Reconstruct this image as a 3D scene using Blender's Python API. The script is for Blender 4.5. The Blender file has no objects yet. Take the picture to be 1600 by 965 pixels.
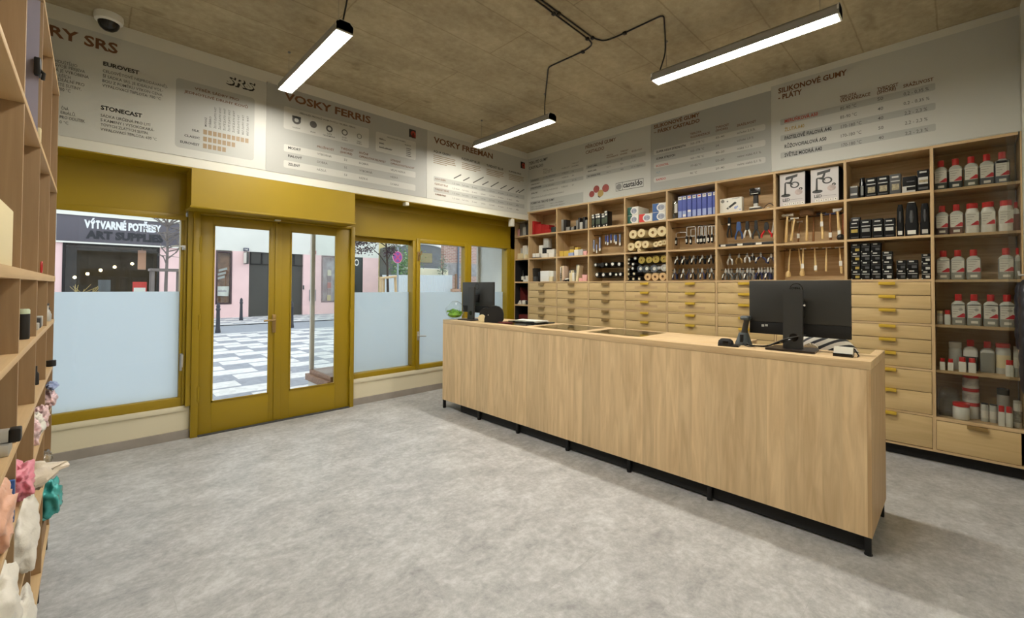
import bpy, bmesh, math, random
from mathutils import Vector, Matrix, noise
random.seed(7)
SC = bpy.context.scene
COL = SC.collection

# ------------------------------------------------------------------ camera, light, exposure
cam_d = bpy.data.cameras.new('camera')
cam = bpy.data.objects.new('camera', cam_d); COL.objects.link(cam); SC.camera = cam
YAW, PITCH, ROLL, FPX, PPY = 0.7718, 0.0171, 0.0048, 678.27, 435.55
fwd = Vector((math.sin(YAW)*math.cos(PITCH), math.cos(YAW)*math.cos(PITCH), math.sin(PITCH)))
rgt = Vector((math.cos(YAW), -math.sin(YAW), 0)); upv = rgt.cross(fwd)
cr, sr = math.cos(ROLL), math.sin(ROLL)
rx = rgt*cr + upv*sr; ry = upv*cr - rgt*sr
cam.matrix_world = Matrix(((rx.x, ry.x, -fwd.x, -5.2162), (rx.y, ry.y, -fwd.y, -5.1106), (rx.z, ry.z, -fwd.z, 1.5), (0, 0, 0, 1)))
cam_d.sensor_fit = 'HORIZONTAL'; cam_d.sensor_width = 36.0
cam_d.lens = FPX/1600*36.0
cam_d.shift_y = -(482.5-PPY)/1600
cam_d.clip_start = 0.02; cam_d.clip_end = 200

LAMP = 104.0          # radiance of the LED diffusers
SKY = 2.0           # overcast sky
W = bpy.data.worlds.new('overcast_sky'); SC.world = W; W.use_nodes = True
_n = W.node_tree; _n.nodes.clear()
_o = _n.nodes.new('ShaderNodeOutputWorld'); _b = _n.nodes.new('ShaderNodeBackground')
_g = _n.nodes.new('ShaderNodeTexCoord'); _s = _n.nodes.new('ShaderNodeSeparateXYZ'); _r = _n.nodes.new('ShaderNodeValToRGB')
_n.links.new(_g.outputs['Generated'], _s.inputs[0]); _n.links.new(_s.outputs['Z'], _r.inputs[0])
_r.color_ramp.elements[0].position = 0.0; _r.color_ramp.elements[0].color = (.80, .88, .98, 1)
_r.color_ramp.elements[1].position = 0.6; _r.color_ramp.elements[1].color = (.92, .97, 1.0, 1)
_n.links.new(_r.outputs[0], _b.inputs[0]); _b.inputs[1].default_value = SKY
_n.links.new(_b.outputs[0], _o.inputs[0])
SC.view_settings.view_transform = 'Standard'; SC.view_settings.look = 'None'
SC.view_settings.exposure = 0.0; SC.view_settings.gamma = 1.0; SC.view_settings.use_curve_mapping = False
cy = SC.cycles
cy.use_denoising = True; cy.max_bounces = 10; cy.diffuse_bounces = 5; cy.glossy_bounces = 4
cy.transmission_bounces = 6; cy.transparent_max_bounces = 16
cy.caustics_reflective = False; cy.caustics_refractive = False; cy.sample_clamp_indirect = 6.0

# ------------------------------------------------------------------ materials
def lin(r, g=None, b=None):
    if g is None: g = b = r
    f = lambda c: (c/255/12.92) if c/255 <= .04045 else ((c/255+.055)/1.055)**2.4
    return (f(r), f(g), f(b), 1)
MATS = {}
def mat(name, rgb, rough=.6, metal=0, spec=.5, var=0, vscale=8, emit=0, bump=0, alpha=None, coat=0, stretch=None):
    if name in MATS: return MATS[name]
    m = bpy.data.materials.new(name); m.use_nodes = True; nt = m.node_tree; p = nt.nodes['Principled BSDF']
    c = lin(*rgb)
    p.inputs['Base Color'].default_value = c; p.inputs['Roughness'].default_value = rough
    p.inputs['Metallic'].default_value = metal; p.inputs['Specular IOR Level'].default_value = spec
    p.inputs['Coat Weight'].default_value = coat
    if emit:
        p.inputs['Emission Color'].default_value = c; p.inputs['Emission Strength'].default_value = emit
    if var or bump:
        tc = nt.nodes.new('ShaderNodeTexCoord'); nz = nt.nodes.new('ShaderNodeTexNoise')
        mp = nt.nodes.new('ShaderNodeMapping'); nt.links.new(tc.outputs['Object'], mp.inputs[0])
        if stretch: mp.inputs['Scale'].default_value = stretch
        nz.inputs['Scale'].default_value = vscale; nz.inputs['Detail'].default_value = 6
        nt.links.new(mp.outputs[0], nz.inputs['Vector'])
        if var:
            rp = nt.nodes.new('ShaderNodeValToRGB')
            rp.color_ramp.elements[0].position = .3; rp.color_ramp.elements[1].position = .7
            rp.color_ramp.elements[0].color = tuple(x*(1-var) for x in c[:3])+(1,)
            rp.color_ramp.elements[1].color = tuple(min(1, x*(1+var)) for x in c[:3])+(1,)
            nt.links.new(nz.outputs[0], rp.inputs[0]); nt.links.new(rp.outputs[0], p.inputs['Base Color'])
        if bump:
            bp = nt.nodes.new('ShaderNodeBump'); bp.inputs['Strength'].default_value = bump; bp.inputs['Distance'].default_value = .01
            nt.links.new(nz.outputs[0], bp.inputs['Height']); nt.links.new(bp.outputs[0], p.inputs['Normal'])
    MATS[name] = m; return m

def wood(name, axis, light, dark, plank=.12, pvar=.10, rough=.5, grain=1.0, freq=20.0, fine=.14):
    """oak laminate: grain along axis, planks across it"""
    m = bpy.data.materials.new(name); m.use_nodes = True; nt = m.node_tree; p = nt.nodes['Principled BSDF']
    N = nt.nodes.new; L = nt.links.new
    tc = N('ShaderNodeTexCoord'); sp = N('ShaderNodeSeparateXYZ'); L(tc.outputs['Object'], sp.inputs[0])
    oi = N('ShaderNodeObjectInfo')
    def math_(op, a, b=None):
        q = N('ShaderNodeMath'); q.operation = op
        for i, v in enumerate((a, b)):
            if v is None: continue
            if isinstance(v, (int, float)): q.inputs[i].default_value = v
            else: L(v, q.inputs[i])
        return q.outputs[0]
    X, Y, Z = sp.outputs
    along, cross = {'z': (Z, math_('ADD', X, Y)), 'y': (Y, math_('ADD', Z, math_('MULTIPLY', X, .9))), 'x': (X, math_('ADD', Z, Y))}[axis]
    pid = math_('FLOOR', math_('DIVIDE', cross, plank))
    pr = N('ShaderNodeTexWhiteNoise'); pr.noise_dimensions = '2D'
    cv = N('ShaderNodeCombineXYZ'); L(pid, cv.inputs[0]); L(math_('MULTIPLY', oi.outputs['Random'], 37.0), cv.inputs[1]); L(cv.outputs[0], pr.inputs['Vector'])
    gv = N('ShaderNodeCombineXYZ')
    L(math_('ADD', math_('MULTIPLY', along, 1.3), math_('MULTIPLY', pr.outputs['Value'], 19.0)), gv.inputs[0])
    L(math_('MULTIPLY', cross, freq), gv.inputs[1]); L(math_('MULTIPLY', oi.outputs['Random'], 11.0), gv.inputs[2])
    nz = N('ShaderNodeTexNoise'); nz.inputs['Scale'].default_value = 1.6; nz.inputs['Detail'].default_value = 7; nz.inputs['Distortion'].default_value = .9
    L(gv.outputs[0], nz.inputs['Vector'])
    fv = N('ShaderNodeCombineXYZ'); L(math_('MULTIPLY', along, 6.0), fv.inputs[0]); L(math_('MULTIPLY', cross, 240.0), fv.inputs[1])
    fz = N('ShaderNodeTexNoise'); fz.inputs['Scale'].default_value = 1.0; fz.inputs['Detail'].default_value = 2; L(fv.outputs[0], fz.inputs['Vector'])
    mixv = math_('ADD', math_('MULTIPLY', nz.outputs[0], 1-fine), math_('MULTIPLY', fz.outputs[0], fine))
    rp = N('ShaderNodeValToRGB'); L(mixv, rp.inputs[0])
    rp.color_ramp.elements[0].position = .5-.17/grain; rp.color_ramp.elements[1].position = .5+.15/grain
    rp.color_ramp.elements[0].color = lin(*dark); rp.color_ramp.elements[1].color = lin(*light)
    hs = N('ShaderNodeHueSaturation'); L(rp.outputs[0], hs.inputs['Color'])
    L(math_('ADD', math_('MULTIPLY', math_('SUBTRACT', pr.outputs['Value'], .5), 2*pvar), 1.0), hs.inputs['Value'])
    L(hs.outputs[0], p.inputs['Base Color']); p.inputs['Roughness'].default_value = rough
    p.inputs['Specular IOR Level'].default_value = .35
    bp = N('ShaderNodeBump'); bp.inputs['Strength'].default_value = .08; bp.inputs['Distance'].default_value = .004
    L(mixv, bp.inputs['Height']); L(bp.outputs[0], p.inputs['Normal'])
    MATS[name] = m; return m

OAKL, OAKD = (206, 178, 136), (180, 150, 108)
oak_v = wood('oak_upright', 'z', OAKL, OAKD, .5, .03)
oak_h = wood('oak_board', 'y', OAKL, OAKD, .5, .03)
oak_front = wood('oak_drawer_front', 'y', (210, 183, 134), (190, 162, 112), .3, .04, grain=.6, freq=14)
oak_plank = wood('oak_counter_planks', 'z', (227, 199, 156), (204, 174, 132), 0.098, .08, freq=13, fine=.10)
oak_end = wood('oak_counter_end', 'z', (206, 176, 134), (182, 150, 108), .4, .03)
oak_top = wood('oak_counter_top', 'y', (216, 188, 146), (196, 166, 124), .5, .03)
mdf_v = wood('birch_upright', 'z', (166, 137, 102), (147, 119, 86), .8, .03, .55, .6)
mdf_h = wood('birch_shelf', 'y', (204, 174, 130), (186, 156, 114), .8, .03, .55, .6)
brown_wood = wood('brown_wood', 'x', (142, 108, 84), (112, 82, 62), .3, .04)

def glass_mat(name, tint=(1, 1, 1), rough=0.0, ior=1.5, extra=0):
    m = bpy.data.materials.new(name); m.use_nodes = True; nt = m.node_tree; nt.nodes.clear()
    N = nt.nodes.new; L = nt.links.new
    o = N('ShaderNodeOutputMaterial'); mx = N('ShaderNodeMixShader'); t = N('ShaderNodeBsdfTransparent'); g = N('ShaderNodeBsdfGlossy')
    f = N('ShaderNodeLayerWeight'); f.inputs[0].default_value = .5          # Schlick's law, the same on both faces of a pane
    pw = N('ShaderNodeMath'); pw.operation = 'POWER'; pw.inputs[1].default_value = 5; L(f.outputs['Facing'], pw.inputs[0])
    f0 = ((ior-1)/(ior+1))**2+extra; ma = N('ShaderNodeMath'); ma.operation = 'MULTIPLY_ADD'; ma.inputs[1].default_value = 1-f0; ma.inputs[2].default_value = f0; L(pw.outputs[0], ma.inputs[0]); L(ma.outputs[0], mx.inputs[0])
    t.inputs[0].default_value = (*tint, 1); g.inputs['Roughness'].default_value = rough
    L(t.outputs[0], mx.inputs[1]); L(g.outputs[0], mx.inputs[2]); L(mx.outputs[0], o.inputs[0])
    MATS[name] = m; return m
glass = glass_mat('clear_glass', (.97, .985, .98), 0, 1.35)
cab_glass = glass_mat('cabinet_glass', (.90, .90, .88), 0, 1.38)
bowl_glass = glass_mat('bowl_glass', (.97, .985, .98), 0, 1.5)
top_glass = glass_mat('counter_glass', (.75, .78, .74), .03, 1.5, .12)
plastic_clear = glass_mat('clear_plastic', (.80, .82, .80), .12, 1.5, .08)

def film_mat():
    m = bpy.data.materials.new('frosted_film'); m.use_nodes = True; nt = m.node_tree; nt.nodes.clear()
    N = nt.nodes.new; L = nt.links.new
    o = N('ShaderNodeOutputMaterial'); mx = N('ShaderNodeMixShader'); t = N('ShaderNodeBsdfTranslucent'); d = N('ShaderNodeBsdfDiffuse')
    t.inputs[0].default_value = (.81, .865, .905, 1); d.inputs[0].default_value = (.72, .78, .82, 1)
    mx.inputs[0].default_value = .25; L(t.outputs[0], mx.inputs[1]); L(d.outputs[0], mx.inputs[2]); L(mx.outputs[0], o.inputs[0])
    return m
film = film_mat()

def floor_mat():
    m = bpy.data.materials.new('grey_stone_vinyl'); m.use_nodes = True; nt = m.node_tree; p = nt.nodes['Principled BSDF']
    N = nt.nodes.new; L = nt.links.new
    tc = N('ShaderNodeTexCoord'); mp = N('ShaderNodeMapping'); mp.inputs['Rotation'].default_value = (0, 0, 0); L(tc.outputs['Object'], mp.inputs[0])
    br = N('ShaderNodeTexBrick'); br.offset = .33; br.inputs['Scale'].default_value = 1.0
    br.inputs['Brick Width'].default_value = .92; br.inputs['Row Height'].default_value = .46; br.inputs['Mortar Size'].default_value = .0015
    br.inputs['Color1'].default_value = (.1, .1, .1, 1); br.inputs['Color2'].default_value = (.9, .9, .9, 1); br.inputs['Mortar'].default_value = (.5, .5, .5, 1)
    L(mp.outputs[0], br.inputs['Vector'])
    ad = N('ShaderNodeVectorMath'); ad.operation = 'ADD'; L(mp.outputs[0], ad.inputs[0])
    sc = N('ShaderNodeVectorMath'); sc.operation = 'SCALE'; sc.inputs['Scale'].default_value = .06; L(br.outputs['Color'], sc.inputs[0]); L(sc.outputs[0], ad.inputs[1])
    st = N('ShaderNodeMapping'); st.inputs['Scale'].default_value = (.85, 1.1, 1); L(ad.outputs[0], st.inputs[0])
    n1 = N('ShaderNodeTexNoise'); n1.inputs['Scale'].default_value = 4.2; n1.inputs['Detail'].default_value = 14; n1.inputs['Roughness'].default_value = .80; n1.inputs['Distortion'].default_value = .35; L(st.outputs[0], n1.inputs['Vector'])
    n2 = N('ShaderNodeTexNoise'); n2.inputs['Scale'].default_value = 26; n2.inputs['Detail'].default_value = 5; n2.inputs['Roughness'].default_value = .7; L(ad.outputs[0], n2.inputs['Vector'])
    mi = N('ShaderNodeMix'); mi.inputs[0].default_value = .34; L(n1.outputs[0], mi.inputs[2]); L(n2.outputs[0], mi.inputs[3])
    rp = N('ShaderNodeValToRGB'); L(mi.outputs[0], rp.inputs[0]); e = rp.color_ramp.elements
    e[0].position = .36; e[0].color = lin(138, 138, 139); e[1].position = .64; e[1].color = lin(200, 201, 202)
    k = rp.color_ramp.elements.new(.5); k.color = lin(170, 170, 170)
    dk = N('ShaderNodeMix'); dk.data_type = 'RGBA'; dk.blend_type = 'MULTIPLY'
    L(br.outputs['Fac'], dk.inputs[0]); L(rp.outputs[0], dk.inputs[6]); dk.inputs[7].default_value = (.95, .95, .95, 1)
    L(dk.outputs[2], p.inputs['Base Color']); p.inputs['Roughness'].default_value = .42; p.inputs['Specular IOR Level'].default_value = .4
    bp = N('ShaderNodeBump'); bp.inputs['Strength'].default_value = .06; bp.inputs['Distance'].default_value = .004; L(n2.outputs[0], bp.inputs['Height']); L(bp.outputs[0], p.inputs['Normal'])
    return m
def ceiling_mat():
    m = bpy.data.materials.new('board_marked_concrete'); m.use_nodes = True; nt = m.node_tree; p = nt.nodes['Principled BSDF']
    N = nt.nodes.new; L = nt.links.new
    tc = N('ShaderNodeTexCoord')
    mp = N('ShaderNodeMapping'); mp.inputs['Scale'].default_value = (.5, 1.1, 1); mp.inputs['Rotation'].default_value = (0, 0, .18); L(tc.outputs['Object'], mp.inputs[0])
    n1 = N('ShaderNodeTexNoise'); n1.inputs['Scale'].default_value = 2.2; n1.inputs['Detail'].default_value = 9; n1.inputs['Roughness'].default_value = .65; L(mp.outputs[0], n1.inputs['Vector'])
    n2 = N('ShaderNodeTexNoise'); n2.inputs['Scale'].default_value = 14; n2.inputs['Detail'].default_value = 6; n2.inputs['Roughness'].default_value = .7; L(tc.outputs['Object'], n2.inputs['Vector'])
    mi = N('ShaderNodeMix'); mi.inputs[0].default_value = .4; L(n1.outputs[0], mi.inputs[2]); L(n2.outputs[0], mi.inputs[3])
    rp = N('ShaderNodeValToRGB'); L(mi.outputs[0], rp.inputs[0]); e = rp.color_ramp.elements
    e[0].position = .33; e[0].color = lin(142, 129, 102); e[1].position = .66; e[1].color = lin(190, 177, 146)
    br = N('ShaderNodeTexBrick'); br.offset = .5; br.inputs['Scale'].default_value = 1.0; br.inputs['Brick Width'].default_value = 2.5; br.inputs['Row Height'].default_value = .5; br.inputs['Mortar Size'].default_value = .008; br.inputs['Mortar Smooth'].default_value = .6
    nw = N('ShaderNodeVectorMath'); nw.operation = 'ADD'
    ns = N('ShaderNodeVectorMath'); ns.operation = 'SCALE'; ns.inputs['Scale'].default_value = .015; L(n2.outputs[1], ns.inputs[0]); L(tc.outputs['Object'], nw.inputs[0]); L(ns.outputs[0], nw.inputs[1]); L(nw.outputs[0], br.inputs['Vector'])
    dk = N('ShaderNodeMix'); dk.data_type = 'RGBA'; dk.blend_type = 'MULTIPLY'; L(br.outputs['Fac'], dk.inputs[0]); L(rp.outputs[0], dk.inputs[6]); dk.inputs[7].default_value = (.74, .72, .68, 1)
    vo = N('ShaderNodeTexNoise'); vo.inputs['Scale'].default_value = 5; vo.inputs['Detail'].default_value = 2; L(mp.outputs[0], vo.inputs['Vector'])
    vr = N('ShaderNodeValToRGB'); vr.color_ramp.elements[0].position = .66; vr.color_ramp.elements[0].color = (1, 1, 1, 1); vr.color_ramp.elements[1].position = .78; vr.color_ramp.elements[1].color = (.62, .6, .55, 1); L(vo.outputs[0], vr.inputs[0])
    d2 = N('ShaderNodeMix'); d2.data_type = 'RGBA'; d2.blend_type = 'MULTIPLY'; d2.inputs[0].default_value = 1; L(dk.outputs[2], d2.inputs[6]); L(vr.outputs[0], d2.inputs[7])
    L(d2.outputs[2], p.inputs['Base Color']); p.inputs['Roughness'].default_value = .8
    bp = N('ShaderNodeBump'); bp.inputs['Strength'].default_value = .25; bp.inputs['Distance'].default_value = .01; L(mi.outputs[0], bp.inputs['Height']); L(bp.outputs[0], p.inputs['Normal'])
    return m
def paving_mat():
    m = bpy.data.materials.new('mosaic_paving'); m.use_nodes = True; nt = m.node_tree; p = nt.nodes['Principled BSDF']
    N = nt.nodes.new; L = nt.links.new
    tc = N('ShaderNodeTexCoord'); sp = N('ShaderNodeSeparateXYZ'); L(tc.outputs['Object'], sp.inputs[0])
    def M(op, a, b=None):
        q = N('ShaderNodeMath'); q.operation = op
        for i, v in enumerate((a, b)):
            if v is None: continue
            if isinstance(v, (int, float)): q.inputs[i].default_value = v
            else: L(v, q.inputs[i])
        return q.outputs[0]
    x, y = sp.outputs[0], sp.outputs[1]
    v = M('FRACT', M('DIVIDE', y, .56)); row = M('FLOOR', M('DIVIDE', y, .56))
    band = M('LESS_THAN', v, .17)
    par = M('MODULO', M('ADD', row, 200), 2)
    sq = M('MULTIPLY', M('LESS_THAN', M('FRACT', M('ADD', M('DIVIDE', x, 1.35), M('MULTIPLY', row, .31))), .36), M('GREATER_THAN', v, .17))
    
    dark = M('MAXIMUM', band, sq)
    vo = N('ShaderNodeTexVoronoi'); vo.inputs['Scale'].default_value = 14; L(tc.outputs['Object'], vo.inputs['Vector'])
    cobb = N('ShaderNodeMix'); cobb.data_type = 'RGBA'; L(dark, cobb.inputs[0]); cobb.inputs[6].default_value = lin(212, 212, 212); cobb.inputs[7].default_value = lin(142, 146, 156)
    hv = N('ShaderNodeHueSaturation'); L(cobb.outputs[2], hv.inputs['Color']); L(M('ADD', M('MULTIPLY', vo.outputs['Color'], .3), .82), hv.inputs['Value'])
    L(hv.outputs[0], p.inputs['Base Color']); p.inputs['Roughness'].default_value = .7
    return m
def brick_mat():
    m = bpy.data.materials.new('old_brick'); m.use_nodes = True; nt = m.node_tree; p = nt.nodes['Principled BSDF']
    N = nt.nodes.new; L = nt.links.new
    tc = N('ShaderNodeTexCoord'); sp = N('ShaderNodeSeparateXYZ'); cb = N('ShaderNodeCombineXYZ'); L(tc.outputs['Object'], sp.inputs[0]); L(sp.outputs[0], cb.inputs[0]); L(sp.outputs[2], cb.inputs[1])
    br = N('ShaderNodeTexBrick'); br.inputs['Scale'].default_value = 1; br.inputs['Brick Width'].default_value = .29; br.inputs['Row Height'].default_value = .1; br.inputs['Mortar Size'].default_value = .012
    br.inputs['Color1'].default_value = lin(176, 136, 124); br.inputs['Color2'].default_value = lin(150, 112, 102); br.inputs['Mortar'].default_value = lin(190, 180, 172)
    L(cb.outputs[0], br.inputs['Vector']); L(br.outputs[0], p.inputs['Base Color']); p.inputs['Roughness'].default_value = .85
    return m
M_floor, M_ceil, M_pave, M_brick = floor_mat(), ceiling_mat(), paving_mat(), brick_mat()
white_wall = mat('white_plaster', (214, 212, 200), .85, var=.02, vscale=3, bump=.04)
cream_wall = mat('cream_plaster', (216, 208, 182), .8, var=.02, vscale=3)
skirt = mat('grey_skirting', (150, 143, 136), .5, var=.1, vscale=6)
ochre = mat('ochre_paint', (151, 125, 12), .42, var=.03, vscale=2.5, spec=.45)
brass = mat('brass_paint', (214, 178, 62), .38, metal=.35)
dull_brass = mat('dull_brass', (148, 120, 72), .45, metal=.4)
black = mat('black_plastic', (22, 22, 23), .45)
black_card = mat('black_card', (13, 13, 14), .55, spec=.2)
black_matt = mat('black_matt', (18, 17, 17), .75)
black_gloss = mat('black_gloss', (14, 14, 15), .2)
blackmetal = mat('black_metal', (20, 20, 21), .5, metal=.3)
charcoal = mat('charcoal_plastic', (52, 52, 50), .45)
dgrey = mat('dark_grey', (70, 71, 72), .55)
mgrey = mat('mid_grey', (128, 128, 124), .55)
lgrey = mat('light_grey', (186, 186, 180), .55)
white = mat('white_card', (226, 224, 214), .6)
white_gloss = mat('white_plastic', (228, 228, 222), .3)
cream = mat('cream_card', (226, 212, 170), .65)
steel = mat('steel', (196, 196, 192), .35, metal=.6)
chrome = mat('chrome', (228, 228, 224), .3, metal=.45)
red = mat('red_plastic', (196, 28, 30), .4)
redcard = mat('red_card', (168, 30, 28), .6)
dred = mat('dark_red', (92, 20, 16), .7)
blue = mat('blue_plastic', (44, 84, 150), .45)
navy = mat('navy_plastic', (32, 36, 74), .5)
binder_blue = mat('binder_blue', (78, 92, 168), .5)
pale_blue = mat('pale_blue', (150, 166, 206), .5)
green_card = mat('green_card', (44, 98, 84), .6)
box_blue = mat('box_blue', (62, 96, 150), .6)
box_red = mat('box_red', (206, 54, 48), .6)
yellow_card = mat('yellow_card', (206, 176, 76), .6)
pink_card = mat('pink_card', (232, 176, 170), .65)
felt = mat('cream_felt', (222, 204, 160), .95, var=.08, vscale=40, bump=.3)
felt_core = mat('felt_core', (150, 116, 76), .9)
gold = mat('gold_brush', (170, 148, 70), .5, metal=.4, var=.2, vscale=60)
handle_wood = wood('ash_handle', 'z', (228, 200, 144), (206, 172, 114), .2, .05)
darkhandle = wood('dark_handle', 'z', (150, 104, 62), (122, 80, 44), .2, .05)
leather = mat('rawhide', (120, 88, 58), .8, var=.15, vscale=20)
sign_light = mat('sign_light_grey', (190, 190, 182), .5)
sign_grey = mat('sign_mid_grey', (163, 163, 157), .5)
sign_pill_d = mat('sign_row_dark', (166, 166, 160), .5)
sign_pill_l = mat('sign_row_light', (186, 186, 178), .5)
ink_black = mat('ink_black', (28, 26, 26), .5)
ink_brown = mat('ink_brown', (108, 70, 42), .5)
ink_grey = mat('ink_grey', (84, 82, 78), .5)
ink_tan = mat('ink_tan', (138, 116, 84), .5)
ink_red = mat('ink_red', (170, 60, 44), .5)
ink_gold = mat('ink_gold', (160, 130, 60), .5)
ink_blue = mat('ink_blue_grey', (120, 140, 150), .5)
jerry = mat('milky_plastic', (196, 198, 192), .4)
jerry_dark = mat('dark_liquid', (54, 66, 70), .35)
jerry_blue = mat('blue_grey_liquid', (74, 80, 88), .35)
jerry_brown = mat('brown_liquid', (112, 78, 70), .35)
label_w = mat('label_white', (222, 220, 210), .55)
bag_white = mat('white_plastic_bag', (222, 218, 208), .35, bump=.9, vscale=14)
bag_beige = mat('beige_plastic_bag', (206, 194, 174), .35, bump=.9, vscale=14)
bag_pink = mat('pink_plastic_bag', (226, 138, 156), .35, bump=.8, vscale=14)
bag_peach = mat('peach_plastic_bag', (226, 176, 150), .4, bump=.8, vscale=14)
bag_teal = mat('teal_foil', (70, 170, 168), .25, metal=.3, bump=.3, vscale=9)
bag_mix = mat('candy_bag', (216, 184, 186), .35, var=.5, vscale=30, bump=.4)
led = mat('led_diffuser', (255, 250, 238), .5, emit=LAMP)
lamp_body = mat('lamp_housing', (150, 148, 142), .5)
leaf_g = mat('moss_green', (112, 160, 40), .7, var=.3, vscale=30)

# ------------------------------------------------------------------ helpers
class MB:
    """collects shapes into one bmesh; coordinates are those of the room"""
    def __init__(s): s.bm = bmesh.new()
    def _mi(s, faces, m, sm=False):
        for f in faces: f.material_index = m; f.smooth = sm
    def box(s, x0, x1, y0, y1, z0, z1, m=0, bev=0, rz=0):
        c = Vector(((x0+x1)/2, (y0+y1)/2, (z0+z1)/2))
        d = Vector((abs(x1-x0), abs(y1-y0), abs(z1-z0)))
        r = bmesh.ops.create_cube(s.bm, size=1)
        vs = r['verts']; R = Matrix.Rotation(rz, 3, 'Z')
        for v in vs: v.co = R @ Vector((v.co.x*d.x, v.co.y*d.y, v.co.z*d.z)) + c
        fs = list({f for v in vs for f in v.link_faces}); s._mi(fs, m)
        if bev:
            es = list({e for v in vs for e in v.link_edges})
            b = bmesh.ops.bevel(s.bm, geom=es, offset=bev, segments=2, profile=.5, affect='EDGES')
            s._mi(b['faces'], m, True)
        return s
    def hexa(s, pts, m=0):
        """eight corner points: bottom four then top four, same winding"""
        v = [s.bm.verts.new(p) for p in pts]
        fs = [s.bm.faces.new([v[i] for i in q]) for q in ((3,2,1,0),(4,5,6,7),(0,1,5,4),(1,2,6,5),(2,3,7,6),(3,0,4,7))]
        s._mi(fs, m); return s
    def quad(s, pts, m=0):
        f = s.bm.faces.new([s.bm.verts.new(p) for p in pts]); f.material_index = m; return s
    def rings(s, rings, m=0, cap0=True, cap1=True, closed=True, sm=True):
        V = [[s.bm.verts.new(p) for p in r] for r in rings]; n = len(V[0]); fs = []
        for a, b in zip(V, V[1:]):
            for i in range(n if closed else n-1):
                j = (i+1) % n; fs.append(s.bm.faces.new((a[i], a[j], b[j], b[i])))
        s._mi(fs, m, sm)
        if cap0: s._mi([s.bm.faces.new(list(reversed(V[0])))], m)
        if cap1: s._mi([s.bm.faces.new(V[-1])], m)
        return s
    def cyl(s, p0, p1, r0, r1=None, n=12, m=0, cap=True):
        return s.tube([p0, p1], [r0, r0 if r1 is None else r1], n, m, cap)
    def tube(s, pts, r, n=8, m=0, cap=True):
        pts = [Vector(p) for p in pts]; k = len(pts)
        rr = r if isinstance(r, (list, tuple)) else [r]*k
        t0 = (pts[1]-pts[0]).normalized(); a = Vector((0, 0, 1)) if abs(t0.z) < .9 else Vector((1, 0, 0))
        u = t0.cross(a).normalized(); R = []
        for i, p in enumerate(pts):
            t = (pts[min(i+1, k-1)]-pts[max(i-1, 0)]).normalized()
            u = (u - t*u.dot(t)).normalized(); v = t.cross(u)
            R.append([p+(u*math.cos(2*math.pi*j/n)+v*math.sin(2*math.pi*j/n))*rr[i] for j in range(n)])
        return s.rings(R, m, cap, cap)
    def lathe(s, prof, c, axis='z', n=20, m=0, cap=True):
        """prof: (radius, height) pairs along axis from c"""
        c = Vector(c); R = []
        for r, h in prof:
            ring = []
            for j in range(n):
                a = 2*math.pi*j/n; q = (r*math.cos(a), r*math.sin(a), h)
                if axis == 'x': q = (q[2], q[0], q[1])
                elif axis == 'y': q = (q[1], q[2], q[0])
                ring.append(c+Vector(q))
            R.append(ring)
        return s.rings(R, m, cap, cap)
    def rrect(s, levels, c, n=6, m=0):
        """stack of rounded rectangles: (z, half x, half y, corner radius)"""
        c = Vector(c); R = []
        for z, hx, hy, cr in levels:
            ring = []
            for qx, qy, a0 in ((1,1,0),(-1,1,90),(-1,-1,180),(1,-1,270)):
                for j in range(n+1):
                    a = math.radians(a0+90*j/n)
                    ring.append(c+Vector((qx*(hx-cr)+cr*math.cos(a), qy*(hy-cr)+cr*math.sin(a), z)))
            R.append(ring)
        return s.rings(R, m)
    def prism(s, poly, lo, hi, axis='x', m=0, sm=False):
        """poly of two coordinates, extruded along axis between lo and hi"""
        f = {'x': lambda p, h: (h, p[0], p[1]), 'y': lambda p, h: (p[0], h, p[1]), 'z': lambda p, h: (p[0], p[1], h)}[axis]
        s.rings([[f(p, lo) for p in poly], [f(p, hi) for p in poly]], m, sm=sm); return s
    def sphere(s, c, r, m=0, u=16, v=10, sc=(1,1,1)):
        b = bmesh.ops.create_uvsphere(s.bm, u_segments=u, v_segments=v, radius=r)
        for q in b['verts']: q.co = Vector((q.co.x*sc[0], q.co.y*sc[1], q.co.z*sc[2]))+Vector(c)
        s._mi({f for q in b['verts'] for f in q.link_faces}, m, True); return s
    def xform(s, M):
        bmesh.ops.transform(s.bm, matrix=M, verts=s.bm.verts); return s
    def build(s, name, mats, parent=None, at=None, **props):
        if not isinstance(mats, (list, tuple)): mats = [mats]
        bmesh.ops.recalc_face_normals(s.bm, faces=[f for f in s.bm.faces]) if s.bm.faces else None
        me = bpy.data.meshes.new(name); s.bm.to_mesh(me); s.bm.free()
        for q in mats: me.materials.append(q)
        return link(name, me, parent, at, **props)
WL = {}
def link(name, me, parent=None, at=None, label=None, cat=None, group=None, kind=None):
    o = bpy.data.objects.new(name, me); COL.objects.link(o)
    if parent is not None:
        o.parent = parent; org = WL[parent.name]
    else:
        org = Vector(at) if at is not None else Vector((0, 0, 0)); o.location = org
    if me is not None and org.length > 0: me.transform(Matrix.Translation(-org))
    if me is not None and len(me.polygons) > 6: me.set_sharp_from_angle(angle=math.radians(38))
    WL[o.name] = org
    if label: o['label'] = label
    if cat: o['category'] = cat
    if group: o['group'] = group
    if kind: o['kind'] = kind
    return o
def thing(name, label, cat, at, group=None, kind=None):
    return link(name, None, None, at, label, cat, group, kind)
def shell(name, at=(0, 0, 0)): return link(name, None, None, at, kind='structure')
def kids(o): return [c for c in bpy.data.objects if c.parent == o]
KID = {}
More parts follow.
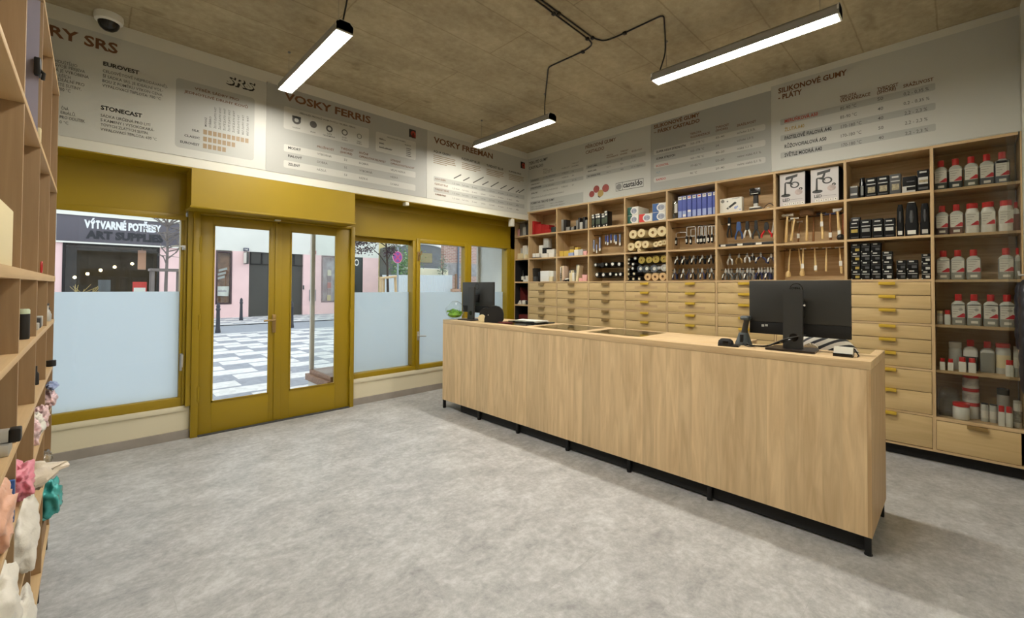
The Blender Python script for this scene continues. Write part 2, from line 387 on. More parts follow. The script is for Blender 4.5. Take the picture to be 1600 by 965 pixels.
def copy_tree(src, loc, label, group=None):
    """a copy of a thing, its parts and their sub-parts"""
    if src.name not in KID:
        KID[src.name] = [(c, kids(c)) for c in kids(src)]
    r = src.copy(); COL.objects.link(r); r.location = loc; r['label'] = label; WL[r.name] = Vector(loc)
    if group: r['group'] = group
    for c, sub in KID[src.name]:
        d = c.copy(); COL.objects.link(d); d.parent = r
        for g in sub:
            e = g.copy(); COL.objects.link(e); e.parent = d
    return r
def nth(i, n, left='leftmost', right='rightmost'):
    if n == 1: return 'only'
    if i == 0: return left
    if i == n-1: return right
    w = ['', 'second', 'third', 'fourth', 'fifth', 'sixth', 'seventh', 'eighth', 'ninth', 'tenth', 'eleventh', 'twelfth']
    return (w[i]+' from '+('left' if left == 'leftmost' else left)) if i <= (n-1)//2 or right != 'rightmost' else (('second' if n-1-i == 1 else w[n-1-i])+' from right')

# lettering: all curves first, one evaluation, then joined meshes
TEXTQ = []
def text_job(key, items, plane, depth, bold=0, rot=False, shear=0):
    TEXTQ.append((key, items, plane, depth, bold, rot, shear))
LETTERS = {}
def make_letters():
    jobs = []
    for key, items, plane, depth, bold, rot, shear in TEXTQ:
        for it in items:
            c = bpy.data.curves.new('t', 'FONT'); c.body = it[0]; c.resolution_u = 2; c.offset = bold; c.shear = shear
            o = bpy.data.objects.new('t', c); COL.objects.link(o); jobs.append((key, it, plane, depth, rot, o))
    dg = bpy.context.evaluated_depsgraph_get()
    for key, (s, u, z, h, w), plane, depth, rot, o in jobs:
        me = o.to_mesh()
        xs = [v.co.x for v in me.vertices]
        if xs:
            x0, x1 = min(xs), max(xs); sx = w/max(x1-x0, 1e-4); sy = h/.69
            bm = LETTERS.setdefault(key, bmesh.new()); vs = []
            for v in me.vertices:
                a, b = (v.co.x-x0)*sx, v.co.y*sy
                if rot: a, b = -b, a
                vs.append(bm.verts.new((u+a, depth, z+b) if plane == 'y' else (depth, u-a, z+b)))
            for p in me.polygons:
                try: bm.faces.new([vs[i] for i in p.vertices])
                except ValueError: pass
        o.to_mesh_clear()
    for j in jobs:
        c = j[5].data; bpy.data.objects.remove(j[5]); bpy.data.curves.remove(c)
def letters(key, name, m, parent, **kw):
    me = bpy.data.meshes.new(name); LETTERS[key].to_mesh(me); LETTERS[key].free(); me.materials.append(m)
    return link(name, me, parent, **kw)

# ------------------------------------------------------------------ room shell
CZ = 3.724
YB = -5.47
MB().box(-5.78, .45, YB-.15, .26, -.12, 0).build('floor', M_floor, kind='structure')
MB().box(-5.9, .5, YB-.2, .45, CZ, CZ+.25).build('ceiling', M_ceil, kind='structure')
MB().box(-5.9, -5.72, YB-.15, .45, 0, CZ).build('wall_left', white_wall, kind='structure')
MB().box(-5.9, .5, YB-.15, YB, 0, CZ).build('wall_back', white_wall, kind='structure')
m = MB(); m.box(.36, .5, YB, .45, 0, CZ); m.box(0, .36, YB, .02, 2.737, CZ)
m.build('wall_right', white_wall, kind='structure')
# street front: white frieze above, ochre steel below
m = MB(); m.box(-5.75, .36, -.11, .30, 2.603, CZ); m.build('wall_front', white_wall, kind='structure')
m = MB(); m.box(-5.75, -.02, -.108, .30, 2.592, 2.602); m.build('trim_1', ochre, kind='structure')
m = MB(); m.box(-2.285, -2.235, -.11, -.03, 2.55, 2.592, bev=.003); m.box(-.36, -.30, -.11, -.03, 2.47, 2.592, bev=.003); m.build('trim_2', white_wall, kind='structure')
# boxed head over the door, flush with the frieze
m = MB(); m.box(-4.545, -2.965, -.108, .30, 2.245, 2.592); m.box(-4.555, -2.955, -.122, .16, 2.225, 2.243, bev=.002)
m.box(-4.545, -2.965, -.10, .30, 2.222, 2.246); m.build('trim_3', ochre, kind='structure')
# ochre panels above the windows
m = MB()
m.box(-5.75, -4.545, .19, .30, 2.17, 2.595); m.box(-5.75, -4.545, .178, .19, 2.13, 2.185, bev=.002)
m.box(-2.965, 0, .19, .30, 2.135, 2.595); m.box(-2.90, -.06, .178, .19, 2.505, 2.595, bev=.002)
m.build('trim_4', ochre, kind='structure')
# low sill walls
m = MB(); m.box(-5.75, -4.49, .19, .36, 0, .315); m.box(-5.75, -4.495, .178, .19, .268, .315, bev=.003); m.build('wall_sill_left', cream_wall, kind='structure')
m = MB(); m.box(-2.85, .0, .19, .36, 0, .325); m.box(-2.845, 0, .178, .19, .272, .325, bev=.003); m.build('wall_sill_right', cream_wall, kind='structure')
MB().box(-5.75, -4.495, .170, .19, 0, .08).build('baseboard_left', skirt, kind='structure')
MB().box(-2.848, 0, .170, .19, 0, .08).build('baseboard_right', skirt, kind='structure')
# jambs between the openings
m = MB(); m.box(-4.53, -4.49, .15, .33, .315, 2.225); m.box(-.10, .0, .19, .33, .325, 2.595); m.box(0, .36, .20, .33, 0, 2.74); m.build('trim_5', ochre, kind='structure')

def frame_bars(mb, x0, x1, z0, z1, w, y0, y1, bev=.003):
    mb.box(x0, x0+w, y0, y1, z0, z1, bev=bev); mb.box(x1-w, x1, y0, y1, z0, z1, bev=bev)
    mb.box(x0+w, x1-w, y0, y1, z0, z0+w, bev=bev); mb.box(x0+w, x1-w, y0, y1, z1-w, z1, bev=bev)
def lever(parent, x, y, z, dx=-.10, m=None):
    h = MB(); h.box(x-.014, x+.014, y-.008, y, z-.06, z+.06, bev=.003); h.cyl((x, y-.005, z), (x, y-.045, z), .009)
    h.tube([(x, y-.045, z), (x+dx*.3, y-.05, z), (x+dx, y-.05, z-.008)], .009); h.build('handle', m or steel, parent, label='steel lever handle')
# left window
w1 = shell('window_1', (-5.1, .22, .32))
m = MB(); m.box(-5.75, -4.53, .200, .31, .315, .40, bev=.004); m.box(-4.580, -4.53, .200, .31, .40, 2.17, bev=.004); m.box(-5.75, -4.58, .205, .31, 2.145, 2.175, bev=.003)
m.box(-4.555, -4.53, .182, .20, .335, 2.17, bev=.003); m.build('frame', ochre, w1)
MB().box(-5.75, -4.578, .243, .251, .39, 2.15).build('glass_pane', glass, w1)
MB().box(-5.75, -4.578, .254, .2548, .39, 1.433).build('frosted_film', film, w1)
h = MB(); h.box(-4.575, -4.545, .19, .20, .66, .83, bev=.004); h.tube([(-4.56, .19, .82), (-4.56, .15, .82), (-4.565, .145, .70)], .010); h.build('handle', steel, w1, label='steel lever handle')
h = MB(); h.cyl((-4.56, .19, 1.865), (-4.56, .12, 1.865), .010); h.cyl((-4.56, .165, 1.84), (-4.56, .165, 1.885), .014); h.tube([(-4.56, .13, 1.87), (-4.62, .13, 1.872), (-4.66, .14, 1.868)], .007); h.build('stay', steel, w1)
# right windows: fixed pane, casement, fixed pane
w2 = shell('window_2', (-2.4, .22, .33))
m = MB(); m.box(-2.85, -1.93, .195, .33, .325, .385, bev=.003); m.box(-1.985, -1.93, .195, .33, .385, 2.135, bev=.003); m.box(-2.90, -2.845, .17, .33, .325, 2.135, bev=.003); m.build('frame', ochre, w2)
MB().box(-2.85, -1.98, .293, .30, .375, 2.10).build('glass_pane', glass, w2)
MB().box(-2.85, -1.98, .285, .31, 2.075, 2.14, bev=.003).build('head_bar', ochre, w2)
MB().box(-2.85, -1.98, .302, .3028, .375, 1.413).build('frosted_film', film, w2)
w3 = shell('window_3', (-1.5, .22, .33))
m = MB(); frame_bars(m, -1.935, -1.02, .33, 2.165, .058, .178, .28); m.build('sash', ochre, w3)
MB().box(-1.885, -1.065, .243, .25, .38, 2.115).build('glass_pane', glass, w3)
MB().box(-1.885, -1.065, .253, .2538, .38, 1.408).build('frosted_film', film, w3)
lever(w3, -1.905, .178, .80, .10)
h = MB(); h.box(-1.92, -1.89, .165, .178, 1.86, 1.98, bev=.004); h.tube([(-1.9, .165, 1.94), (-1.9, .13, 1.93), (-1.885, .125, 1.99)], .008); h.build('catch', dull_brass, w3)
w4 = shell('window_4', (-.5, .22, .33))
m = MB(); m.box(-1.025, -.945, .19, .33, .325, 2.135, bev=.003); m.box(-.945, -.10, .195, .33, .325, .385, bev=.003); m.box(-.17, -.10, .195, .33, .385, 2.135, bev=.003); m.build('frame', ochre, w4)
MB().box(-.95, -.165, .293, .30, .375, 2.14).build('glass_pane', glass, w4)
MB().box(-.95, -.165, .302, .3028, .375, 1.405).build('frosted_film', film, w4)
# double door
d1 = shell('door_1', (-3.7, .2, 0))
m = MB(); m.box(-4.49, -4.432, .13, .30, 0, 2.225, bev=.003); m.box(-2.898, -2.848, .13, .30, 0, 2.225, bev=.003); m.box(-4.432, -2.898, .13, .30, 2.200, 2.235, bev=.003); m.build('frame', ochre, d1)
MB().box(-3.77, -3.71, .10, .135, 2.207, 2.222, bev=.002).build('latch_plate', white, d1)
def leaf(name, x0, x1, g0, g1, hx):
    b = MB(); b.box(x0, g0, .155, .20, .012, 2.198, bev=.002); b.box(g1, x1, .155, .20, .012, 2.198, bev=.002)
    b.box(g0, g1, .155, .20, .012, .32, bev=.002); b.box(g0, g1, .155, .20, 2.11, 2.198, bev=.002)
    lf = b.build(name, ochre, d1)
    b = MB(); t = .012
    for a in ((g0, g0+t, .32, 2.11), (g1-t, g1, .32, 2.11), (g0, g1, .32, .32+t), (g0, g1, 2.11-t, 2.11)): b.box(a[0], a[1], .148, .158, a[2], a[3])
    b.build('glazing_bead', ochre, lf)
    MB().box(g0, g1, .178, .184, .32, 2.11).build('glass_pane', glass, lf)
    for z in (.42, 1.13, 1.90):
        MB().cyl((hx, .135, z-.07), (hx, .135, z+.07), .011).cyl((hx, .135, z-.082), (hx, .135, z-.07), .007).cyl((hx, .135, z+.07), (hx, .135, z+.085), .007).build('hinge', ochre, lf)
    return lf
l1 = leaf('door_leaf', -4.430, -3.722, -4.32, -3.80, -4.432)
l2 = leaf('door_leaf', -3.716, -2.90, -3.59, -3.075, -2.898)
MB().box(-3.75, -3.685, .145, .156, .03, 2.18, bev=.002).build('meeting_strip', ochre, l1)
h = MB(); h.box(-3.775, -3.735, .138, .146, .98, 1.18, bev=.004); h.cyl((-3.755, .14, 1.12), (-3.755, .09, 1.12), .010); h.tube([(-3.755, .09, 1.12), (-3.80, .085, 1.12), (-3.87, .085, 1.115)], .010)
h.cyl((-3.755, .145, 1.03), (-3.755, .13, 1.03), .016); h.build('handle', dull_brass, l1, label='brass lever handle with lock')
MB().box(-4.43, -2.90, .12, .30, 0.0005, .012).build('threshold', dgrey, d1)
TXT = {
 'srs': [('ORY SRS', -5.5, 3.469, 0.082, 0.427)],
 'srs_dark': [('EUROVEST', -5.162, 3.34, 0.033, 0.23), ('STONECAST', -5.171, 2.966, 0.034, 0.264)],
 'srs_small': [('CELOSVĚTOVĚ NEJPRODÁVANĚJ-', -5.164, 3.284, 0.023, 0.43), ('ŠÍ SÁDKA SRS. JE IDEÁLNÍ VOL-', -5.163, 3.24, 0.023, 0.396), ('BOU Z POMĚRU VÝKON CENA.', -5.164, 3.199, 0.023, 0.398), ('VYPALOVACÍ TEPLOTA: 700 °C', -5.165, 3.16, 0.023, 0.383), ('SÁDKA URČENÁ PRO LITÍ', -5.171, 2.905, 0.023, 0.321), ('S KAMENY I VYSOKOKARÁ-', -5.171, 2.866, 0.023, 0.35), ('TOVÝCH ZLATÝCH SLITIN.', -5.17, 2.828, 0.023, 0.308), ('VYPALOVACÍ TEPLOTA: 630 °C', -5.17, 2.788, 0.023, 0.366), ('HOUŠTĚHO', -5.44, 3.266, 0.024, 0.125), ('SVOJE PŘEJEVA', -5.439, 3.235, 0.023, 0.17), ('Á JE VYROBENA', -5.436, 3.197, 0.024, 0.19), ('LEJŠÍCH', -5.43, 3.157, 0.024, 0.078), ('IDEÁLNÍ PRO', -5.427, 3.124, 0.024, 0.156), ('STÉ SUTINY.', -5.423, 3.084, 0.024, 0.135), ('700 °C', -5.421, 3.048, 0.024, 0.071), ('ČNÁ', -5.399, 2.899, 0.022, 0.04), ('ERIÁLŮ.', -5.403, 2.864, 0.022, 0.087), ('PRO ODLITEK', -5.406, 2.826, 0.024, 0.143), ('0 °C', -5.407, 2.786, 0.022, 0.049)],
 'srs_box': [('VÝBĚR SÁDRY PRO', -4.535, 3.336, 0.023, 0.36), ('JEDNOTLIVÉ DRUHY KOVŮ', -4.614, 3.285, 0.023, 0.517)],
 'srs_row': [('SILK', -4.551, 2.941, 0.019, 0.06), ('CLASSIC', -4.606, 2.877, 0.02, 0.117), ('EUROVEST', -4.636, 2.811, 0.021, 0.146)],
 'ferris': [('VOSKY FERRIS', -3.757, 3.482, 0.079, 0.975)],
 'ferris_row': [('MODRÝ', -3.713, 2.963, 0.026, 0.13), ('FIALOVÝ', -3.713, 2.876, 0.024, 0.142), ('ZELENÝ', -3.712, 2.786, 0.026, 0.122)],
 'ferris_head': [('PRUŽNOST', -3.412, 3.046, 0.022, 0.189), ('TVRDOST', -3.147, 3.085, 0.025, 0.154), ('(SHORE)', -3.151, 3.043, 0.023, 0.142), ('RUČNÍ', -2.921, 3.083, 0.023, 0.112), ('OPRACOVATELNOST', -2.921, 3.039, 0.023, 0.346), ('STROJNÍ', -2.511, 3.08, 0.024, 0.141), ('OPRACOVATELNOST', -2.51, 3.039, 0.022, 0.345)],
 'ferris_val': [('VÝBORNÁ', -3.411, 2.964, 0.023, 0.161), ('DOBRÁ', -3.41, 2.875, 0.023, 0.114), ('NÍZKÁ', -3.411, 2.787, 0.023, 0.103), ('52', -3.105, 2.96, 0.025, 0.037), ('55', -3.104, 2.869, 0.025, 0.035), ('53', -3.103, 2.783, 0.024, 0.035), ('DOBRÁ', -2.92, 2.96, 0.023, 0.116), ('VÝBORNÁ', -2.919, 2.87, 0.023, 0.165), ('NÍZKÁ', -2.918, 2.78, 0.023, 0.107), ('VELMI NÍZKÁ', -2.509, 2.956, 0.023, 0.21), ('NÍZKÁ', -2.508, 2.868, 0.022, 0.104), ('DOBRÁ', -2.507, 2.778, 0.023, 0.117)],
 'ferris_cap': [('PŘEHLED PROFILŮ VOSKOVÝCH TRUBEK FERRIS', -3.599, 3.37, 0.017, 0.626), ('NOŽOVÝ', -3.671, 3.2, 0.013, 0.078), ('PLNÁ', -3.484, 3.197, 0.015, 0.054), ('TLUSTÁ', -3.309, 3.219, 0.018, 0.057), ('NESOUMĚRNÁ', -3.349, 3.196, 0.014, 0.136), ('DUTÁ', -3.131, 3.222, 0.014, 0.053), ('TLUSTÁ', -3.136, 3.195, 0.014, 0.07), ('TENKÁ', -2.953, 3.216, 0.014, 0.056), ('TRUBKA', -2.959, 3.194, 0.014, 0.069), ('ODHADNUTÉ VÝROBKU', -2.564, 3.362, 0.015, 0.266), ('NÁZEV', -2.668, 3.324, 0.014, 0.056), ('NOVÝ', -2.667, 3.265, 0.017, 0.061), ('NOVÝ VÝROBEK', -2.667, 3.217, 0.015, 0.181), ('VELIKOST', -2.312, 3.324, 0.016, 0.094)],
 'freeman': [('VOSKY FREEMAN', -1.865, 3.466, 0.077, 1.081)],
 'freeman_sub': [('AQUA GREEN', -1.868, 3.334, 0.028, 0.28), ('FLEXPLAST BLUE', -1.383, 3.33, 0.034, 0.339), ('TVRDOST BLUE', -0.911, 3.327, 0.033, 0.348), ('SUPERB PINK', -0.441, 3.33, 0.025, 0.288)],
 'freeman_row': [('AQUA GREEN', -1.843, 2.963, 0.023, 0.179), ('FLEXPLAST BLUE', -1.843, 2.89, 0.026, 0.217), ('TVRDOST BLUE', -1.842, 2.819, 0.022, 0.232), ('SUPERB PINK', -1.838, 2.749, 0.023, 0.186)],
 'liquid': [('TEKUTÉ GUMY', -0.152, 3.519, 0.044, 0.41), ('CASTALDO', -0.152, 3.439, 0.042, 0.313)],
 'liquid_row': [('LIQUAFAST', -0.201, 3.231, 0.023, 0.17), ('LIQUACAST', -0.201, 3.17, 0.019, 0.188), ('LIQUAGLASS', -0.201, 3.108, 0.025, 0.221), ('SPRUTE', -0.206, 3.02, 0.022, 0.135), ('FORMY NA TEKUTÉ GUMY', -0.199, 2.853, 0.03, 0.504)],
 'liquid_val': [('MIXACE', -0.466, 3.369, 0.021, 0.088), ('A PODÁNÍ', -0.466, 3.339, 0.02, 0.184), ('ČAS 25 °C', -0.466, 3.309, 0.023, 0.209), ('VAZKOST', -0.843, 3.313, 0.021, 0.154), ('TVRDOST', -1.044, 3.35, 0.02, 0.132), ('(SHORE)', -1.045, 3.308, 0.021, 0.125), ('1:1 ML SMÍCHAT', -0.472, 3.238, 0.027, 0.263), ('10:1 ML VÁHA', -0.472, 3.164, 0.025, 0.216), ('1:1 ML SMÍCHAT', -0.472, 3.094, 0.024, 0.229), ('10:1 ML PODÁNÍ 25', -0.469, 3.025, 0.021, 0.3), ('STŘEDNÍ', -0.855, 3.236, 0.021, 0.126), ('NÍZKÁ', -0.855, 3.169, 0.021, 0.126), ('VYŠŠÍ', -0.855, 3.097, 0.021, 0.062), ('STŘEDNÍ', -0.846, 3.025, 0.022, 0.12), ('18', -1.048, 3.232, 0.024, 0.031), ('30', -1.048, 3.17, 0.019, 0.036), ('20-30', -1.048, 3.098, 0.019, 0.083), ('20', -1.049, 3.028, 0.02, 0.031), ('PŘIPRAVENO ZA POUŽITÍ BĚŽNÝCH MATERIÁLŮ', -0.206, 2.945, 0.022, 0.687), ('TYP 1  NA ODLITKY', -0.199, 2.794, 0.022, 0.296), ('TYP 2  NA ODLITKY', -0.2, 2.759, 0.022, 0.296), ('TYP 3  NA ŠPERKY', -0.609, 2.804, 0.018, 0.293), ('TYP 4  NA ŠPERKY', -0.609, 2.764, 0.018, 0.301)],
 'natural': [('PŘÍRODNÍ GUMY', -1.297, 3.528, 0.047, 0.517), ('CASTALDO', -1.302, 3.451, 0.045, 0.318)],
 'natural_row': [('GOLD LABEL', -1.338, 3.243, 0.021, 0.167), ('WHITE LABEL', -1.338, 3.176, 0.019, 0.156), ('NO SHRINK PINK', -1.338, 3.104, 0.021, 0.224)],
 'natural_head': [('TEPLOTA', -1.659, 3.339, 0.02, 0.104), ('VULKANIZACE', -1.659, 3.312, 0.018, 0.187), ('TVRDOST', -1.884, 3.348, 0.02, 0.123), ('(SHORE)', -1.884, 3.312, 0.018, 0.105), ('SRÁŽLIVOST', -2.055, 3.315, 0.018, 0.159)],
 'natural_val': [('154 °C', -1.663, 3.246, 0.018, 0.071), ('150 °C', -1.663, 3.178, 0.018, 0.068), ('166 °C', -1.663, 3.105, 0.018, 0.068), ('40', -1.884, 3.245, 0.02, 0.031), ('50', -1.884, 3.179, 0.02, 0.037), ('40', -1.884, 3.103, 0.02, 0.05), ('2-3 %', -2.049, 3.243, 0.019, 0.068), ('3-4 %', -2.049, 3.181, 0.017, 0.068), ('2,5 % OBJEMU', -2.049, 3.104, 0.017, 0.17)],
 'logo': [('castaldo', -1.928, 2.854, 0.069, 0.289)],
 'strips': [('SILIKONOVÉ GUMY', -2.378, 3.549, 0.045, 0.59), ('– PÁSKY CASTALDO', -2.378, 3.479, 0.043, 0.59)],
 'strips_row': [('SUPER HIGH STRENGTH', -2.413, 3.224, 0.025, 0.383), ('SUPER STRETCH', -2.413, 3.136, 0.025, 0.25)],
 'strips_red': [('ECONOSIL', -2.412, 3.044, 0.024, 0.168), ('RAPIDO', -2.412, 2.865, 0.026, 0.13)],
 'strips_grey': [('VLT', -2.412, 2.959, 0.024, 0.054)],
 'strips_head': [('TEPLOTA', -2.855, 3.349, 0.023, 0.133), ('VULKANIZACE', -2.855, 3.308, 0.024, 0.233), ('TVRDOST', -3.152, 3.349, 0.024, 0.149), ('(SHORE)', -3.155, 3.314, 0.023, 0.132), ('SRÁŽLIVOST', -3.386, 3.312, 0.024, 0.198)],
 'strips_val': [('165–178 °C', -2.858, 3.228, 0.024, 0.164), ('165–178 °C', -2.857, 3.138, 0.023, 0.164), ('165–178 °C', -2.857, 3.049, 0.024, 0.159), ('77–82 °C', -2.857, 2.958, 0.024, 0.133), ('90 °C', -2.852, 2.87, 0.024, 0.082), ('30–40', -3.153, 3.23, 0.023, 0.096), ('24', -3.153, 3.137, 0.023, 0.035), ('40–50', -3.153, 3.052, 0.024, 0.096), ('50–60', -3.152, 2.96, 0.025, 0.096), ('20–40', -3.152, 2.87, 0.023, 0.096), ('střední 2,3 %', -3.389, 3.228, 0.022, 0.181), ('střední 1,0 %', -3.388, 3.141, 0.023, 0.168), ('nízká 1,1 %', -3.388, 3.05, 0.023, 0.156), ('velmi nízká 0,1 %', -3.388, 2.961, 0.023, 0.242), ('velmi nízká 0,1 %', -3.387, 2.87, 0.024, 0.244)],
 'plates': [('SILIKONOVÉ GUMY', -3.797, 3.559, 0.051, 0.583), ('- PLÁTY', -3.797, 3.488, 0.05, 0.214)],
 'plates_head': [('TEPLOTA', -4.324, 3.335, 0.031, 0.13), ('VULKANIZACE', -4.324, 3.302, 0.031, 0.23), ('TVRDOST', -4.602, 3.327, 0.03, 0.148), ('(SHORE)', -4.602, 3.297, 0.03, 0.132), ('SRÁŽLIVOST', -4.783, 3.298, 0.029, 0.195)],
 'plates_red': [('MERUŇKOVÁ A50', -3.855, 3.229, 0.034, 0.29)],
 'plates_gold': [('ŽLUTÁ A40', -3.854, 3.14, 0.034, 0.175)],
 'plates_row': [('PASTELOVĚ FIALOVÁ A40', -3.854, 3.052, 0.035, 0.402), ('RŮŽOVOFIALOVÁ A50', -3.853, 2.962, 0.035, 0.361), ('SVĚTLE MODRÁ A40', -3.853, 2.871, 0.037, 0.324)],
 'plates_val': [('85-90 °C', -4.326, 3.227, 0.03, 0.125), ('85-90 °C', -4.325, 3.142, 0.03, 0.128), ('170-180 °C', -4.33, 3.049, 0.031, 0.158), ('170-180 °C', -4.329, 2.959, 0.031, 0.157), ('170-180 °C', -4.334, 2.868, 0.031, 0.152), ('50', -4.604, 3.234, 0.03, 0.041), ('40', -4.606, 3.142, 0.03, 0.038), ('40', -4.607, 3.054, 0.03, 0.038), ('50', -4.609, 2.963, 0.03, 0.036), ('40', -4.61, 2.872, 0.03, 0.036), ('0,2 - 0,35 %', -4.785, 3.225, 0.029, 0.163), ('0,2 - 0,35 %', -4.784, 3.141, 0.027, 0.168), ('2,2 - 2,3 %', -4.79, 3.051, 0.029, 0.147), ('2,2 - 2,3 %', -4.792, 2.962, 0.029, 0.147), ('2,2 - 2,3 %', -4.793, 2.869, 0.029, 0.147)],
}

# ------------------------------------------------------------------ information panels on the frieze
TXT['srs'] = [('SÁDRY SRS', -5.735, 3.469, .082, .662)]
TXT['freeman_val'] = [(s, u, z, .022, w) for z, row in ((2.951, 0), (2.880, 1), (2.809, 2), (2.737, 3)) for s, u, w in
    zip((('1,2 mm', '1,6 mm', '2 mm', '2,6 mm', '3,2 mm', '4 mm', '5 mm', '6'))*1, (-1.54, -1.37, -1.19, -1.02, -.85, -.665, -.472, -.272), (.118, .116, .095, .09, .11, .11, .11, .06))]
TXT['logo_srs_dark'] = [('SRS', -4.285, 3.475, .082, .255)]
TXT['logo_srs'] = [('SRS', -4.293, 3.484, .080, .25)]
TXT['srs_rot'] = [(s, u, 3.010, .016, w) for s, u, w in (('MOSAZ', -4.437, .088), ('STŘÍBRO', -4.401, .105), ('ŽLUTÉ ZLATO 9 KT', -4.361, .205), ('ŽLUTÉ ZLATO 10 KT', -4.324, .215), ('ŽLUTÉ ZLATO 14 KT', -4.285, .215), ('ŽLUTÉ ZLATO 18 KT', -4.247, .215), ('ŽLUTÉ ZLATO 20 KT', -4.208, .215), ('BÍLÉ ZLATO 9 KT', -4.167, .185), ('BÍLÉ ZLATO 14 KT', -4.128, .195), ('BÍLÉ ZLATO 18 KT', -4.087, .195))]
FD, XD = -.1172, -.0068
B1, B2 = .016, .03
for k, pl, b in (('srs','y',B2),('srs_dark','y',B2),('srs_small','y',.004),('srs_box','y',B1),('srs_row','y',.02),('ferris','y',B2),('ferris_row','y',.026),('ferris_head','y',B1),('ferris_val','y',0),('ferris_cap','y',.006),
    ('freeman','y',B2),('freeman_sub','y',B1),('freeman_row','y',B1),('freeman_val','y',0),('liquid','x',B1),('liquid_row','x',.024),('liquid_val','x',0),('natural','x',B1),('natural_row','x',.024),('natural_head','x',B1),('natural_val','x',0),('logo','x',.026),
    ('strips','x',B2),('strips_row','x',.022),('strips_red','x',.022),('strips_grey','x',.022),('strips_head','x',B1),('strips_val','x',.003),('plates','x',B2),('plates_head','x',.02),('plates_red','x',.024),('plates_gold','x',.02),('plates_row','x',.024),('plates_val','x',.004)):
    text_job(k, TXT[k], pl, FD if pl == 'y' else XD, b)
text_job('logo_srs_dark', TXT['logo_srs_dark'], 'y', FD, .05, shear=.15); text_job('logo_srs', TXT['logo_srs'], 'y', FD-.0006, .02, shear=.15)
text_job('srs_rot', TXT['srs_rot'], 'y', FD, .004, True)
# writing on other things, made in the same pass
text_job('led1', [('LED', -3.820, 2.411, .030, .064)], 'x', .0485, .03); text_job('led2', [('LED', -4.099, 2.411, .030, .064)], 'x', .0485, .03)
text_job('dell', [('DELL', -4.317, 1.4905, .013, .054)], 'x', -1.7762, .02)
text_job('art', [('VÝTVARNÉ POTŘEBY', -5.41, 3.83, .30, 2.46)], 'y', 19.765, .06); text_job('art2', [('ART SUPPLIES', -5.36, 3.40, .30, 2.49)], 'y', 19.765, .06)
text_job('no1', [('16', .33, 3.235, .095, .14)], 'y', 19.774, .02); text_job('no2', [('119', 3.60, 3.26, .11, .15)], 'y', 19.774, .02)
make_letters()

def rr(mb, a0, a1, z0, z1, depth, plane, r=.012, m=0):
    """thin rounded rectangle on the frieze"""
    if a0 > a1: a0, a1 = a1, a0
    pts = []
    for cx, cz, q in ((a1-r, z1-r, 0), (a0+r, z1-r, 90), (a0+r, z0+r, 180), (a1-r, z0+r, 270)):
        for j in range(5):
            t = math.radians(q+90*j/4); pts.append((cx+r*math.cos(t), cz+r*math.sin(t)))
    mb.quad([(p[0], depth, p[1]) if plane == 'y' else (depth, p[0], p[1]) for p in (reversed(pts) if plane == 'x' else pts)], m)
def disc(mb, u, z, r, depth, plane, m=0, r2=0, n=24):
    f = (lambda a, q: (u+q*math.cos(a), depth, z+q*math.sin(a))) if plane == 'y' else (lambda a, q: (depth, u-q*math.cos(a), z+q*math.sin(a)))
    A = [2*math.pi*i/n for i in range(n)]
    if not r2: mb.quad([f(a, r) for a in A], m)
    else:
        for i in range(n):
            a, b = A[i], A[(i+1) % n]; mb.quad([f(a, r), f(b, r), f(b, r2), f(a, r2)], m)
def bar(mb, u0, u1, z, h, depth, plane, m=0):
    mb.quad([(u0, depth, z), (u1, depth, z), (u1, depth, z+h), (u0, depth, z+h)] if plane == 'y' else [(depth, u0, z), (depth, u1, z), (depth, u1, z+h), (depth, u0, z+h)], m)
PF, PX = -.1158, -.0054
GP = 'printed information panels along the frieze'
def panel(label, a0, a1, z0, z1, plane, m):
    t = thing('information_panel', label, 'sign', (((a0+a1)/2, -.11, z0) if plane == 'y' else (0, (a0+a1)/2, z0)), GP)
    b = MB()
    if plane == 'y': b.box(a0, a1, -.1145, -.1105, z0, z1)
    else: b.box(-.0045, -.0004, min(a0, a1), max(a0, a1), z0, z1)
    b.build('board', m, t); return t
# plaster (investment powder) panel
t = panel('light grey wall panel about investment plaster with a brown square chart', -5.72, -3.928, 2.69, 3.605, 'y', sign_light)
b = MB(); rr(b, -4.675, -4.035, 2.765, 3.405, PF, 'y', .03); b.build('chart_background', sign_pill_d, t)
b = MB()
for z, n in ((2.933, 10), (2.866, 7), (2.800, 5)):
    for i in range(n): u = -4.463+.0386*i; bar(b, u, u+.030, z, .045, FD, 'y')
b.build('chart_squares', ink_tan, t)
for k, n, m in (('srs', 'title', ink_brown), ('srs_dark', 'heading', ink_black), ('srs_small', 'body_text', ink_grey), ('srs_box', 'chart_title', ink_brown), ('srs_row', 'chart_row_names', ink_black), ('srs_rot', 'chart_column_names', ink_black), ('logo_srs_dark', 'logo_shadow', ink_black), ('logo_srs', 'logo', sign_light)): letters(k, n, m, t)
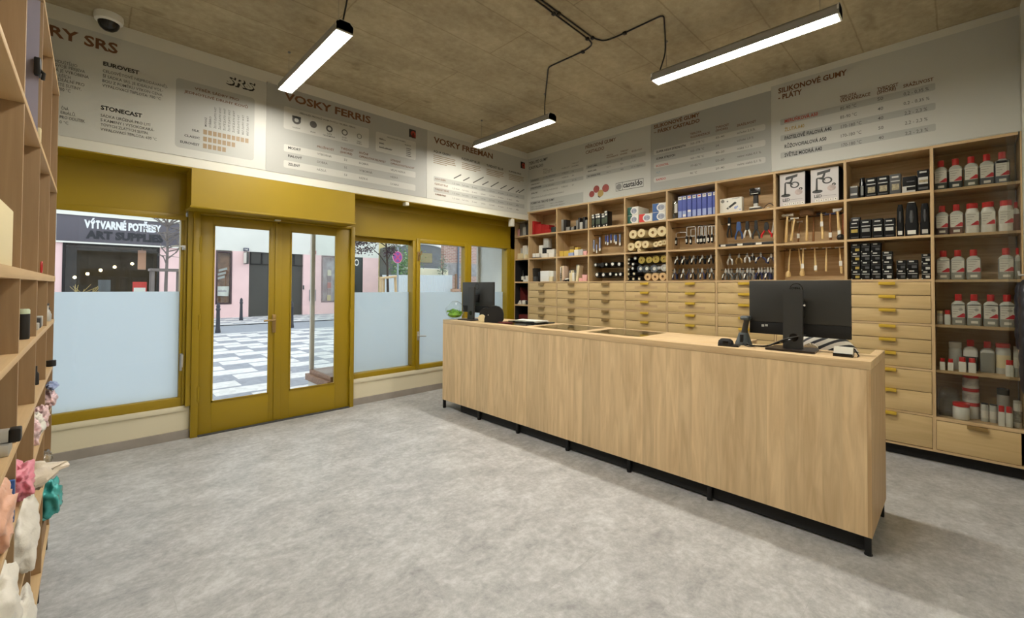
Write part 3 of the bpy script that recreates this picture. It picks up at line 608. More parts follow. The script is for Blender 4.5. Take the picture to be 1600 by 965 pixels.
# carving wax panel
t = panel('mid grey wall panel headed VOSKY FERRIS with tube profile symbols', -3.926, -1.973, 2.687, 3.612, 'y', sign_grey)
b = MB(); rr(b, -3.76, -2.802, 3.172, 3.412, PF, 'y', .02); rr(b, -2.712, -2.145, 3.163, 3.405, PF, 'y', .02)
for z in (2.928, 2.756): rr(b, -3.755, -2.145, z, z+.078, PF, 'y', .015)
b.build('light_boxes', sign_pill_l, t)
b = MB()
U = [-3.632, -3.456, -3.279, -3.102, -2.924]
b.quad([(U[0]-.045, FD, 3.335), (U[0]+.045, FD, 3.335), (U[0]+.045, FD, 3.31), (U[0]-.045, FD, 3.31)]); disc(b, U[0], 3.292, .045, FD, 'y', 0, .022); b.build('profile_symbol', ink_grey, t)
for i, z_, r_, q_ in ((1, 3.291, .038, 0), (2, 3.288, .038, .020), (3, 3.291, .036, .024), (4, 3.29, .030, .023)): b = MB(); disc(b, U[i], z_, r_, FD, 'y', 0, q_); b.build('profile_symbol', ink_grey, t)
b = MB()
for i in range(5): bar(b, -2.29, -2.215-.01*(i % 2), 3.285-.024*i, .008, FD, 'y')
for i in range(3): bar(b, -2.668, -2.58-.02*i+.12*(i == 2), 3.318-.052*i, .007, FD, 'y')
b.build('small_print', ink_grey, t)
def logo_square(t, u, z):
    b = MB(); bar(b, u, u+.100, z, .107, PF, 'y'); b.build('logo_square', ink_black, t)
    b = MB(); disc(b, u+.062, z+.052, .038, FD, 'y', 0, .012); bar(b, u+.04, u+.1, z+.008, .03, FD, 'y'); b.build('logo_mark', ink_red, t)
logo_square(t, -2.248, 3.45)
for k, n, m in (('ferris', 'title', ink_brown), ('ferris_row', 'row_names', ink_black), ('ferris_head', 'column_heads', ink_brown), ('ferris_val', 'table_values', ink_grey), ('ferris_cap', 'captions', ink_black)): letters(k, n, m, t)
# wax wire panel
t = panel('light grey wall panel headed VOSKY FREEMAN in the room corner', -1.970, -.012, 2.687, 3.612, 'y', sign_light)
b = MB()
for z in (2.935, 2.786): rr(b, -1.86, -.077, z, z+.07, PF, 'y', .012)
b.build('row_bands', sign_pill_d, t)
b = MB()
for x0, z0, x1, z1 in ((-1.523,3.031,-1.391,3.109),(-1.354,3.028,-1.237,3.096),(-1.17,3.029,-.966,3.149),(-.991,3.029,-.867,3.099),(-.823,3.028,-.655,3.128),(-.619,3.028,-.481,3.105),(-.452,3.025,-.319,3.103),(-.281,3.026,-.202,3.075),(-.212,3.029,-.082,3.106)):
    d = Vector((x1-x0, z1-z0)).normalized(); n = Vector((-d.y, d.x))*.0075
    b.quad([(x0-n.x, FD, z0-n.y), (x1-n.x, FD, z1-n.y), (x1+n.x, FD, z1+n.y), (x0+n.x, FD, z0+n.y)])
b.build('wire_drawings', ink_grey, t)
b = MB()
for u, w, n, z in ((-1.868, .37, 5, 3.290), (-1.38, .355, 4, 3.282), (-.912, .36, 4, 3.280), (-.443, .35, 4, 3.288)):
    for i in range(n): bar(b, u, u+w*(1, .96, .99, 1.02, .8)[i]*(.75 if i == n-1 else 1), z-.026*i, .009, FD, 'y')
b.build('body_text_lines', ink_tan, t)
logo_square(t, -.170, 3.445)
for k, n, m in (('freeman', 'title', ink_brown), ('freeman_sub', 'heading', ink_black), ('freeman_row', 'row_names', ink_brown), ('freeman_val', 'table_values', ink_grey)): letters(k, n, m, t)
# liquid and natural rubber panel
t = panel('light grey wall panel on liquid and natural rubber with three red moulds', -.115, -2.333, 2.742, 3.615, 'x', sign_light)
b = MB()
for z in (3.214, 3.083): rr(b, -.172, -1.26, z, z+.054, PX, 'x', .01)
for z in (3.225, 3.086): rr(b, -1.309, -2.263, z, z+.057, PX, 'x', .01)
rr(b, -.174, -1.259, 2.748, 2.900, PX, 'x', .006); b.build('row_bands', sign_pill_d, t)
b = MB()
disc(b, -1.49, 2.905, .052, PX, 'x'); disc(b, -1.41, 2.845, .046, PX-.0004, 'x'); disc(b, -1.645, 2.895, .056, PX, 'x'); disc(b, -1.545, 2.805, .03, PX, 'x', 2); disc(b, -1.562, 2.835, .05, PX-.0008, 'x', 1)
b.build('mould_picture', [mat('mould_red', (134, 46, 34), .5), ink_gold, ink_black], t)
b = MB()
for a in ((-1.811, -2.231, 2.822, .006), (-1.811, -2.231, 2.929, .006)): bar(b, a[0], a[1], a[2], a[3], PX, 'x')
for u in (-1.811, -1.912, -2.226): bar(b, u, u-.005, 2.822, .11, PX, 'x')
disc(b, -1.861, 2.878, .042, PX, 'x', 1); b.build('logo_frame', [ink_black, mgrey], t)
for k, n, m in (('liquid', 'title', ink_black), ('liquid_row', 'row_names', ink_black), ('liquid_val', 'table_values', ink_grey), ('natural', 'title', ink_brown), ('natural_row', 'row_names', ink_black), ('natural_head', 'column_heads', ink_brown), ('natural_val', 'table_values', ink_grey), ('logo', 'logo', ink_black)): letters(k, n, m, t)
# silicone strips panel
t = panel('mid grey wall panel headed SILIKONOVÉ GUMY PÁSKY with five table rows', -2.335, -3.728, 2.742, 3.615, 'x', sign_grey)
b = MB()
for z in (3.204, 3.032, 2.847): rr(b, -2.376, -3.673, z, z+.068, PX, 'x', .02)
b.build('row_bands', sign_pill_l, t)
for k, n, m in (('strips', 'title', ink_brown), ('strips_row', 'row_names', ink_black), ('strips_red', 'red_row_names', ink_red), ('strips_grey', 'pale_row_name', ink_blue), ('strips_head', 'column_heads', ink_brown), ('strips_val', 'table_values', ink_grey)): letters(k, n, m, t)
# silicone plates panel
t = panel('light grey wall panel headed SILIKONOVÉ GUMY PLÁTY at the cabinet end', -3.730, -5.465, 2.742, 3.655, 'x', sign_light)
b = MB()
for z in (3.214, 3.043, 2.860): rr(b, -3.815, -4.989, z, z+.062, PX, 'x', .012)
b.build('row_bands', sign_pill_d, t)
for k, n, m in (('plates', 'title', ink_brown), ('plates_head', 'column_heads', ink_brown), ('plates_red', 'red_row_name', ink_red), ('plates_gold', 'gold_row_name', ink_gold), ('plates_row', 'row_names', ink_black), ('plates_val', 'table_values', ink_grey)): letters(k, n, m, t)

# ------------------------------------------------------------------ lamps, cables, camera
GL = 'linear ceiling lamps'
def lamp(x, y0, y1, label, z=3.385):
    t = thing('linear_lamp', label, 'lamp', (x, (y0+y1)/2, z), GL)
    a, c = min(y0, y1), max(y0, y1)
    b = MB(); b.prism([(x-.056, z+.006), (x-.060, z-.006), (x-.064, z-.006), (x-.064, z+.052), (x-.035, z+.078), (x+.035, z+.078), (x+.064, z+.052), (x+.064, z-.006), (x+.060, z-.006), (x+.056, z+.006)], a, c, 'y'); b.build('housing', lamp_body, t)
    b = MB(); b.prism([(x-.056, z+.0058), (x-.030, z+.0005), (x+.030, z+.0005), (x+.056, z+.0058)], a+.012, c-.012, 'y', 0, True); b.build('diffuser', led, t)
    for y in (a, c):
        s = 1 if y == c else -1
        b = MB(); b.prism([(x-.060, z-.004), (x+.060, z-.004), (x+.065, z+.034), (x+.065, z+.056), (x+.037, z+.082), (x-.037, z+.082), (x-.065, z+.056), (x-.065, z+.034)], y-.012*(s > 0), y+.012*(s < 0), 'y'); b.build('end_cap', white_gloss, t)
    for y in (a+.12, c-.12):
        b = MB(); b.cyl((x, y, z+.07), (x, y, CZ), .0012, n=6); b.build('hanger_wire', mgrey, t)
        b = MB(); b.cyl((x, y, CZ-.012), (x, y, CZ), .012, n=10); b.build('ceiling_fixing', mgrey, t)
    return t
lamp(-3.885, -.56, -1.95, 'linear ceiling lamp hanging before the plaster panel near the door')
lamp(-1.48, -.555, -1.92, 'linear ceiling lamp nearest the room corner, over the counter')
lamp(-1.51, -3.17, -4.56, 'linear ceiling lamp over the large monitor end of the counter')
lamp(-3.885, -3.17, -4.56, 'linear ceiling lamp overhead beside the birch shelving')
GC = 'black cables on the ceiling'
def arc(pts, r=.05, n=4):
    out = [Vector(pts[0])]
    for a, b, c in zip(pts, pts[1:], pts[2:]):
        a, b, c = Vector(a), Vector(b), Vector(c); u = (a-b).normalized(); v = (c-b).normalized()
        k = min(r, (a-b).length*.45, (c-b).length*.45)
        for i in range(n+1):
            s = i/n; out.append((b+u*k)*(1-s)**2+b*2*s*(1-s)+(b+v*k)*s**2)
    out.append(Vector(pts[-1])); return out
def cable(label, pts, clips):
    t = thing('ceiling_cable', label, 'cable', pts[0], GC)
    b = MB(); b.tube(arc(pts), .0065, 8); b.build('wire', black, t)
    for c in clips:
        b = MB(); b.box(c[0]-.014, c[0]+.014, c[1]-.014, c[1]+.014, CZ-.022, CZ, bev=.003); b.build('clip', black, t)
z = CZ-.008
cable('black ceiling cable dropping to the lamp nearest the corner', [(-4.3, -2.95, z), (-2.82, -2.85, z), (-2.05, -2.82, z), (-1.95, -2.80, z), (-1.915, -2.70, z), (-1.925, -2.24, z), (-1.47, -1.80, z), (-1.47, -1.79, 3.60), (-1.48, -1.80, 3.458)], [(-3.2, -2.87), (-2.55, -2.84), (-2.06, -2.82), (-1.912, -2.66)])
cable('black ceiling cable dropping to the lamp above the large monitor', [(-4.3, -2.99, z), (-2.79, -2.88, z), (-2.02, -2.86, z), (-1.92, -2.90, z), (-1.90, -3.0, z), (-1.90, -3.46, z), (-1.55, -3.30, z), (-1.53, -3.29, 3.60), (-1.51, -3.22, 3.458)], [(-3.2, -2.91), (-2.52, -2.87), (-2.04, -2.86), (-1.90, -3.10)])
cable('black ceiling cable feeding the lamp near the door', [(-3.885, -4.9, z), (-3.885, -2.02, z), (-3.885, -1.98, 3.60), (-3.885, -1.90, 3.458)], [(-3.885, -2.6), (-3.885, -4.0)])
t = thing('dome_camera', 'white dome security camera on the ceiling over the plaster panel', 'camera', (-5.135, -.23, CZ))
b = MB(); b.lathe([(.092, 0), (.094, -.03), (.088, -.055), (.074, -.066)], (-5.135, -.23, CZ), n=28); b.build('base_ring', white_gloss, t)
b = MB(); b.lathe([(.070, -.064), (.066, -.085), (.054, -.108), (.034, -.124), (.010, -.131)], (-5.135, -.23, CZ), n=28); dm = b.build('dome', black_gloss, t)
b = MB(); b.cyl((-5.135, -.23, CZ-.132), (-5.135, -.23, CZ-.1315), .012); b.build('lens', dgrey, dm)

# ------------------------------------------------------------------ wall cabinets
BAY, Y0 = .602, -.1432
ROW = (2.355, 1.966, 1.581)          # shelf tops, upper to lower
DR = ((1.554, 1.440), (1.434, 1.319), (1.313, 1.194), (1.169, 1.054), (1.048, .935), (.929, .803), (.778, .600), (.594, .413), (.388, .124))
GCAB = 'oak wall cabinets with nine drawers'
H = .011
def col_y(i): return Y0-BAY*i
def cabinet(i, label, drawers=True, ya=None, yb=None):
    ya = col_y(i) if ya is None else ya; yb = col_y(i+1) if yb is None else yb
    t = thing('wall_cabinet', label, 'cabinet', (.17, (ya+yb)/2, 0), GCAB if drawers else None)
    b = MB(); b.box(0, .34, ya-H, ya, .10, 2.735); b.box(0, .34, yb, yb+H, .10, 2.735); b.build('side_panels', oak_v, t)
    b = MB(); b.box(0, .34, yb+H, ya-H, 2.713, 2.735); b.build('top_panel', oak_h, t)
    MB().box(.335, .345, yb+H, ya-H, .10, 2.713).build('back_panel', oak_h, t)
    for z in (2.355, 1.966, 1.581) + (() if drawers else (1.195,)): MB().box(0, .335, yb+H, ya-H, z-.022, z).build('shelf', oak_h, t)
    for z in (.10, 1.173, .782, .392): MB().box(0, .335, yb+H, ya-H, z, z+.018).build('rail', oak_h, t)
    MB().box(.075, .30, yb, ya, 0.0005, .10).build('plinth', black_matt, t)
    if drawers:
        yc = (ya+yb)/2+ (0 if i < 7 else -.0)
        for a, c in DR:
            dr = MB().box(.001, .020, yb+H+.003, ya-H-.003, c, a, bev=.001)
            dr.box(.05, .30, yb+H+.02, ya-H-.02, c+.01, c+.02); dr.box(.018, .03, yb+H+.02, ya-H-.02, c+.01, a-.01)
            dr = dr.build('drawer', oak_front, t)
            if i in (3, 4) and a > 1.3:
                MB().quad([(.0004, ya-.15, a-.045), (.0004, yb+.13, a-.045), (.0004, yb+.13, a-.078), (.0004, ya-.15, a-.078)]).build('label_strip', mat('tan_label', (190, 160, 116), .6), dr, label='tan paper label strip')
            lp = .034 if i < 3 else .024
            hb = MB(); hb.box(-.026, .012, yc-.058, yc+.058, a, a+.003, bev=.0008); hb.box(-.0275, -.0245, yc-.058, yc+.058, a-lp, a+.003, bev=.0008); hb.build('handle', dull_brass if i < 3 else brass, dr, label='brass edge pull')
    return t
WORDS = ['first', 'second', 'third', 'fourth', 'fifth', 'sixth', 'seventh', 'eighth']
DESC = ['with red boxes on its top shelf', 'with pink and yellow cartons on its shelves', 'with rows of black brushes above its drawers', 'with cream felt rollers above its drawers', 'with blue binders on its top shelf', 'with hanging pliers and a digital microscope', 'with hanging hammers and lamp boxes', 'full of small black boxes beside the glass cabinet']
CABS = [cabinet(i, 'tall oak cabinet '+DESC[i]) for i in range(8)]
RAIL = {}
def rail(ci, x, z):
    c = CABS[ci]; ya, yb = col_y(ci)-H, col_y(ci+1)+H
    MB().cyl((x, ya, z), (x, yb, z), .004, n=8).build('hanging_rail', blackmetal, c)
# narrow open corner unit
t = thing('corner_shelf', 'narrow open corner shelving unit tucked behind the ochre window wall', 'shelf', (.17, .02, 0))
ya, yb = .195, col_y(0)
b = MB(); b.box(0, .34, yb, yb+H, .10, 2.735); b.box(0, .34, ya-H, ya, .10, 2.735); b.build('side_panels', oak_v, t)
MB().box(0, .34, yb+H, ya-H, 2.713, 2.735).build('top_panel', oak_h, t)
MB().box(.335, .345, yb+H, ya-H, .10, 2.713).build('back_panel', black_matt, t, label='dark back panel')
for z in (2.355, 1.966, 1.581, 1.195, .80, .40, .122): MB().box(0, .335, yb+H, ya-H, z-.022, z).build('shelf', oak_h, t)
MB().box(.075, .30, yb, ya, .0005, .10).build('plinth', black_matt, t)
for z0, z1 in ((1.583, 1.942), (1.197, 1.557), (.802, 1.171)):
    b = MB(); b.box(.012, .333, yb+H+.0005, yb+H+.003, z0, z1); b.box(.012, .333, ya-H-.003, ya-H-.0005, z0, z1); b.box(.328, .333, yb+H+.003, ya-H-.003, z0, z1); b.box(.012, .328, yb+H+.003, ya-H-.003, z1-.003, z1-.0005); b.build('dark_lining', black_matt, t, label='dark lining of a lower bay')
# glass fronted cabinet at the end
GZ = (2.352, 1.962, 1.576, 1.190, .801)
t = thing('display_cabinet', 'oak display cabinet with sliding glass doors full of red capped bottles', 'cabinet', (.17, -5.21, 0))
ya, yb = col_y(8), -5.462
b = MB(); b.box(0, .34, ya-H, ya, .10, 2.735); b.box(0, .34, yb-.006, yb+.002, .10, 2.735); b.build('side_panels', oak_v, t)
MB().box(0, .34, yb+H, ya-H, 2.713, 2.735).build('top_panel', oak_h, t)
MB().box(.335, .345, yb+H, ya-H, .10, 2.713).build('back_panel', oak_h, t)
for z in GZ: MB().box(.022, .335, yb+.002, ya-H, z-.022, z).build('shelf', oak_h, t)
MB().box(0, .335, yb+.002, ya-H, .375, .401).build('shelf', oak_h, t)
MB().box(0, .335, yb+.002, ya-H, .10, .120).build('rails', oak_h, t)
b = MB(); b.box(.002, .02, yb+.018, ya-H-.002, .124, .370, bev=.001); b.box(.02, .3, yb+.03, ya-H-.02, .13, .15); dr = b.build('drawer', oak_front, t)
b = MB(); b.box(-.026, .01, -5.268, -5.152, .370, .373, bev=.0008); b.box(-.0275, -.0245, -5.268, -5.152, .344, .373, bev=.0008); b.build('handle', dull_brass, dr, label='brass edge pull')
MB().box(.003, .008, -5.435, ya-H, .403, 2.712).build('sliding_glass_door', cab_glass, t)
MB().box(.012, .017, yb+.002, -5.39, .403, 2.712).build('sliding_glass_door', cab_glass, t)
MB().box(.075, .30, yb, ya, .0005, .10).build('plinth', black_matt, t)

# ------------------------------------------------------------------ counter
KX, KX2, KA, KB, KT, KBOT = -2.07, -1.406, -.654, -4.766, 1.086, .103
zb0 = KT-.0465
t = thing('sales_counter', 'long oak plank shop counter standing on black legs', 'counter', (-1.74, -2.71, 0))
MB().box(KX+.001, KX+.022, KB+.02, KA, KBOT, KT-.048).build('front_panel', oak_plank, t)
MB().box(KX+.001, KX2, KB+.0005, KB+.0195, KBOT, zb0).build('end_panel', oak_end, t)
MB().box(KX+.022, KX2, KA-.02, KA, KBOT, KT-.048).build('end_panel', oak_end, t)
# top with three glazed openings, full depth as far as the work place, then a narrow front ledge
WX0, WX1 = -1.945, -1.44
OPEN = ((-1.355, -1.955), (-2.045, -2.630), (-2.725, -3.265))
zb, zt = KT-.046, KT
b = MB(); bx = lambda x0, x1, y0, y1: b.box(x0, x1, y0, y1, zb, zt, bev=.0012)
TX2 = -1.400
bx(KX, WX0, KB+.0, KA)
bx(WX1, TX2, -3.99, KA)
prev = KA
for a, c in OPEN: bx(WX0, WX1, a, prev); prev = c
bx(WX0, WX1, -3.99, prev)
bx(WX0, -1.70, KB+.0, -3.99)
bx(-1.70, KX2, KB, KB+.046)
b.build('top', oak_top, t)
for a, c in OPEN:
    MB().box(WX0, WX1, c, a, KT-.010, KT-.0015).build('glass_insert', top_glass, t)
    b = MB(); b.box(WX0-.02, WX1+.02, c-.02, a+.02, KT-.19, KT-.18); b.box(WX0-.02, WX1+.02, a+.002, a+.02, KT-.18, zb); b.box(WX0-.02, WX1+.02, c-.02, c-.002, KT-.18, zb); b.build('display_tray', brown_wood, t, label='dark brown display tray under the glass')
MB().box(-1.70, TX2, KB+.02, -3.99, .71, .735).build('desk', oak_top, t)
MB().box(-1.70, -1.68, KB+.02, -3.99, .735, zb).build('desk_upstand', oak_end, t)
MB().box(-1.70, TX2, -4.01, -3.99, .12, zb).build('desk_side', oak_end, t)
MB().box(KX+.036, KX+.056, -4.745, -.98, .012, KBOT).build('plinth', black_matt, t)
b = MB(); b.box(KX+.022, TX2-.03, KB+.02, KA-.02, KBOT, KBOT+.02); b.build('bottom_panel', black_matt, t)
for y in (-.672, -1.34, -1.955, -2.60, -3.235, -3.875, -4.745):
    b = MB(); b.box(KX+.004, KX+.034, y-.015, y+.015, .003, KBOT, bev=.002); b.cyl((KX+.019, y, .0005), (KX+.019, y, .006), .02); b.build('leg', blackmetal, t)
for y in (-.672, -2.6, -4.745):
    MB().box(TX2-.07, TX2-.04, y-.015, y+.015, .0005, KBOT, bev=.002).build('leg', blackmetal, t)

# ------------------------------------------------------------------ birch shelving on the left
SX0, SX1 = -5.715, -5.36
UPY = [-1.48-.575*i for i in range(7)]
LR = (2.61, 2.045, 1.545, 1.30, 1.045, .825, .535, .135)
t = thing('shelving_unit', 'tall birch pigeonhole shelving unit along the left wall', 'shelf', (-5.54, -3.2, 0))
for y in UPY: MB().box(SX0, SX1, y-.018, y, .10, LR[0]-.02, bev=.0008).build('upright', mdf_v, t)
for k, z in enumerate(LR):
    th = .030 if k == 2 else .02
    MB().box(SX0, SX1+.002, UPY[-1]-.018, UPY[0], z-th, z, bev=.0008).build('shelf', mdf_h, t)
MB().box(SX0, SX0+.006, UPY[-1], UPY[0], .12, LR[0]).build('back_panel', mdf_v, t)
for y in UPY:
    MB().box(SX1-.035, SX1-.004, y-.03, y-.002, .0005, .115, bev=.002).build('foot', blackmetal, t)
    MB().box(SX0+.02, SX0+.05, y-.03, y-.002, .0005, .115, bev=.002).build('foot', blackmetal, t)

# ------------------------------------------------------------------ stock on the wall cabinets
def carton(name, label, cat, y0, y1, z0, z1, x0, dep, mats, art=(), group=None, bev=.0015):
    """box whose printed front faces the room; art: (fy0, fy1, fz0, fz1, slot) patches on that front"""
    b = MB(); b.box(x0, x0+dep, y1, y0, z0, z1, 0, bev)
    for n, (a, c, e, f, s) in enumerate(art):
        ya, yc = y0-(y0-y1)*a, y0-(y0-y1)*c; za, zc = z0+(z1-z0)*e, z0+(z1-z0)*f
        X = x0-.0006-.0003*n
        b.quad([(X, ya, za), (X, yc, za), (X, yc, zc), (X, ya, zc)], s)
    return b.build(name, mats, None, (x0+dep/2, (y0+y1)/2, z0), label=label, cat=cat, group=group)
G_ = .0006
# corner unit
def cc(lbl, y0, y1, z0, z1, x0, dep, mats, **k): return carton(k.pop('name', 'carton'), lbl, k.pop('cat', 'box'), y0, y1, z0+G_, z1, x0, dep, mats, **k)
GCO = 'goods in the corner shelving unit'
cc('pink carton at the window end of the corner unit top shelf', .180, .150, 2.355, 2.488, .06, .12, pink_card, group=GCO)
cc('large grey carton on the corner unit top shelf', .145, .02, 2.355, 2.575, .08, .20, mgrey, group=GCO)
cc('smaller grey carton leaning before the large one in the corner unit', .052, -.005, 2.355, 2.505, .06, .018, lgrey, group=GCO)
cc('brown carton at the right of the corner unit top shelf', .010, -.09, 2.355, 2.575, .10, .18, dgrey, group=GCO)
cc('pale grey carton at the back left of the corner unit second shelf', .175, .115, 1.966, 2.165, .13, .10, lgrey, group=GCO)
cc('tall white carton in the middle of the corner unit second shelf', .105, .012, 1.966, 2.198, .11, .12, white, group=GCO)
cc('small cream cube at the front of the corner unit second shelf', .170, .085, 1.966, 2.065, .05, .07, cream, group=GCO)
cc('white upright carton at the right of the corner unit second shelf', -.025, -.095, 1.966, 2.158, .09, .10, white, group=GCO)
cc('tiny cream box before the right upright carton in the corner unit', .0, -.055, 1.966, 2.038, .05, .03, cream, group=GCO)
b = MB(); b.lathe([(.030, 0), (.031, .10), (.014, .13), (.014, .165), (.017, .168), (.017, .19)], (.12, .10, 1.581+G_), n=16, m=0); b.lathe([(.0315, .03), (.0315, .09)], (.12, .10, 1.581+G_), n=16, m=1, cap=False)
b.build('bottle', [black_gloss, white], None, (.12, .10, 1.581), label='black bottle with white label in the dark corner bay', cat='bottle', group=GCO)
cc('white box stacked on another at the corner unit third shelf', .01, -.085, 1.618, 1.680, .08, .09, white, group=GCO)
cc('flat white box under a box on the corner unit third shelf', .05, -.09, 1.581, 1.617, .07, .12, white_gloss, group=GCO)
b = MB(); b.prism([(.17, 1.1956), (.02, 1.1956), (.05, 1.33), (.17, 1.50)], .12, .30, 'x'); b.build('folded_cloth', dred, None, (.2, .1, 1.195), label='dark red cloth draped in the lower corner bay', cat='cloth', group=GCO)
b = MB(); b.prism([(.165, 1.1956), (.10, 1.1956), (.115, 1.262)], .05, .09, 'x'); b.build('paper_tag', white, None, (.07, .13, 1.195), label='white folded tag before the red cloth', cat='tag', group=GCO)
cc('small white box beside the folded tag in the corner unit', .055, -.005, 1.195, 1.265, .05, .05, white, group=GCO)
cc('black flat case at the right of the lower corner bay', -.02, -.12, 1.195, 1.255, .06, .15, black, group=GCO)
cc('dark red box in the lowest visible corner bay', .16, -.05, .80, 1.02, .08, .18, dred, group=GCO)

# first cabinet: red boxes, white stack, white files
z = ROW[0]; g = 'red boxes on the top shelf of the first cabinet'
cc('tall narrow red box at the left of the red boxes', -.158, -.196, z, 2.588, .07, .17, redcard, group=g)
cc('wide red box beside the tall narrow one', -.200, -.340, z, 2.530, .09, .19, redcard, group=g)
cc('red box in the middle of the red row', -.343, -.424, z, 2.510, .09, .19, redcard, group=g)
cc('low red box lying at the right of the red row', -.430, -.556, z, 2.424, .08, .17, redcard, group=g)
cc('red box resting on the low red one', -.432, -.505, 2.4246, 2.500, .09, .15, redcard, group=g)
cc('dark red box at the back right of the red row', -.560, -.660, z+.0, 2.520, .19, .12, dred, group=g)
cc('dark green box at the right end of the red row', -.563, -.655, z, 2.452, .08, .10, mat('dark_green_card', (40, 52, 50), .6), group=g)
z = ROW[1]; g = 'white boxes on the second shelf of the first cabinet'
cc('tall white carton at the left of the white pile', -.290, -.372, z, 2.176, .09, .10, white, group=g)
cc('black carton carrying the topmost white box', -.376, -.462, z, 2.128, .08, .14, black, group=g)
cc('topmost white box of the pile on the first cabinet', -.382, -.475, 2.1286, 2.285, .10, .10, lgrey, group=g)
cc('white box beside the black carton, carrying another', -.515, -.632, z, 2.039, .07, .12, white, group=g)
cc('white box on top at the right of the white pile', -.468, -.632, 2.0396, 2.100, .08, .12, white, group=g)
cc('low white box before the black carton', -.412, -.508, z, 2.034, .04, .036, white, group=g)
for i, (a, c) in enumerate(((-.198, -.258), (-.272, -.342))):
    carton('carton', ('left', 'right')[i]+' of two tiny white cubes on the first cabinet', 'box', a, c, z+.0146, 2.044, .035, .05, [white], group=g)
    carton('tray', ('left', 'right')[i]+' low dark tray under a tiny white cube', 'tray', a+.012, c-.012, z+G_, z+.014, .03, .07, [black], group=g)
z = ROW[2]; g = 'files and boxes on the third shelf of the first cabinet'
b = MB(); b.prism([(-.165, z+G_), (-.205, z+G_), (-.185, 1.807), (-.150, 1.80)], .09, .25, 'x'); b.build('dark_slab', charcoal, None, (.17, -.18, z), label='dark slab leaning at the left of the white files', cat='board', group=g)
cc('short dark grey box before the leaning slab', -.21, -.262, z, 1.664, .05, .10, dgrey, group=g)
for i, (a, c, h_, m_) in enumerate(((-.270, -.300, 1.74, black), (-.302, -.342, 1.72, black_matt))):
    cc(('black', 'matt black')[i]+' book standing left of the white files', a, c, z, h_, .10, .16, m_, name='book', cat='book', group=g)
cc('large white box facing out on the first cabinet', -.352, -.530, z, 1.752, .06, .20, white_gloss, group=g)
for i in range(3):
    cc(nth(i, 3)+' of three slim white files', -.533-.033*i, -.563-.033*i, z, 1.748, .06, .20, [white, lgrey], name='file', cat='file', group=g, art=((.2, .8, .1, .3, 1),))
cc('cream box before the slim white files', -.568, -.634, z, 1.659, .03, .028, cream, group=g)
cc('black board at the back of the first cabinet third shelf', -.60, -.725, z, 1.935, .27, .02, black_matt, name='board', cat='board', group=g)

# second cabinet: grey blocks, small cartons, wax and wood samples
z = ROW[0]; g = 'grey and black blocks on the second cabinet'
for y0, y1, zt_, x0, m_, l in ((-.700, -.800, 2.552, .10, mgrey, 'large grey block at the left'), (-.806, -.852, 2.546, .10, black, 'tall black slab beside the large grey block'), (-.708, -.742, 2.419, .05, dgrey, 'small grey block before the large one'),
    (-.861, -.925, 2.427, .09, mgrey, 'low grey block left of the middle'), (-.930, -.950, 2.424, .09, black, 'low black block in the middle'), (-.956, -1.008, 2.416, .09, mgrey, 'low grey block right of the middle'), (-1.012, -1.030, 2.43, .09, black, 'narrow black block right of the middle'),
    (-1.046, -1.084, 2.515, .10, mgrey, 'tall grey block of the right group'), (-1.087, -1.117, 2.546, .10, black, 'tall black slab of the right group'), (-1.121, -1.170, 2.473, .09, lgrey, 'pale grey block between two black slabs'), (-1.174, -1.212, 2.548, .10, black, 'rightmost tall black slab'), (-1.216, -1.25, 2.50, .10, mgrey, 'grey block against the right side')):
    cc(l+' on the second cabinet top shelf', y0, y1, z, zt_, x0, .11, m_, name='wax_block', cat='block', group=g)
z = ROW[1]; g = 'small cartons on the second cabinet'
for y0, y1, z0, zt_, x0, m_, l in ((-.742, -.832, z, 2.055, .06, yellow_card, 'left yellow carton'), (-.842, -.932, z, 2.052, .06, yellow_card, 'right yellow carton'), (-.938, -1.028, z, 2.019, .05, pale_blue, 'pale blue low carton'), (-.945, -1.025, 2.0196, 2.066, .07, yellow_card, 'yellow tin on the pale blue carton'), (-.952, -1.024, 2.0666, 2.116, .07, dull_brass, 'gold tin at the top of the stack'),
    (-1.050, -1.125, z, 2.056, .05, white, 'white carton with print'), (-1.128, -1.208, z, 2.061, .05, lgrey, 'grey carton beside the white one'), (-1.218, -1.282, z, 2.032, .05, pink_card, 'pink carton at the right end'), (-1.032, -1.09, 2.0566, 2.10, .09, yellow_card, 'yellow box on the white carton')):
    cc(l+' on the second cabinet middle shelf', y0, y1, z0, zt_, x0, .085, m_, group=g)
z = ROW[2]; g = 'boards and samples on the second cabinet'
for y0, y1, zt_, x0, m_, l in ((-.758, -.776, 1.811, .07, white, 'white board at the left'), (-.780, -.806, 1.820, .07, cream, 'cream board second'), (-.812, -.845, 1.822, .06, mat('rosy_beige', (222, 196, 172), .65), 'rosy beige board third'), (-1.029, -1.066, 1.838, .13, lgrey, 'tall pale bottle-like block'), (-.957, -.982, 1.712, .05, cream, 'short cream stick'), (-.988, -1.010, 1.750, .05, cream, 'medium cream stick'), (-1.014, -1.048, 1.713, .05, white, 'short white stick')):
    cc(l+' on the second cabinet lower shelf', y0, y1, z, zt_, x0, .12 if 'board' in l else .05, m_, name='board' if 'board' in l else 'stick', cat='board' if 'board' in l else 'sample', group=g)
b = MB(); b.prism([(-1.08, z+G_), (-1.118, z+G_), (-1.150, 1.82), (-1.108, 1.822)], .05, .15, 'x'); b.build('board', cream, None, (.1, -1.1, z), label='slanted cream board before the pink boxes', cat='board', group=g)
b = MB(); b.lathe([(.085, 0), (.085, .03)], (.20, -.895, 1.685), 'x', 28); b.box(.20, .23, -.95, -.84, z+G_, 1.61); b.build('round_slab', mgrey, None, (.21, -.895, z), label='round grey slab standing on edge behind the pale stones', cat='slab', group=g)
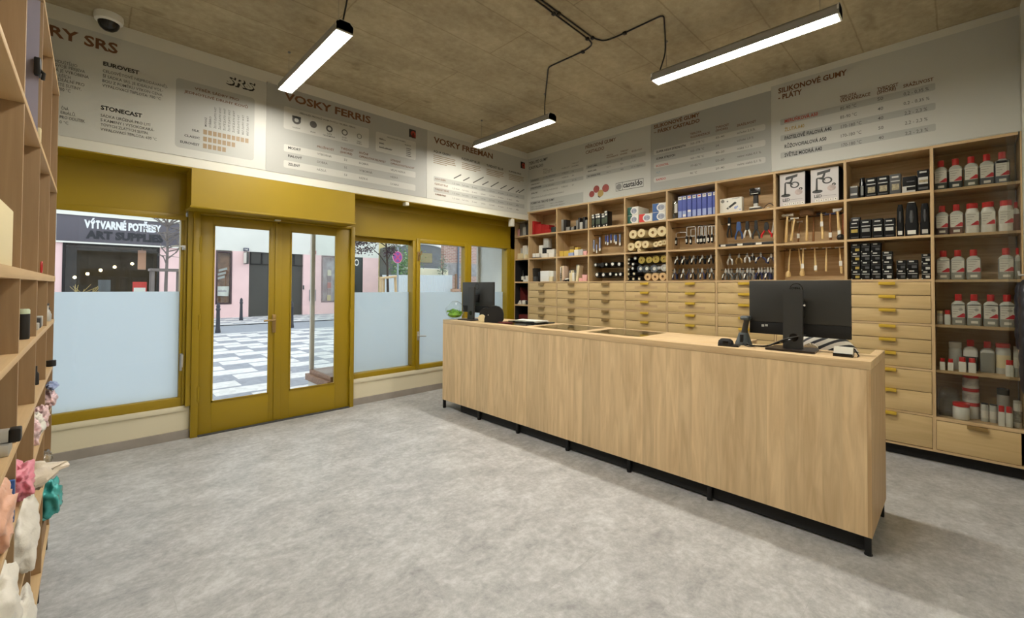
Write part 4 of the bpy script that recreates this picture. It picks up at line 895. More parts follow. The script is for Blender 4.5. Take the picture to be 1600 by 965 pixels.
for i, (y, r) in enumerate(((-.835, .028), (-.885, .034), (-.935, .026))):
    b = MB(); b.sphere((.10, y, z+r*.8), r, sc=(1, 1.05, .8)); b.build('stone', white, None, (.10, y, z), label=nth(i, 3)+' of three pale stones on the second cabinet', cat='stone', group=g)
b = MB()
for i in range(5): b.sphere((.065, -.83-.026*i, z+.012+.006*(i % 2)), .012, u=8, v=6)
b.tube([(.065, -.82, z+.012), (.065, -.95, z+.03)], .005); b.build('wire_bundle', black, None, (.065, -.88, z), label='dark wire bundle lying before the pale stones', cat='wire', group=g)
b = MB(); b.tube([(.055, -.793, z+G_+.004), (.055, -.79, 1.70), (.055, -.80, 1.80)], .004)
for q in (1.64, 1.67, 1.70): b.sphere((.055, -.79, q), .010, u=8, v=6)
b.build('cord_bundle', black, None, (.055, -.79, z), label='dark knotted cord hanging before the cream boards', cat='cord', group=g)
cc('large pink box at the right of the second cabinet', -1.192, -1.280, z, 1.682, .06, .12, pink_card, group=g)
cc('low pink box beside the large pink one', -1.132, -1.188, z, 1.630, .06, .10, pink_card, group=g)

# third cabinet: dark packs, blister packs, black brushes
z = ROW[0]; g = 'dark green packs on the third cabinet'
mats = [black, mat('olive_print', (70, 82, 62), .6), white]
for i, (y0, y1, zt_, x0) in enumerate(((-1.368, -1.418, 2.555, .05), (-1.421, -1.458, 2.562, .07), (-1.463, -1.520, 2.560, .05), (-1.523, -1.586, 2.557, .07), (-1.592, -1.640, 2.582, .05))):
    cc(nth(i, 5)+' of five dark green packs on the third cabinet', y0, y1, z, zt_, x0, .12, mats, name='pack', group=g, art=((.1, .9, .25, .62, 1), (.15, .85, .72, .84, 2), (.55, .9, .06, .16, 2), (.1, .7, .9, .99, 2)))
cc('cream and black panel standing at the right of the third cabinet', -1.915, -1.932, z, 2.55, .04, .18, [cream, black], name='panel', cat='board', art=((0, .3, 0, 1, 1),))
z = ROW[1]; g = 'blue blister packs hanging on the third cabinet'
def blister(i, n, y0, y1, zt_, zb_, x, s):
    t = thing('blister_pack', nth(i, n)+' of the narrow blue blister packs hanging in the third cabinet', 'pack', (x, (y0+y1)/2, zb_), g)
    w = y0-y1; zc = zb_+(zt_-zb_)*.30
    MB().box(x, x+.002, y1, y0, zb_, zt_).build('backing_card', plastic_clear, t)
    b = MB(); b.cyl((x-.006, (y0+y1)/2, zc), (x-.006, (y0+y1)/2, zt_-.02), w*.30, n=10); b.build('tube', (pale_blue, blue, binder_blue)[s], t)
    b = MB(); b.box(x-.010, x-.002, y1+w*.15, y0-w*.15, zc-.04, zc, bev=.002); b.build('label', white, t)
for i, q in enumerate(((-1.361, -1.396, 2.205, 1.994, .10, 0), (-1.400, -1.428, 2.137, 1.99, .12, 0), (-1.464, -1.502, 2.237, 1.985, .10, 0), (-1.557, -1.581, 2.25, 2.111, .12, 1), (-1.593, -1.630, 2.252, 2.091, .11, 2), (-1.641, -1.675, 2.264, 2.123, .12, 2), (-1.700, -1.726, 2.25, 2.135, .12, 0), (-1.730, -1.763, 2.250, 2.095, .11, 1), (-1.792, -1.828, 2.25, 2.066, .11, 0))): blister(i, 9, *q)
rail(2, .125, 2.255)
z = ROW[2]; g = 'black brush rolls in the third cabinet'
RB = {}
def brush(y, zc, r, label, m=black, face=white, grp=g, x=.06, L=.20, key='b'):
    t = thing('brush_roll', label, 'brush', (x, y, zc-r), grp)
    b = MB(); b.lathe([(r, 0), (r, L)], (x, y, zc), 'x', 18); b.build('roll', m, t)
    b = MB(); b.lathe([(r*.62, -.0015), (r*.62, .004)], (x, y, zc), 'x', 14); b.build('end_label', face, t)
    return t
ra = ((-1.430, 1.818, .030), (-1.487, 1.818, .022), (-1.545, 1.815, .034), (-1.616, 1.818, .026), (-1.719, 1.820, .034), (-1.824, 1.815, .034))
rb = ((-1.455, 1.676, .036), (-1.566, 1.672, .034), (-1.680, 1.681, .030), (-1.777, 1.672, .026), (-1.845, 1.676, .030))
for k, (rw, nm, h_) in enumerate(((ra, 'upper', 1.785), (rb, 'lower', 1.64))):
    for i, (y, zc, r) in enumerate(rw): brush(y, zc, r, nth(i, len(rw))+' of the '+nm+' row of black brush rolls', black, (white, black)[i in (1, 2) and k == 0])
    for i, (y, zc, r) in enumerate(rw): pass
for zz in (1.783, 1.636): rail(2, .27, zz); rail(2, .20, zz)

# fourth cabinet: gift boxes, felt rollers, wheels
z = ROW[0]; g = 'boxes with round pictures on the fourth cabinet'
def gift(y0, y1, z0, z1, m_, l):
    t = thing('product_box', l, 'box', (.12, (y0+y1)/2, z0), g)
    MB().box(.045, .33 if 'green' in l else .25, y1, y0, z0, z1, bev=.002).build('carton', white, t)
    w = y0-y1; b = MB(); b.quad([(.0442, y0-.002, z0+.002), (.0442, y0-w*.45, z0+.002), (.0442, y0-w*.45, z1-.002), (.0442, y0-.002, z1-.002)]); b.build('colour_panel', m_, t)
    b = MB(); n = 24; yc, zc = y0-w*.62, (z0+z1)/2
    for s, (ra_, rb_, X) in enumerate(((w*.32, .050, .0436), (w*.24, .036, .0431))): b.quad([(X, yc-ra_*math.cos(2*math.pi*j/n), zc+rb_*math.sin(2*math.pi*j/n)) for j in range(n)], s)
    b.build('round_picture', [white_gloss, mat('photo_print', (150, 156, 170), .5, var=.45, vscale=30)], t)
gift(-1.962, -2.127, z+G_, 2.468, green_card, 'lower of two green picture boxes on the fourth cabinet')
gift(-1.962, -2.127, 2.4686, 2.583, green_card, 'upper of two green picture boxes on the fourth cabinet')
gift(-2.138, -2.325, z+G_, 2.471, box_red, 'single red picture box between the green and blue ones')
gift(-2.332, -2.526, z+G_, 2.469, box_blue, 'lower of two blue picture boxes on the fourth cabinet')
gift(-2.332, -2.526, 2.4696, 2.586, box_blue, 'upper of two blue picture boxes on the fourth cabinet')
def roller(y, zc, r, label, g, x=.05, L=.22, m1=felt, m2=felt_core, hole=.32, cat='roller', name='felt_roller'):
    t = thing(name, label, cat, (x, y, zc-r), g)
    b = MB(); n = 24
    b.lathe([(r*hole, 0), (r, 0), (r, L), (r*hole, L), (r*hole, 0)], (x, y, zc), 'x', n, cap=False); b.build('body', m1, t)
    b = MB(); b.lathe([(r*hole*.99, .012), (r*hole*.99, L-.01)], (x, y, zc), 'x', 14); b.build('core', m2, t)
    return t
g = 'cream felt rollers in the fourth cabinet'
for nm, lst in (('upper', ((-2.045, 2.211, .058), (-2.167, 2.218, .055), (-2.332, 2.212, .062), (-2.458, 2.218, .064))), ('lower', ((-2.012, 2.045, .054), (-2.120, 2.068, .050), (-2.227, 2.063, .048), (-2.375, 2.056, .036), (-2.437, 2.065, .034), (-2.490, 2.073, .033)))):
    for i, (y, zc, r) in enumerate(lst): roller(y, zc, r, nth(i, len(lst))+' in the '+nm+' row of cream felt rollers', g)
roller(-2.134, 1.992, .0255, 'small felt roller lying under the lower row', g, .05, .2)
for x in (.12, .22): rail(3, x, 2.150); rail(3, x, 2.0175)
g = 'polishing wheels in the fourth cabinet'
for i, (y, zc, r) in enumerate(((-2.168, 1.858, .047), (-2.275, 1.858, .044), (-2.370, 1.862, .049), (-2.480, 1.862, .047))): roller(y, zc, r, nth(i, 4)+' of the four gold wheels in the fourth cabinet', g, .06, .10, gold, felt_core, .25, 'wheel', 'polishing_wheel')
for i, (y, zc, r) in enumerate(((-2.146, 1.744, .045), (-2.237, 1.744, .046), (-2.344, 1.740, .050), (-2.412, 1.747, .020), (-2.485, 1.748, .046))): roller(y, zc, r, nth(i, 5)+' in the middle row of grey packed wheels', g, .06, .12, plastic_clear if i in (0, 1, 2) else lgrey, white, .5, 'wheel', 'polishing_wheel')
for i, (y, zc, r) in enumerate(((-2.258, 1.632, .047), (-2.364, 1.633, .050), (-2.470, 1.635, .051))): roller(y, zc, r, nth(i, 3)+' of the three tan wheels on the shelf of the fourth cabinet', g, .05, .12, mat('tan_wheel', (206, 172, 124), .8), leather, .34, 'wheel', 'polishing_wheel')
g = 'small black rolls in the fourth cabinet'
lst = ((-1.978, 1.876, .025), (-2.072, 1.888, .028), (-1.970, 1.822, .022), (-2.040, 1.808, .026), (-1.966, 1.739, .024), (-2.035, 1.751, .026), (-1.968, 1.676, .027), (-2.054, 1.677, .026), (-1.962, 1.608, .0255), (-2.046, 1.608, .0255), (-2.133, 1.608, .0255))
rown = ('topmost', 'second', 'middle', 'fourth', 'lowest')
for i, (y, zc, r) in enumerate(lst):
    k = min(i//2, 4); nm = ('left', 'right')[i % 2] if i < 8 else ('left', 'middle', 'right')[i-8]
    brush(y, zc, r, nm+' small black roll in the '+rown[k]+' row beside the wheels', black, white if k < 3 else cream, g, .06, .22)
for zz in (1.858-.05, 1.744-.052): rail(3, .10, zz); rail(3, .15, zz)

# fifth cabinet: binders, saw frames, pliers
z = ROW[0]; g = 'blue binders on the fifth cabinet'
cc('clear bag of parts left of the blue binders', -2.588, -2.655, z, 2.592, .08, .03, [plastic_clear, label_w, dgrey], name='parts_bag', cat='bag', art=((.4, .95, .35, .85, 1), (.1, .4, .05, .3, 2)))
yy = (-2.675, -2.731, -2.792, -2.853, -2.913, -2.974, -3.037, -3.097)
for i, y in enumerate(yy):
    t = thing('binder', nth(i, 8)+' of the eight blue binders on the fifth cabinet', 'binder', (.15, y-.027, z), g)
    w = .052 if i < 7 else .030
    MB().box(.045, .32, y-w, y, z+G_, 2.632, bev=.003).build('cover', binder_blue, t)
    b = MB(); b.quad([(.0443, y-.005, 2.585), (.0443, y-w+.005, 2.585), (.0443, y-w+.005, 2.622), (.0443, y-.005, 2.622)], 0); b.quad([(.0438, y-.012, 2.600), (.0438, y-w+.010, 2.600), (.0438, y-w+.010, 2.612), (.0438, y-.012, 2.612)], 1); b.build('spine_label', [white, box_red if i in (2, 4) else mgrey], t)
    b = MB(); b.quad([(.0443, y-.004, z+.012), (.0443, y-w+.004, z+.012), (.0443, y-w+.004, z+.09), (.0443, y-.004, z+.09)]); b.build('pale_spine_foot', pale_blue, t)
    if i in (1, 2): b = MB(); b.quad([(.0436, y-.008, z+.02+.05*(i == 2)), (.0436, y-w+.008, z+.02+.05*(i == 2)), (.0436, y-w+.008, z+.045+.05*(i == 2)), (.0436, y-.008, z+.045+.05*(i == 2))]); b.build('price_tag', white, t)
g = 'saw frames hanging in the fifth cabinet'
def saw(y, zt_, zb_, w, label, x=.11):
    """U-shaped fret saw frame hanging by its bow, black handle on the left leg"""
    t = thing('fret_saw', label, 'saw', (x, y, zb_), g)
    b = MB(); b.tube(arc([(x, y, zb_+.10), (x, y, zt_), (x, y-w, zt_), (x, y-w, zb_+.012)], .02), .0055, 8); b.tube([(x, y+.002, zb_+.098), (x, y-w-.002, zb_+.098)], .004); b.build('frame', steel, t)
    b = MB(); b.lathe([(.009, 0), (.0145, .012), (.0145, .075), (.009, .10)], (x, y, zb_), n=12); b.build('handle', black_card, t)
    b = MB(); b.box(x-.018, x-.015, y-.009, y+.009, zb_+.020, zb_+.060); b.build('price_tag', white, t)
saw(-2.762, 2.245, 2.035, .108, 'wide steel fret saw in front on the fifth cabinet', .10)
saw(-2.800, 2.22, 2.030, .06, 'small fret saw beside the wide one', .13)
for i, y in enumerate((-2.903, -2.926, -2.949, -2.972)): saw(y, 2.24, 2.029, .05, nth(i, 4)+' of the four bunched fret saws', .10+.02*(i % 2))
saw(-3.020, 2.235, 2.034, .035, 'fret saw right of the bunch', .12); saw(-3.062, 2.23, 2.034, .035, 'fret saw nearest the right side of the fifth cabinet', .12)
saw(-2.608, 2.19, 2.032, .13, 'lone fret saw at the left of the fifth cabinet', .14)
rail(4, .115, 2.252)
def pliers(y, zt_, zb_, w, label, g, mh, mj=steel, x=.12, tag=None, curve=.5, name='pliers'):
    """hanging jaws up: jaws, joint and two handles spreading below"""
    t = thing(name, label, 'pliers', (x, y, zb_), g)
    h_ = zt_-zb_; zj = zb_+h_*.66; k = w*.5
    b = MB(); b.prism([(y+.010, zj), (y+.012, zj+h_*.08), (y+.003, zt_), (y-.003, zt_), (y-.012, zj+h_*.08), (y-.010, zj)], x-.006, x+.006, 'x'); b.cyl((x-.009, y, zj), (x+.009, y, zj), .011, n=12); b.build('jaws', mj, t)
    for s in (1, -1):
        b = MB(); b.tube([(x, y+s*.004, zj), (x, y+s*(.010+k*.35), zb_+h_*.48), (x, y+s*k*.92, zb_+h_*.25), (x, y+s*k*(1-curve*.25), zb_+.004)], [.006, .0105, .0115, .008], 8); b.build('handle', mh if not isinstance(mh, tuple) else mh[0 if s > 0 else 1], t)
    if tag: b = MB(); yy_ = y+(tag*k*.75); b.hexa([(x-.016, yy_+.012, zb_+.02), (x-.016, yy_-.004, zb_+.03), (x-.013, yy_-.004, zb_+.03), (x-.013, yy_+.012, zb_+.02), (x-.016, yy_+.004, zb_+.065), (x-.016, yy_-.014, zb_+.073), (x-.013, yy_-.014, zb_+.073), (x-.013, yy_+.004, zb_+.065)]); b.build('price_tag', white, t)
    return t
g = 'dark pliers hanging in the fifth cabinet'
for nm, zt_, zb_, ys in (('upper', 1.893, 1.778, (-2.640, -2.690, -2.730, -2.790, -2.848, -2.890, -2.952, -3.005, -3.055)), ('lower', 1.735, 1.594, (-2.606, -2.660, -2.718, -2.780, -2.838, -2.896, -2.952, -3.010, -3.062))):
    for i, y in enumerate(ys): pliers(y, zt_, zb_, .052, nth(i, len(ys))+' of the '+nm+' row of dark handled pliers', g, (black_card if nm == 'upper' else (navy, black_card, charcoal)[i % 3]), mj=charcoal if i % 2 else steel, x=.10+.015*(i % 2), tag=(1 if i % 2 == 0 else None))
rail(4, .115, 1.875); rail(4, .115, 1.715)

# sixth cabinet: torch box, microscope, pliers
z = ROW[0]
b = MB(); b.box(.06, .13, -3.412, -3.172, z+G_, 2.531, 0, .002)
X = .0592; Y = lambda f: -3.172-.24*f
Z = lambda f: z+.176*f
b.quad([(X, Y(.30), Z(.33)), (X, Y(.38), Z(.25)), (X, Y(.78), Z(.62)), (X, Y(.70), Z(.72))], 1); b.quad([(X-.0003, Y(.36), Z(.36)), (X-.0003, Y(.42), Z(.30)), (X-.0003, Y(.47), Z(.35)), (X-.0003, Y(.41), Z(.42))], 2)
n = 16
for c_, r_, s_ in (((.14, .82), .020, 3), ((.36, .78), .009, 3), ((.72, .32), .016, 4), ((.80, .38), .010, 4), ((.92, .18), .008, 4)): b.quad([(X, Y(c_[0])-r_*math.cos(2*math.pi*j/n), Z(c_[1])+r_*math.sin(2*math.pi*j/n)) for j in range(n)], s_)
b.quad([(X, Y(.56), Z(.90)), (X, Y(.90), Z(.92)), (X, Y(.90), Z(.95)), (X, Y(.56), Z(.93))], 3)
b.build('product_box', [white, charcoal, lgrey, mgrey, pale_blue], None, (.1, -3.29, z), label='white carton printed with a dark torch on the sixth cabinet', cat='box')
t = thing('digital_microscope', 'small digital microscope with black screen on the sixth cabinet', 'microscope', (.12, -3.54, z))
b = MB(); b.box(.085, .20, -3.60, -3.478, z+G_, z+.030, 0, .006); b.build('base', black, t)
b = MB(); b.box(.080, .19, -3.592, -3.480, z+.0315, z+.046, 0, .005); b.build('stage', white_gloss, t)
b = MB(); b.rrect([(z+.046, .018, .022, .006), (z+.10, .018, .020, .006)], (.12, -3.54, 0)); b.build('lens_barrel', lgrey, t)
b = MB(); b.rrect([(z+.085, .022, .024, .008), (z+.178, .022, .022, .008)], (.12, -3.54, 0)); b.build('body', black, t)
b = MB(); b.box(.085, .105, -3.592, -3.484, z+.176, z+.256, 0, .004); sc_ = b.build('screen', black_gloss, t)
b = MB(); b.quad([(.0845, -3.500, z+.190), (.0845, -3.575, z+.190), (.0845, -3.575, z+.196), (.0845, -3.500, z+.196)]); b.build('screen_caption', white, sc_)
b = MB(); b.tube(arc([(.15, -3.60, z+.012), (.15, -3.625, z+.05), (.15, -3.67, z+.082), (.15, -3.71, z+.04), (.15, -3.722, z+.01)], .03), .0035, 8); b.build('cable', black, t)
b = MB(); b.rrect([(z+G_, .012, .016, .006), (z+.022, .010, .014, .006)], (.10, -3.668, 0)); b.build('plug_adapter', white, None, (.1, -3.668, z), label='white plug adapter beside the microscope cable', cat='plug')
g = 'larger pliers hanging in the sixth cabinet'
def cutters(y, zt_, zb_, w, label, mj, mh, x=.12, jw=.020, **k):
    t = thing('pliers', label, 'pliers', (x, y, zb_), g); h_ = zt_-zb_; zj = zb_+h_*.52; q = w*.5
    b = MB(); b.prism([(y+jw*.8, zj-.01), (y+jw, zj+h_*.15), (y+jw*.7, zt_-.006), (y+jw*.3, zt_), (y-jw*.3, zt_), (y-jw*.7, zt_-.006), (y-jw, zj+h_*.15), (y-jw*.8, zj-.01)], x-.009, x+.009, 'x'); b.cyl((x-.012, y, zj+.005), (x+.012, y, zj+.005), .012, n=12); b.build('jaws', mj, t)
    for s in (1, -1):
        b = MB(); b.tube([(x, y+s*jw*.5, zj), (x, y+s*(jw*.5+q*.35), zb_+h_*.36), (x, y+s*q*.9, zb_+h_*.18), (x, y+s*q*.86, zb_+.004)], [.008, .010, .011, .008], 10); b.build('handle', mh if not isinstance(mh, tuple) else mh[0 if s > 0 else 1], t)
    if k.get('tag'): MB().box(x-.016, x-.013, y-.012, y+.012, zj+.02, zj+.04).build('price_tag', white, t)
cutters(-3.258, 2.315, 2.077, .050, 'all black long pliers at the left of the sixth cabinet', black, black, tag=1, jw=.016)
cutters(-3.360, 2.254, 2.048, .080, 'blue pliers with fat blue handles on the sixth cabinet', mat('steel_blue', (52, 78, 128), .4), mat('blue_grip', (40, 72, 120), .5), jw=.026)
cutters(-3.450, 2.253, 2.062, .072, 'black jawed pliers with white handles on the sixth cabinet', black, white)
cutters(-3.540, 2.251, 2.039, .076, 'black hooked pliers fourth along the sixth cabinet', black, charcoal, jw=.018)
cutters(-3.645, 2.220, 2.047, .112, 'black jawed pliers with red handles on the sixth cabinet', black, red, jw=.024)
t = thing('tweezers', 'long steel tweezers slanting at the right of the sixth cabinet', 'tweezers', (.12, -3.71, 2.09), g)
for k_ in (0, .006): b = MB(); b.hexa([(.115, -3.692-k_, 2.095), (.115, -3.699-k_, 2.095), (.118, -3.699-k_, 2.095), (.118, -3.692-k_, 2.095), (.115, -3.718-k_, 2.25), (.115, -3.727-k_, 2.25), (.118, -3.727-k_, 2.25), (.118, -3.718-k_, 2.25)]); b.build('arm', steel, t)
rail(5, .135, 2.245)
z = ROW[1]; g = 'long black cases lying on the sixth cabinet'
for i, (y0, y1) in enumerate(((-3.164, -3.340), (-3.344, -3.528), (-3.534, -3.728))):
    cc(nth(i, 3)+' of three long black cases with white tags on the sixth cabinet', y0, y1, z, z+.034, .05, .05, [black, white], name='tool_case', cat='case', group=g, art=((.12, .42, .2, .85, 1),), bev=.004)
g = 'pliers hanging in the lower bay of the sixth cabinet'
for i, (y, zt_, zb_, w, mh, tg) in enumerate(((-3.262, 1.889, 1.757, .055, steel, None), (-3.360, 1.888, 1.767, .070, dull_brass, None), (-3.448, 1.892, 1.78, .058, chrome, None), (-3.502, 1.889, 1.80, .030, black, None), (-3.588, 1.889, 1.766, .120, navy, 1), (-3.688, 1.876, 1.758, .066, navy, 1))): pliers(y, zt_, zb_, w, nth(i, 6)+' of six pliers hanging higher in the sixth cabinet', g, mh, tag=tg)
for j, (y, w, ms) in enumerate(((-3.250, .100, (charcoal, mgrey, dgrey)), (-3.375, .100, (charcoal, mgrey, dgrey)), (-3.482, .092, (dgrey, mgrey, charcoal)), (-3.598, .095, (navy, black, navy)), (-3.688, .070, (navy, dgrey, navy)))):
    for i in range(3): pliers(y+.024*(1-i), 1.722, 1.584, w*.78, nth(i, 3, 'left', 'right').replace('second from left', 'middle')+' pliers in the '+nth(j, 5)+' low bunch of the sixth cabinet', g, ms[i], x=.09+.022*i, tag=(1 if i == 0 and j in (0, 2, 4) else None))
rail(5, .115, 1.875); rail(5, .115, 1.705)

# seventh cabinet: lamp boxes and hammers
z = ROW[0]; g = 'magnifier lamp boxes on the seventh cabinet'
for k_, (y0, y1) in enumerate(((-3.790, -4.022), (-4.068, -4.302))):
    t = thing('lamp_box', ('left', 'right')[k_]+' of two tall LED magnifier lamp boxes on the seventh cabinet', 'box', (.16, (y0+y1)/2, z), g)
    z1 = 2.706; w = y0-y1; X = .0494
    b = MB(); b.box(.05, .32, y1, y0, z+G_, z1, 0, .002); b.build('carton', black, t)
    FY = lambda f: y0-w*f
    FZ = lambda f: z+(z1-z)*f
    b = MB(); b.quad([(X, FY(.01), FZ(.005)), (X, FY(.99), FZ(.005)), (X, FY(.99), FZ(.99)), (X, FY(.01), FZ(.99))]); b.build('front_print', mat('silver_print', (200, 196, 194), .45), t)
    b = MB(); X = .0489
    P = lambda *pts: b.quad([(X, FY(a), FZ(c)) for a, c in pts])
    P((.24, .80), (.70, .86), (.72, .94), (.25, .89))
    P((.47, .84), (.55, .85), (.50, .72), (.40, .71))
    P((.20, .70), (.24, .735), (.46, .735), (.50, .68), (.55, .62), (.42, .66), (.27, .70), (.25, .69))
    P((.20, .71), (.26, .70), (.265, .34), (.18, .34))
    e = lambda cx, cz, a_, c_, r2=0: [b.quad([(X, FY(cx+a_*math.cos(t_)), FZ(cz+c_*math.sin(t_))), (X, FY(cx+a_*math.cos(t2)), FZ(cz+c_*math.sin(t2))), (X, FY(cx+a_*r2*math.cos(t2)), FZ(cz+c_*r2*math.sin(t2))), (X, FY(cx+a_*r2*math.cos(t_)), FZ(cz+c_*r2*math.sin(t_)))]) for t_, t2 in ((2*math.pi*j/20, 2*math.pi*(j+1)/20) for j in range(20))]
    e(.60, .625, .18, .095, .66); e(.25, .335, .19, .048, .02); e(.83, .49, .07, .042, .3)
    b.build('lamp_picture', charcoal, t)
    b = MB(); X = .0487; e(.75, .40, .15, .085, .02); b.build('round_inset', mat('inset_print', (176, 160, 154), .5, var=.3, vscale=20), t)
    b = MB(); X = .0484
    for q in range(5): a = .16+.165*q; b.quad([(X, FY(a), FZ(.04)), (X, FY(a+.12), FZ(.04)), (X, FY(a+.12), FZ(.11)), (X, FY(a), FZ(.11))], 0); b.quad([(X-.0003, FY(a+.05), FZ(.06)), (X-.0003, FY(a+.08), FZ(.06)), (X-.0003, FY(a+.08), FZ(.09)), (X-.0003, FY(a+.05), FZ(.09))], 1)
    b.quad([(X, FY(.42), FZ(.190)), (X, FY(.90), FZ(.190)), (X, FY(.90), FZ(.197)), (X, FY(.42), FZ(.197))], 1)
    b.build('icon_row', [white, dgrey], t)
    letters('led%d' % (k_+1), 'lettering', charcoal, t)
def hammer(label, y, zt_, zb_, yb_, hw, hh, hr, mh=None, head='ball', mw=None, x=.12, g='hammers hanging in the seventh cabinet', tag=None, bulb=0):
    """head across y at the top, handle running down to (yb_, zb_)"""
    t = thing('hammer', label, 'hammer', (x, yb_, zb_), g); mh = mh or chrome; mw = mw or handle_wood
    zc = zt_-hh/2; a, c = y+hw/2, y-hw/2
    b = MB()
    if head == 'ball':
        b.lathe([(hh*.5, 0), (hh*.5, hw*.22), (hh*.30, hw*.34), (hh*.44, hw*.44), (hh*.44, hw*.58), (hh*.30, hw*.68), (hh*.44, hw*.80), (hh*.40, hw*.93), (hh*.15, hw)], (x, c, zc), 'y', 14)
    elif head == 'mallet': b.lathe([(hh*.5, 0), (hh*.5, hw)], (x, c, zc), 'y', 20)
    elif head == 'peen':
        b.prism([(a, zc+hh*.5), (a-hw*.05, zc-hh*.5), (y+.012, zc-hh*.35), (y-.012, zc-hh*.35), (c+hw*.1, zc-.001), (c, zc+hh*.45), (y-.012, zc+hh*.4), (y+.012, zc+hh*.4)], x-hh*.35, x+hh*.35, 'x')
    else: b.tube([(x, a, zc), (x, y+hw*.12, zc), (x, y-hw*.12, zc), (x, c, zc)], [hh*.5, hh*.28, hh*.28, hh*.5], 10)
    b.build('head', mh, t)
    b = MB(); d = Vector((0, yb_-y, zb_-zc)); p0 = Vector((x, y, zc))
    b.tube([p0+d*.0, p0+d*.15, p0+d*.45, p0+d*.8, p0+d], [hr*.75, hr*.7, hr*.85, hr*1.05, hr], 10); hd = b.build('handle', mw, t)
    if bulb: b = MB(); b.lathe([(.006, .07), (bulb*.8, .055), (bulb, .03), (bulb*.85, .008), (.004, 0)], (x, yb_, zb_), n=14); b.build('bulb_end', handle_wood, hd)
    if tag: p = p0+d*tag; MB().box(p.x-hr-.004, p.x-hr-.001, p.y-.012, p.y+.012, p.z-.025, p.z+.025).build('price_tag', white, t)
    return t
hammer('ball peen chrome hammer at the left of the seventh cabinet', -3.845, 2.291, 1.989, -3.829, .112, .036, .0145)
hammer('small chrome hammer with slanted pale handle', -3.915, 2.242, 1.997, -3.882, .072, .022, .011, head='bar', x=.10)
hammer('slim hammer half hidden behind the small chrome one', -3.868, 2.235, 1.995, -3.868, .06, .02, .009, head='bar', x=.20)
hammer('dark handled hammer with tag behind the small chrome one', -3.935, 2.215, 1.990, -3.918, .05, .02, .009, head='bar', mw=darkhandle, x=.22, tag=.7)
hammer('large rawhide mallet in the middle of the seventh cabinet', -4.022, 2.318, 1.988, -4.018, .118, .066, .012, mh=leather, head='mallet')
hammer('second rawhide mallet behind the large one', -4.062, 2.30, 1.986, -4.054, .110, .060, .010, mh=leather, head='mallet', mw=darkhandle, x=.22)
hammer('black headed hammer with white price tag', -4.145, 2.270, 1.999, -4.156, .08, .026, .012, mh=black, head='bar', tag=.42)
hammer('navy headed hammer with brown handle', -4.218, 2.258, 1.984, -4.221, .085, .026, .012, mh=navy, head='bar', mw=darkhandle, tag=.82)
hammer('chrome planishing hammer with pale handle at the right', -4.278, 2.291, 1.997, -4.296, .078, .034, .014, head='peen', tag=.82)
t = hammer('amber handled mallet with black ball against the right side', -4.318, 2.26, 2.030, -4.320, .05, .03, .012, mh=black, head='bar', mw=mat('amber_handle', (120, 62, 24), .35), x=.15)
b = MB(); b.sphere((.10, -4.305, 1.966+.0336), .033); b.build('rubber_ball', black, None, (.1, -4.305, 1.966), label='black rubber ball below the planishing hammer', cat='ball')
rail(6, .145, 2.240)
g = 'small chasing hammers in the lower bay of the seventh cabinet'
hammer('leftmost small hammer with a pear shaped pale end', -3.868, 1.916, 1.608, -3.848, .075, .012, .0075, mh=blackmetal, head='bar', g=g, bulb=.025)
hammer('second small hammer with a pear shaped pale end', -3.945, 1.914, 1.618, -3.976, .085, .012, .0075, mh=blackmetal, head='bar', g=g, bulb=.024)
hammer('small hammer with tag beside the pear ended ones', -3.990, 1.912, 1.655, -3.984, .05, .014, .0105, head='bar', g=g, x=.10, tag=.72)
hammer('small hammer fourth from left in the lower bay', -4.085, 1.916, 1.667, -4.096, .062, .013, .0095, head='bar', g=g, tag=.85)
hammer('small hammer fifth from left in the lower bay', -4.186, 1.912, 1.668, -4.181, .070, .013, .0095, head='bar', g=g)
hammer('rightmost small hammer leaning in the lower bay', -4.292, 1.909, 1.645, -4.308, .080, .013, .0095, head='peen', g=g, tag=.62)
rail(6, .135, 1.895)

# eighth cabinet: black boxes
pr_ = [black_card, lgrey, mat('photo_tone', (150, 140, 112), .5, var=.4, vscale=60), dgrey]
A1 = ((.2, .8, .82, .90, 1), (.1, .9, .64, .68, 1), (.2, .85, .22, .52, 2), (.1, .9, .08, .14, 3))
z = ROW[0]; g = 'black product boxes on the eighth cabinet top shelf'
L_ = ((-4.385, -4.447, 2.483, .06, 'low grey pot box at the left'), (-4.507, -4.588, 2.538, .04, 'box printed with a round tool'), (-4.592, -4.674, 2.540, .04, 'box beside the grey fronted one'), (-4.679, -4.757, 2.543, .05, 'grey fronted box in the middle'), (-4.766, -4.862, 2.505, .05, 'wide black and white box'), (-4.866, -4.942, 2.545, .04, 'box with pale photo at the right'))
for i, (y0, y1, zt_, x0, l) in enumerate(L_):
    mt = list(pr_); art = A1
    if i == 3: mt[0] = dgrey
    if i == 0: mt[0] = dgrey; art = ((.1, .95, .9, 1, 1), (.1, .9, .3, .45, 1))
    if i == 4: art = ((.0, .9, .04, .42, 1), (.3, .9, .15, .36, 0), (.3, .85, .66, .72, 3))
    if i == 5: art = ((.2, .8, .86, .94, 1), (.1, .9, .34, .66, 1), (.15, .9, .42, .54, 2), (.1, .9, .1, .2, 3))
    cc(l+' on the eighth cabinet top shelf', y0, y1, z, zt_, x0, .09, mt, name='product_box', group=g, art=art)
b = MB(); b.lathe([(.023, 0), (.024, .15), (.019, .165), (.019, .2)], (.09, -4.478, z+G_), n=18, m=0); b.quad([(.0655, -4.468, z+.03), (.0655, -4.488, z+.03), (.0655, -4.488, z+.12), (.0655, -4.468, z+.12)], 1)
b.build('spray_can', [black_gloss, mgrey], None, (.09, -4.478, z), label='slim black can between the pot box and the printed boxes', cat='can', group=g)
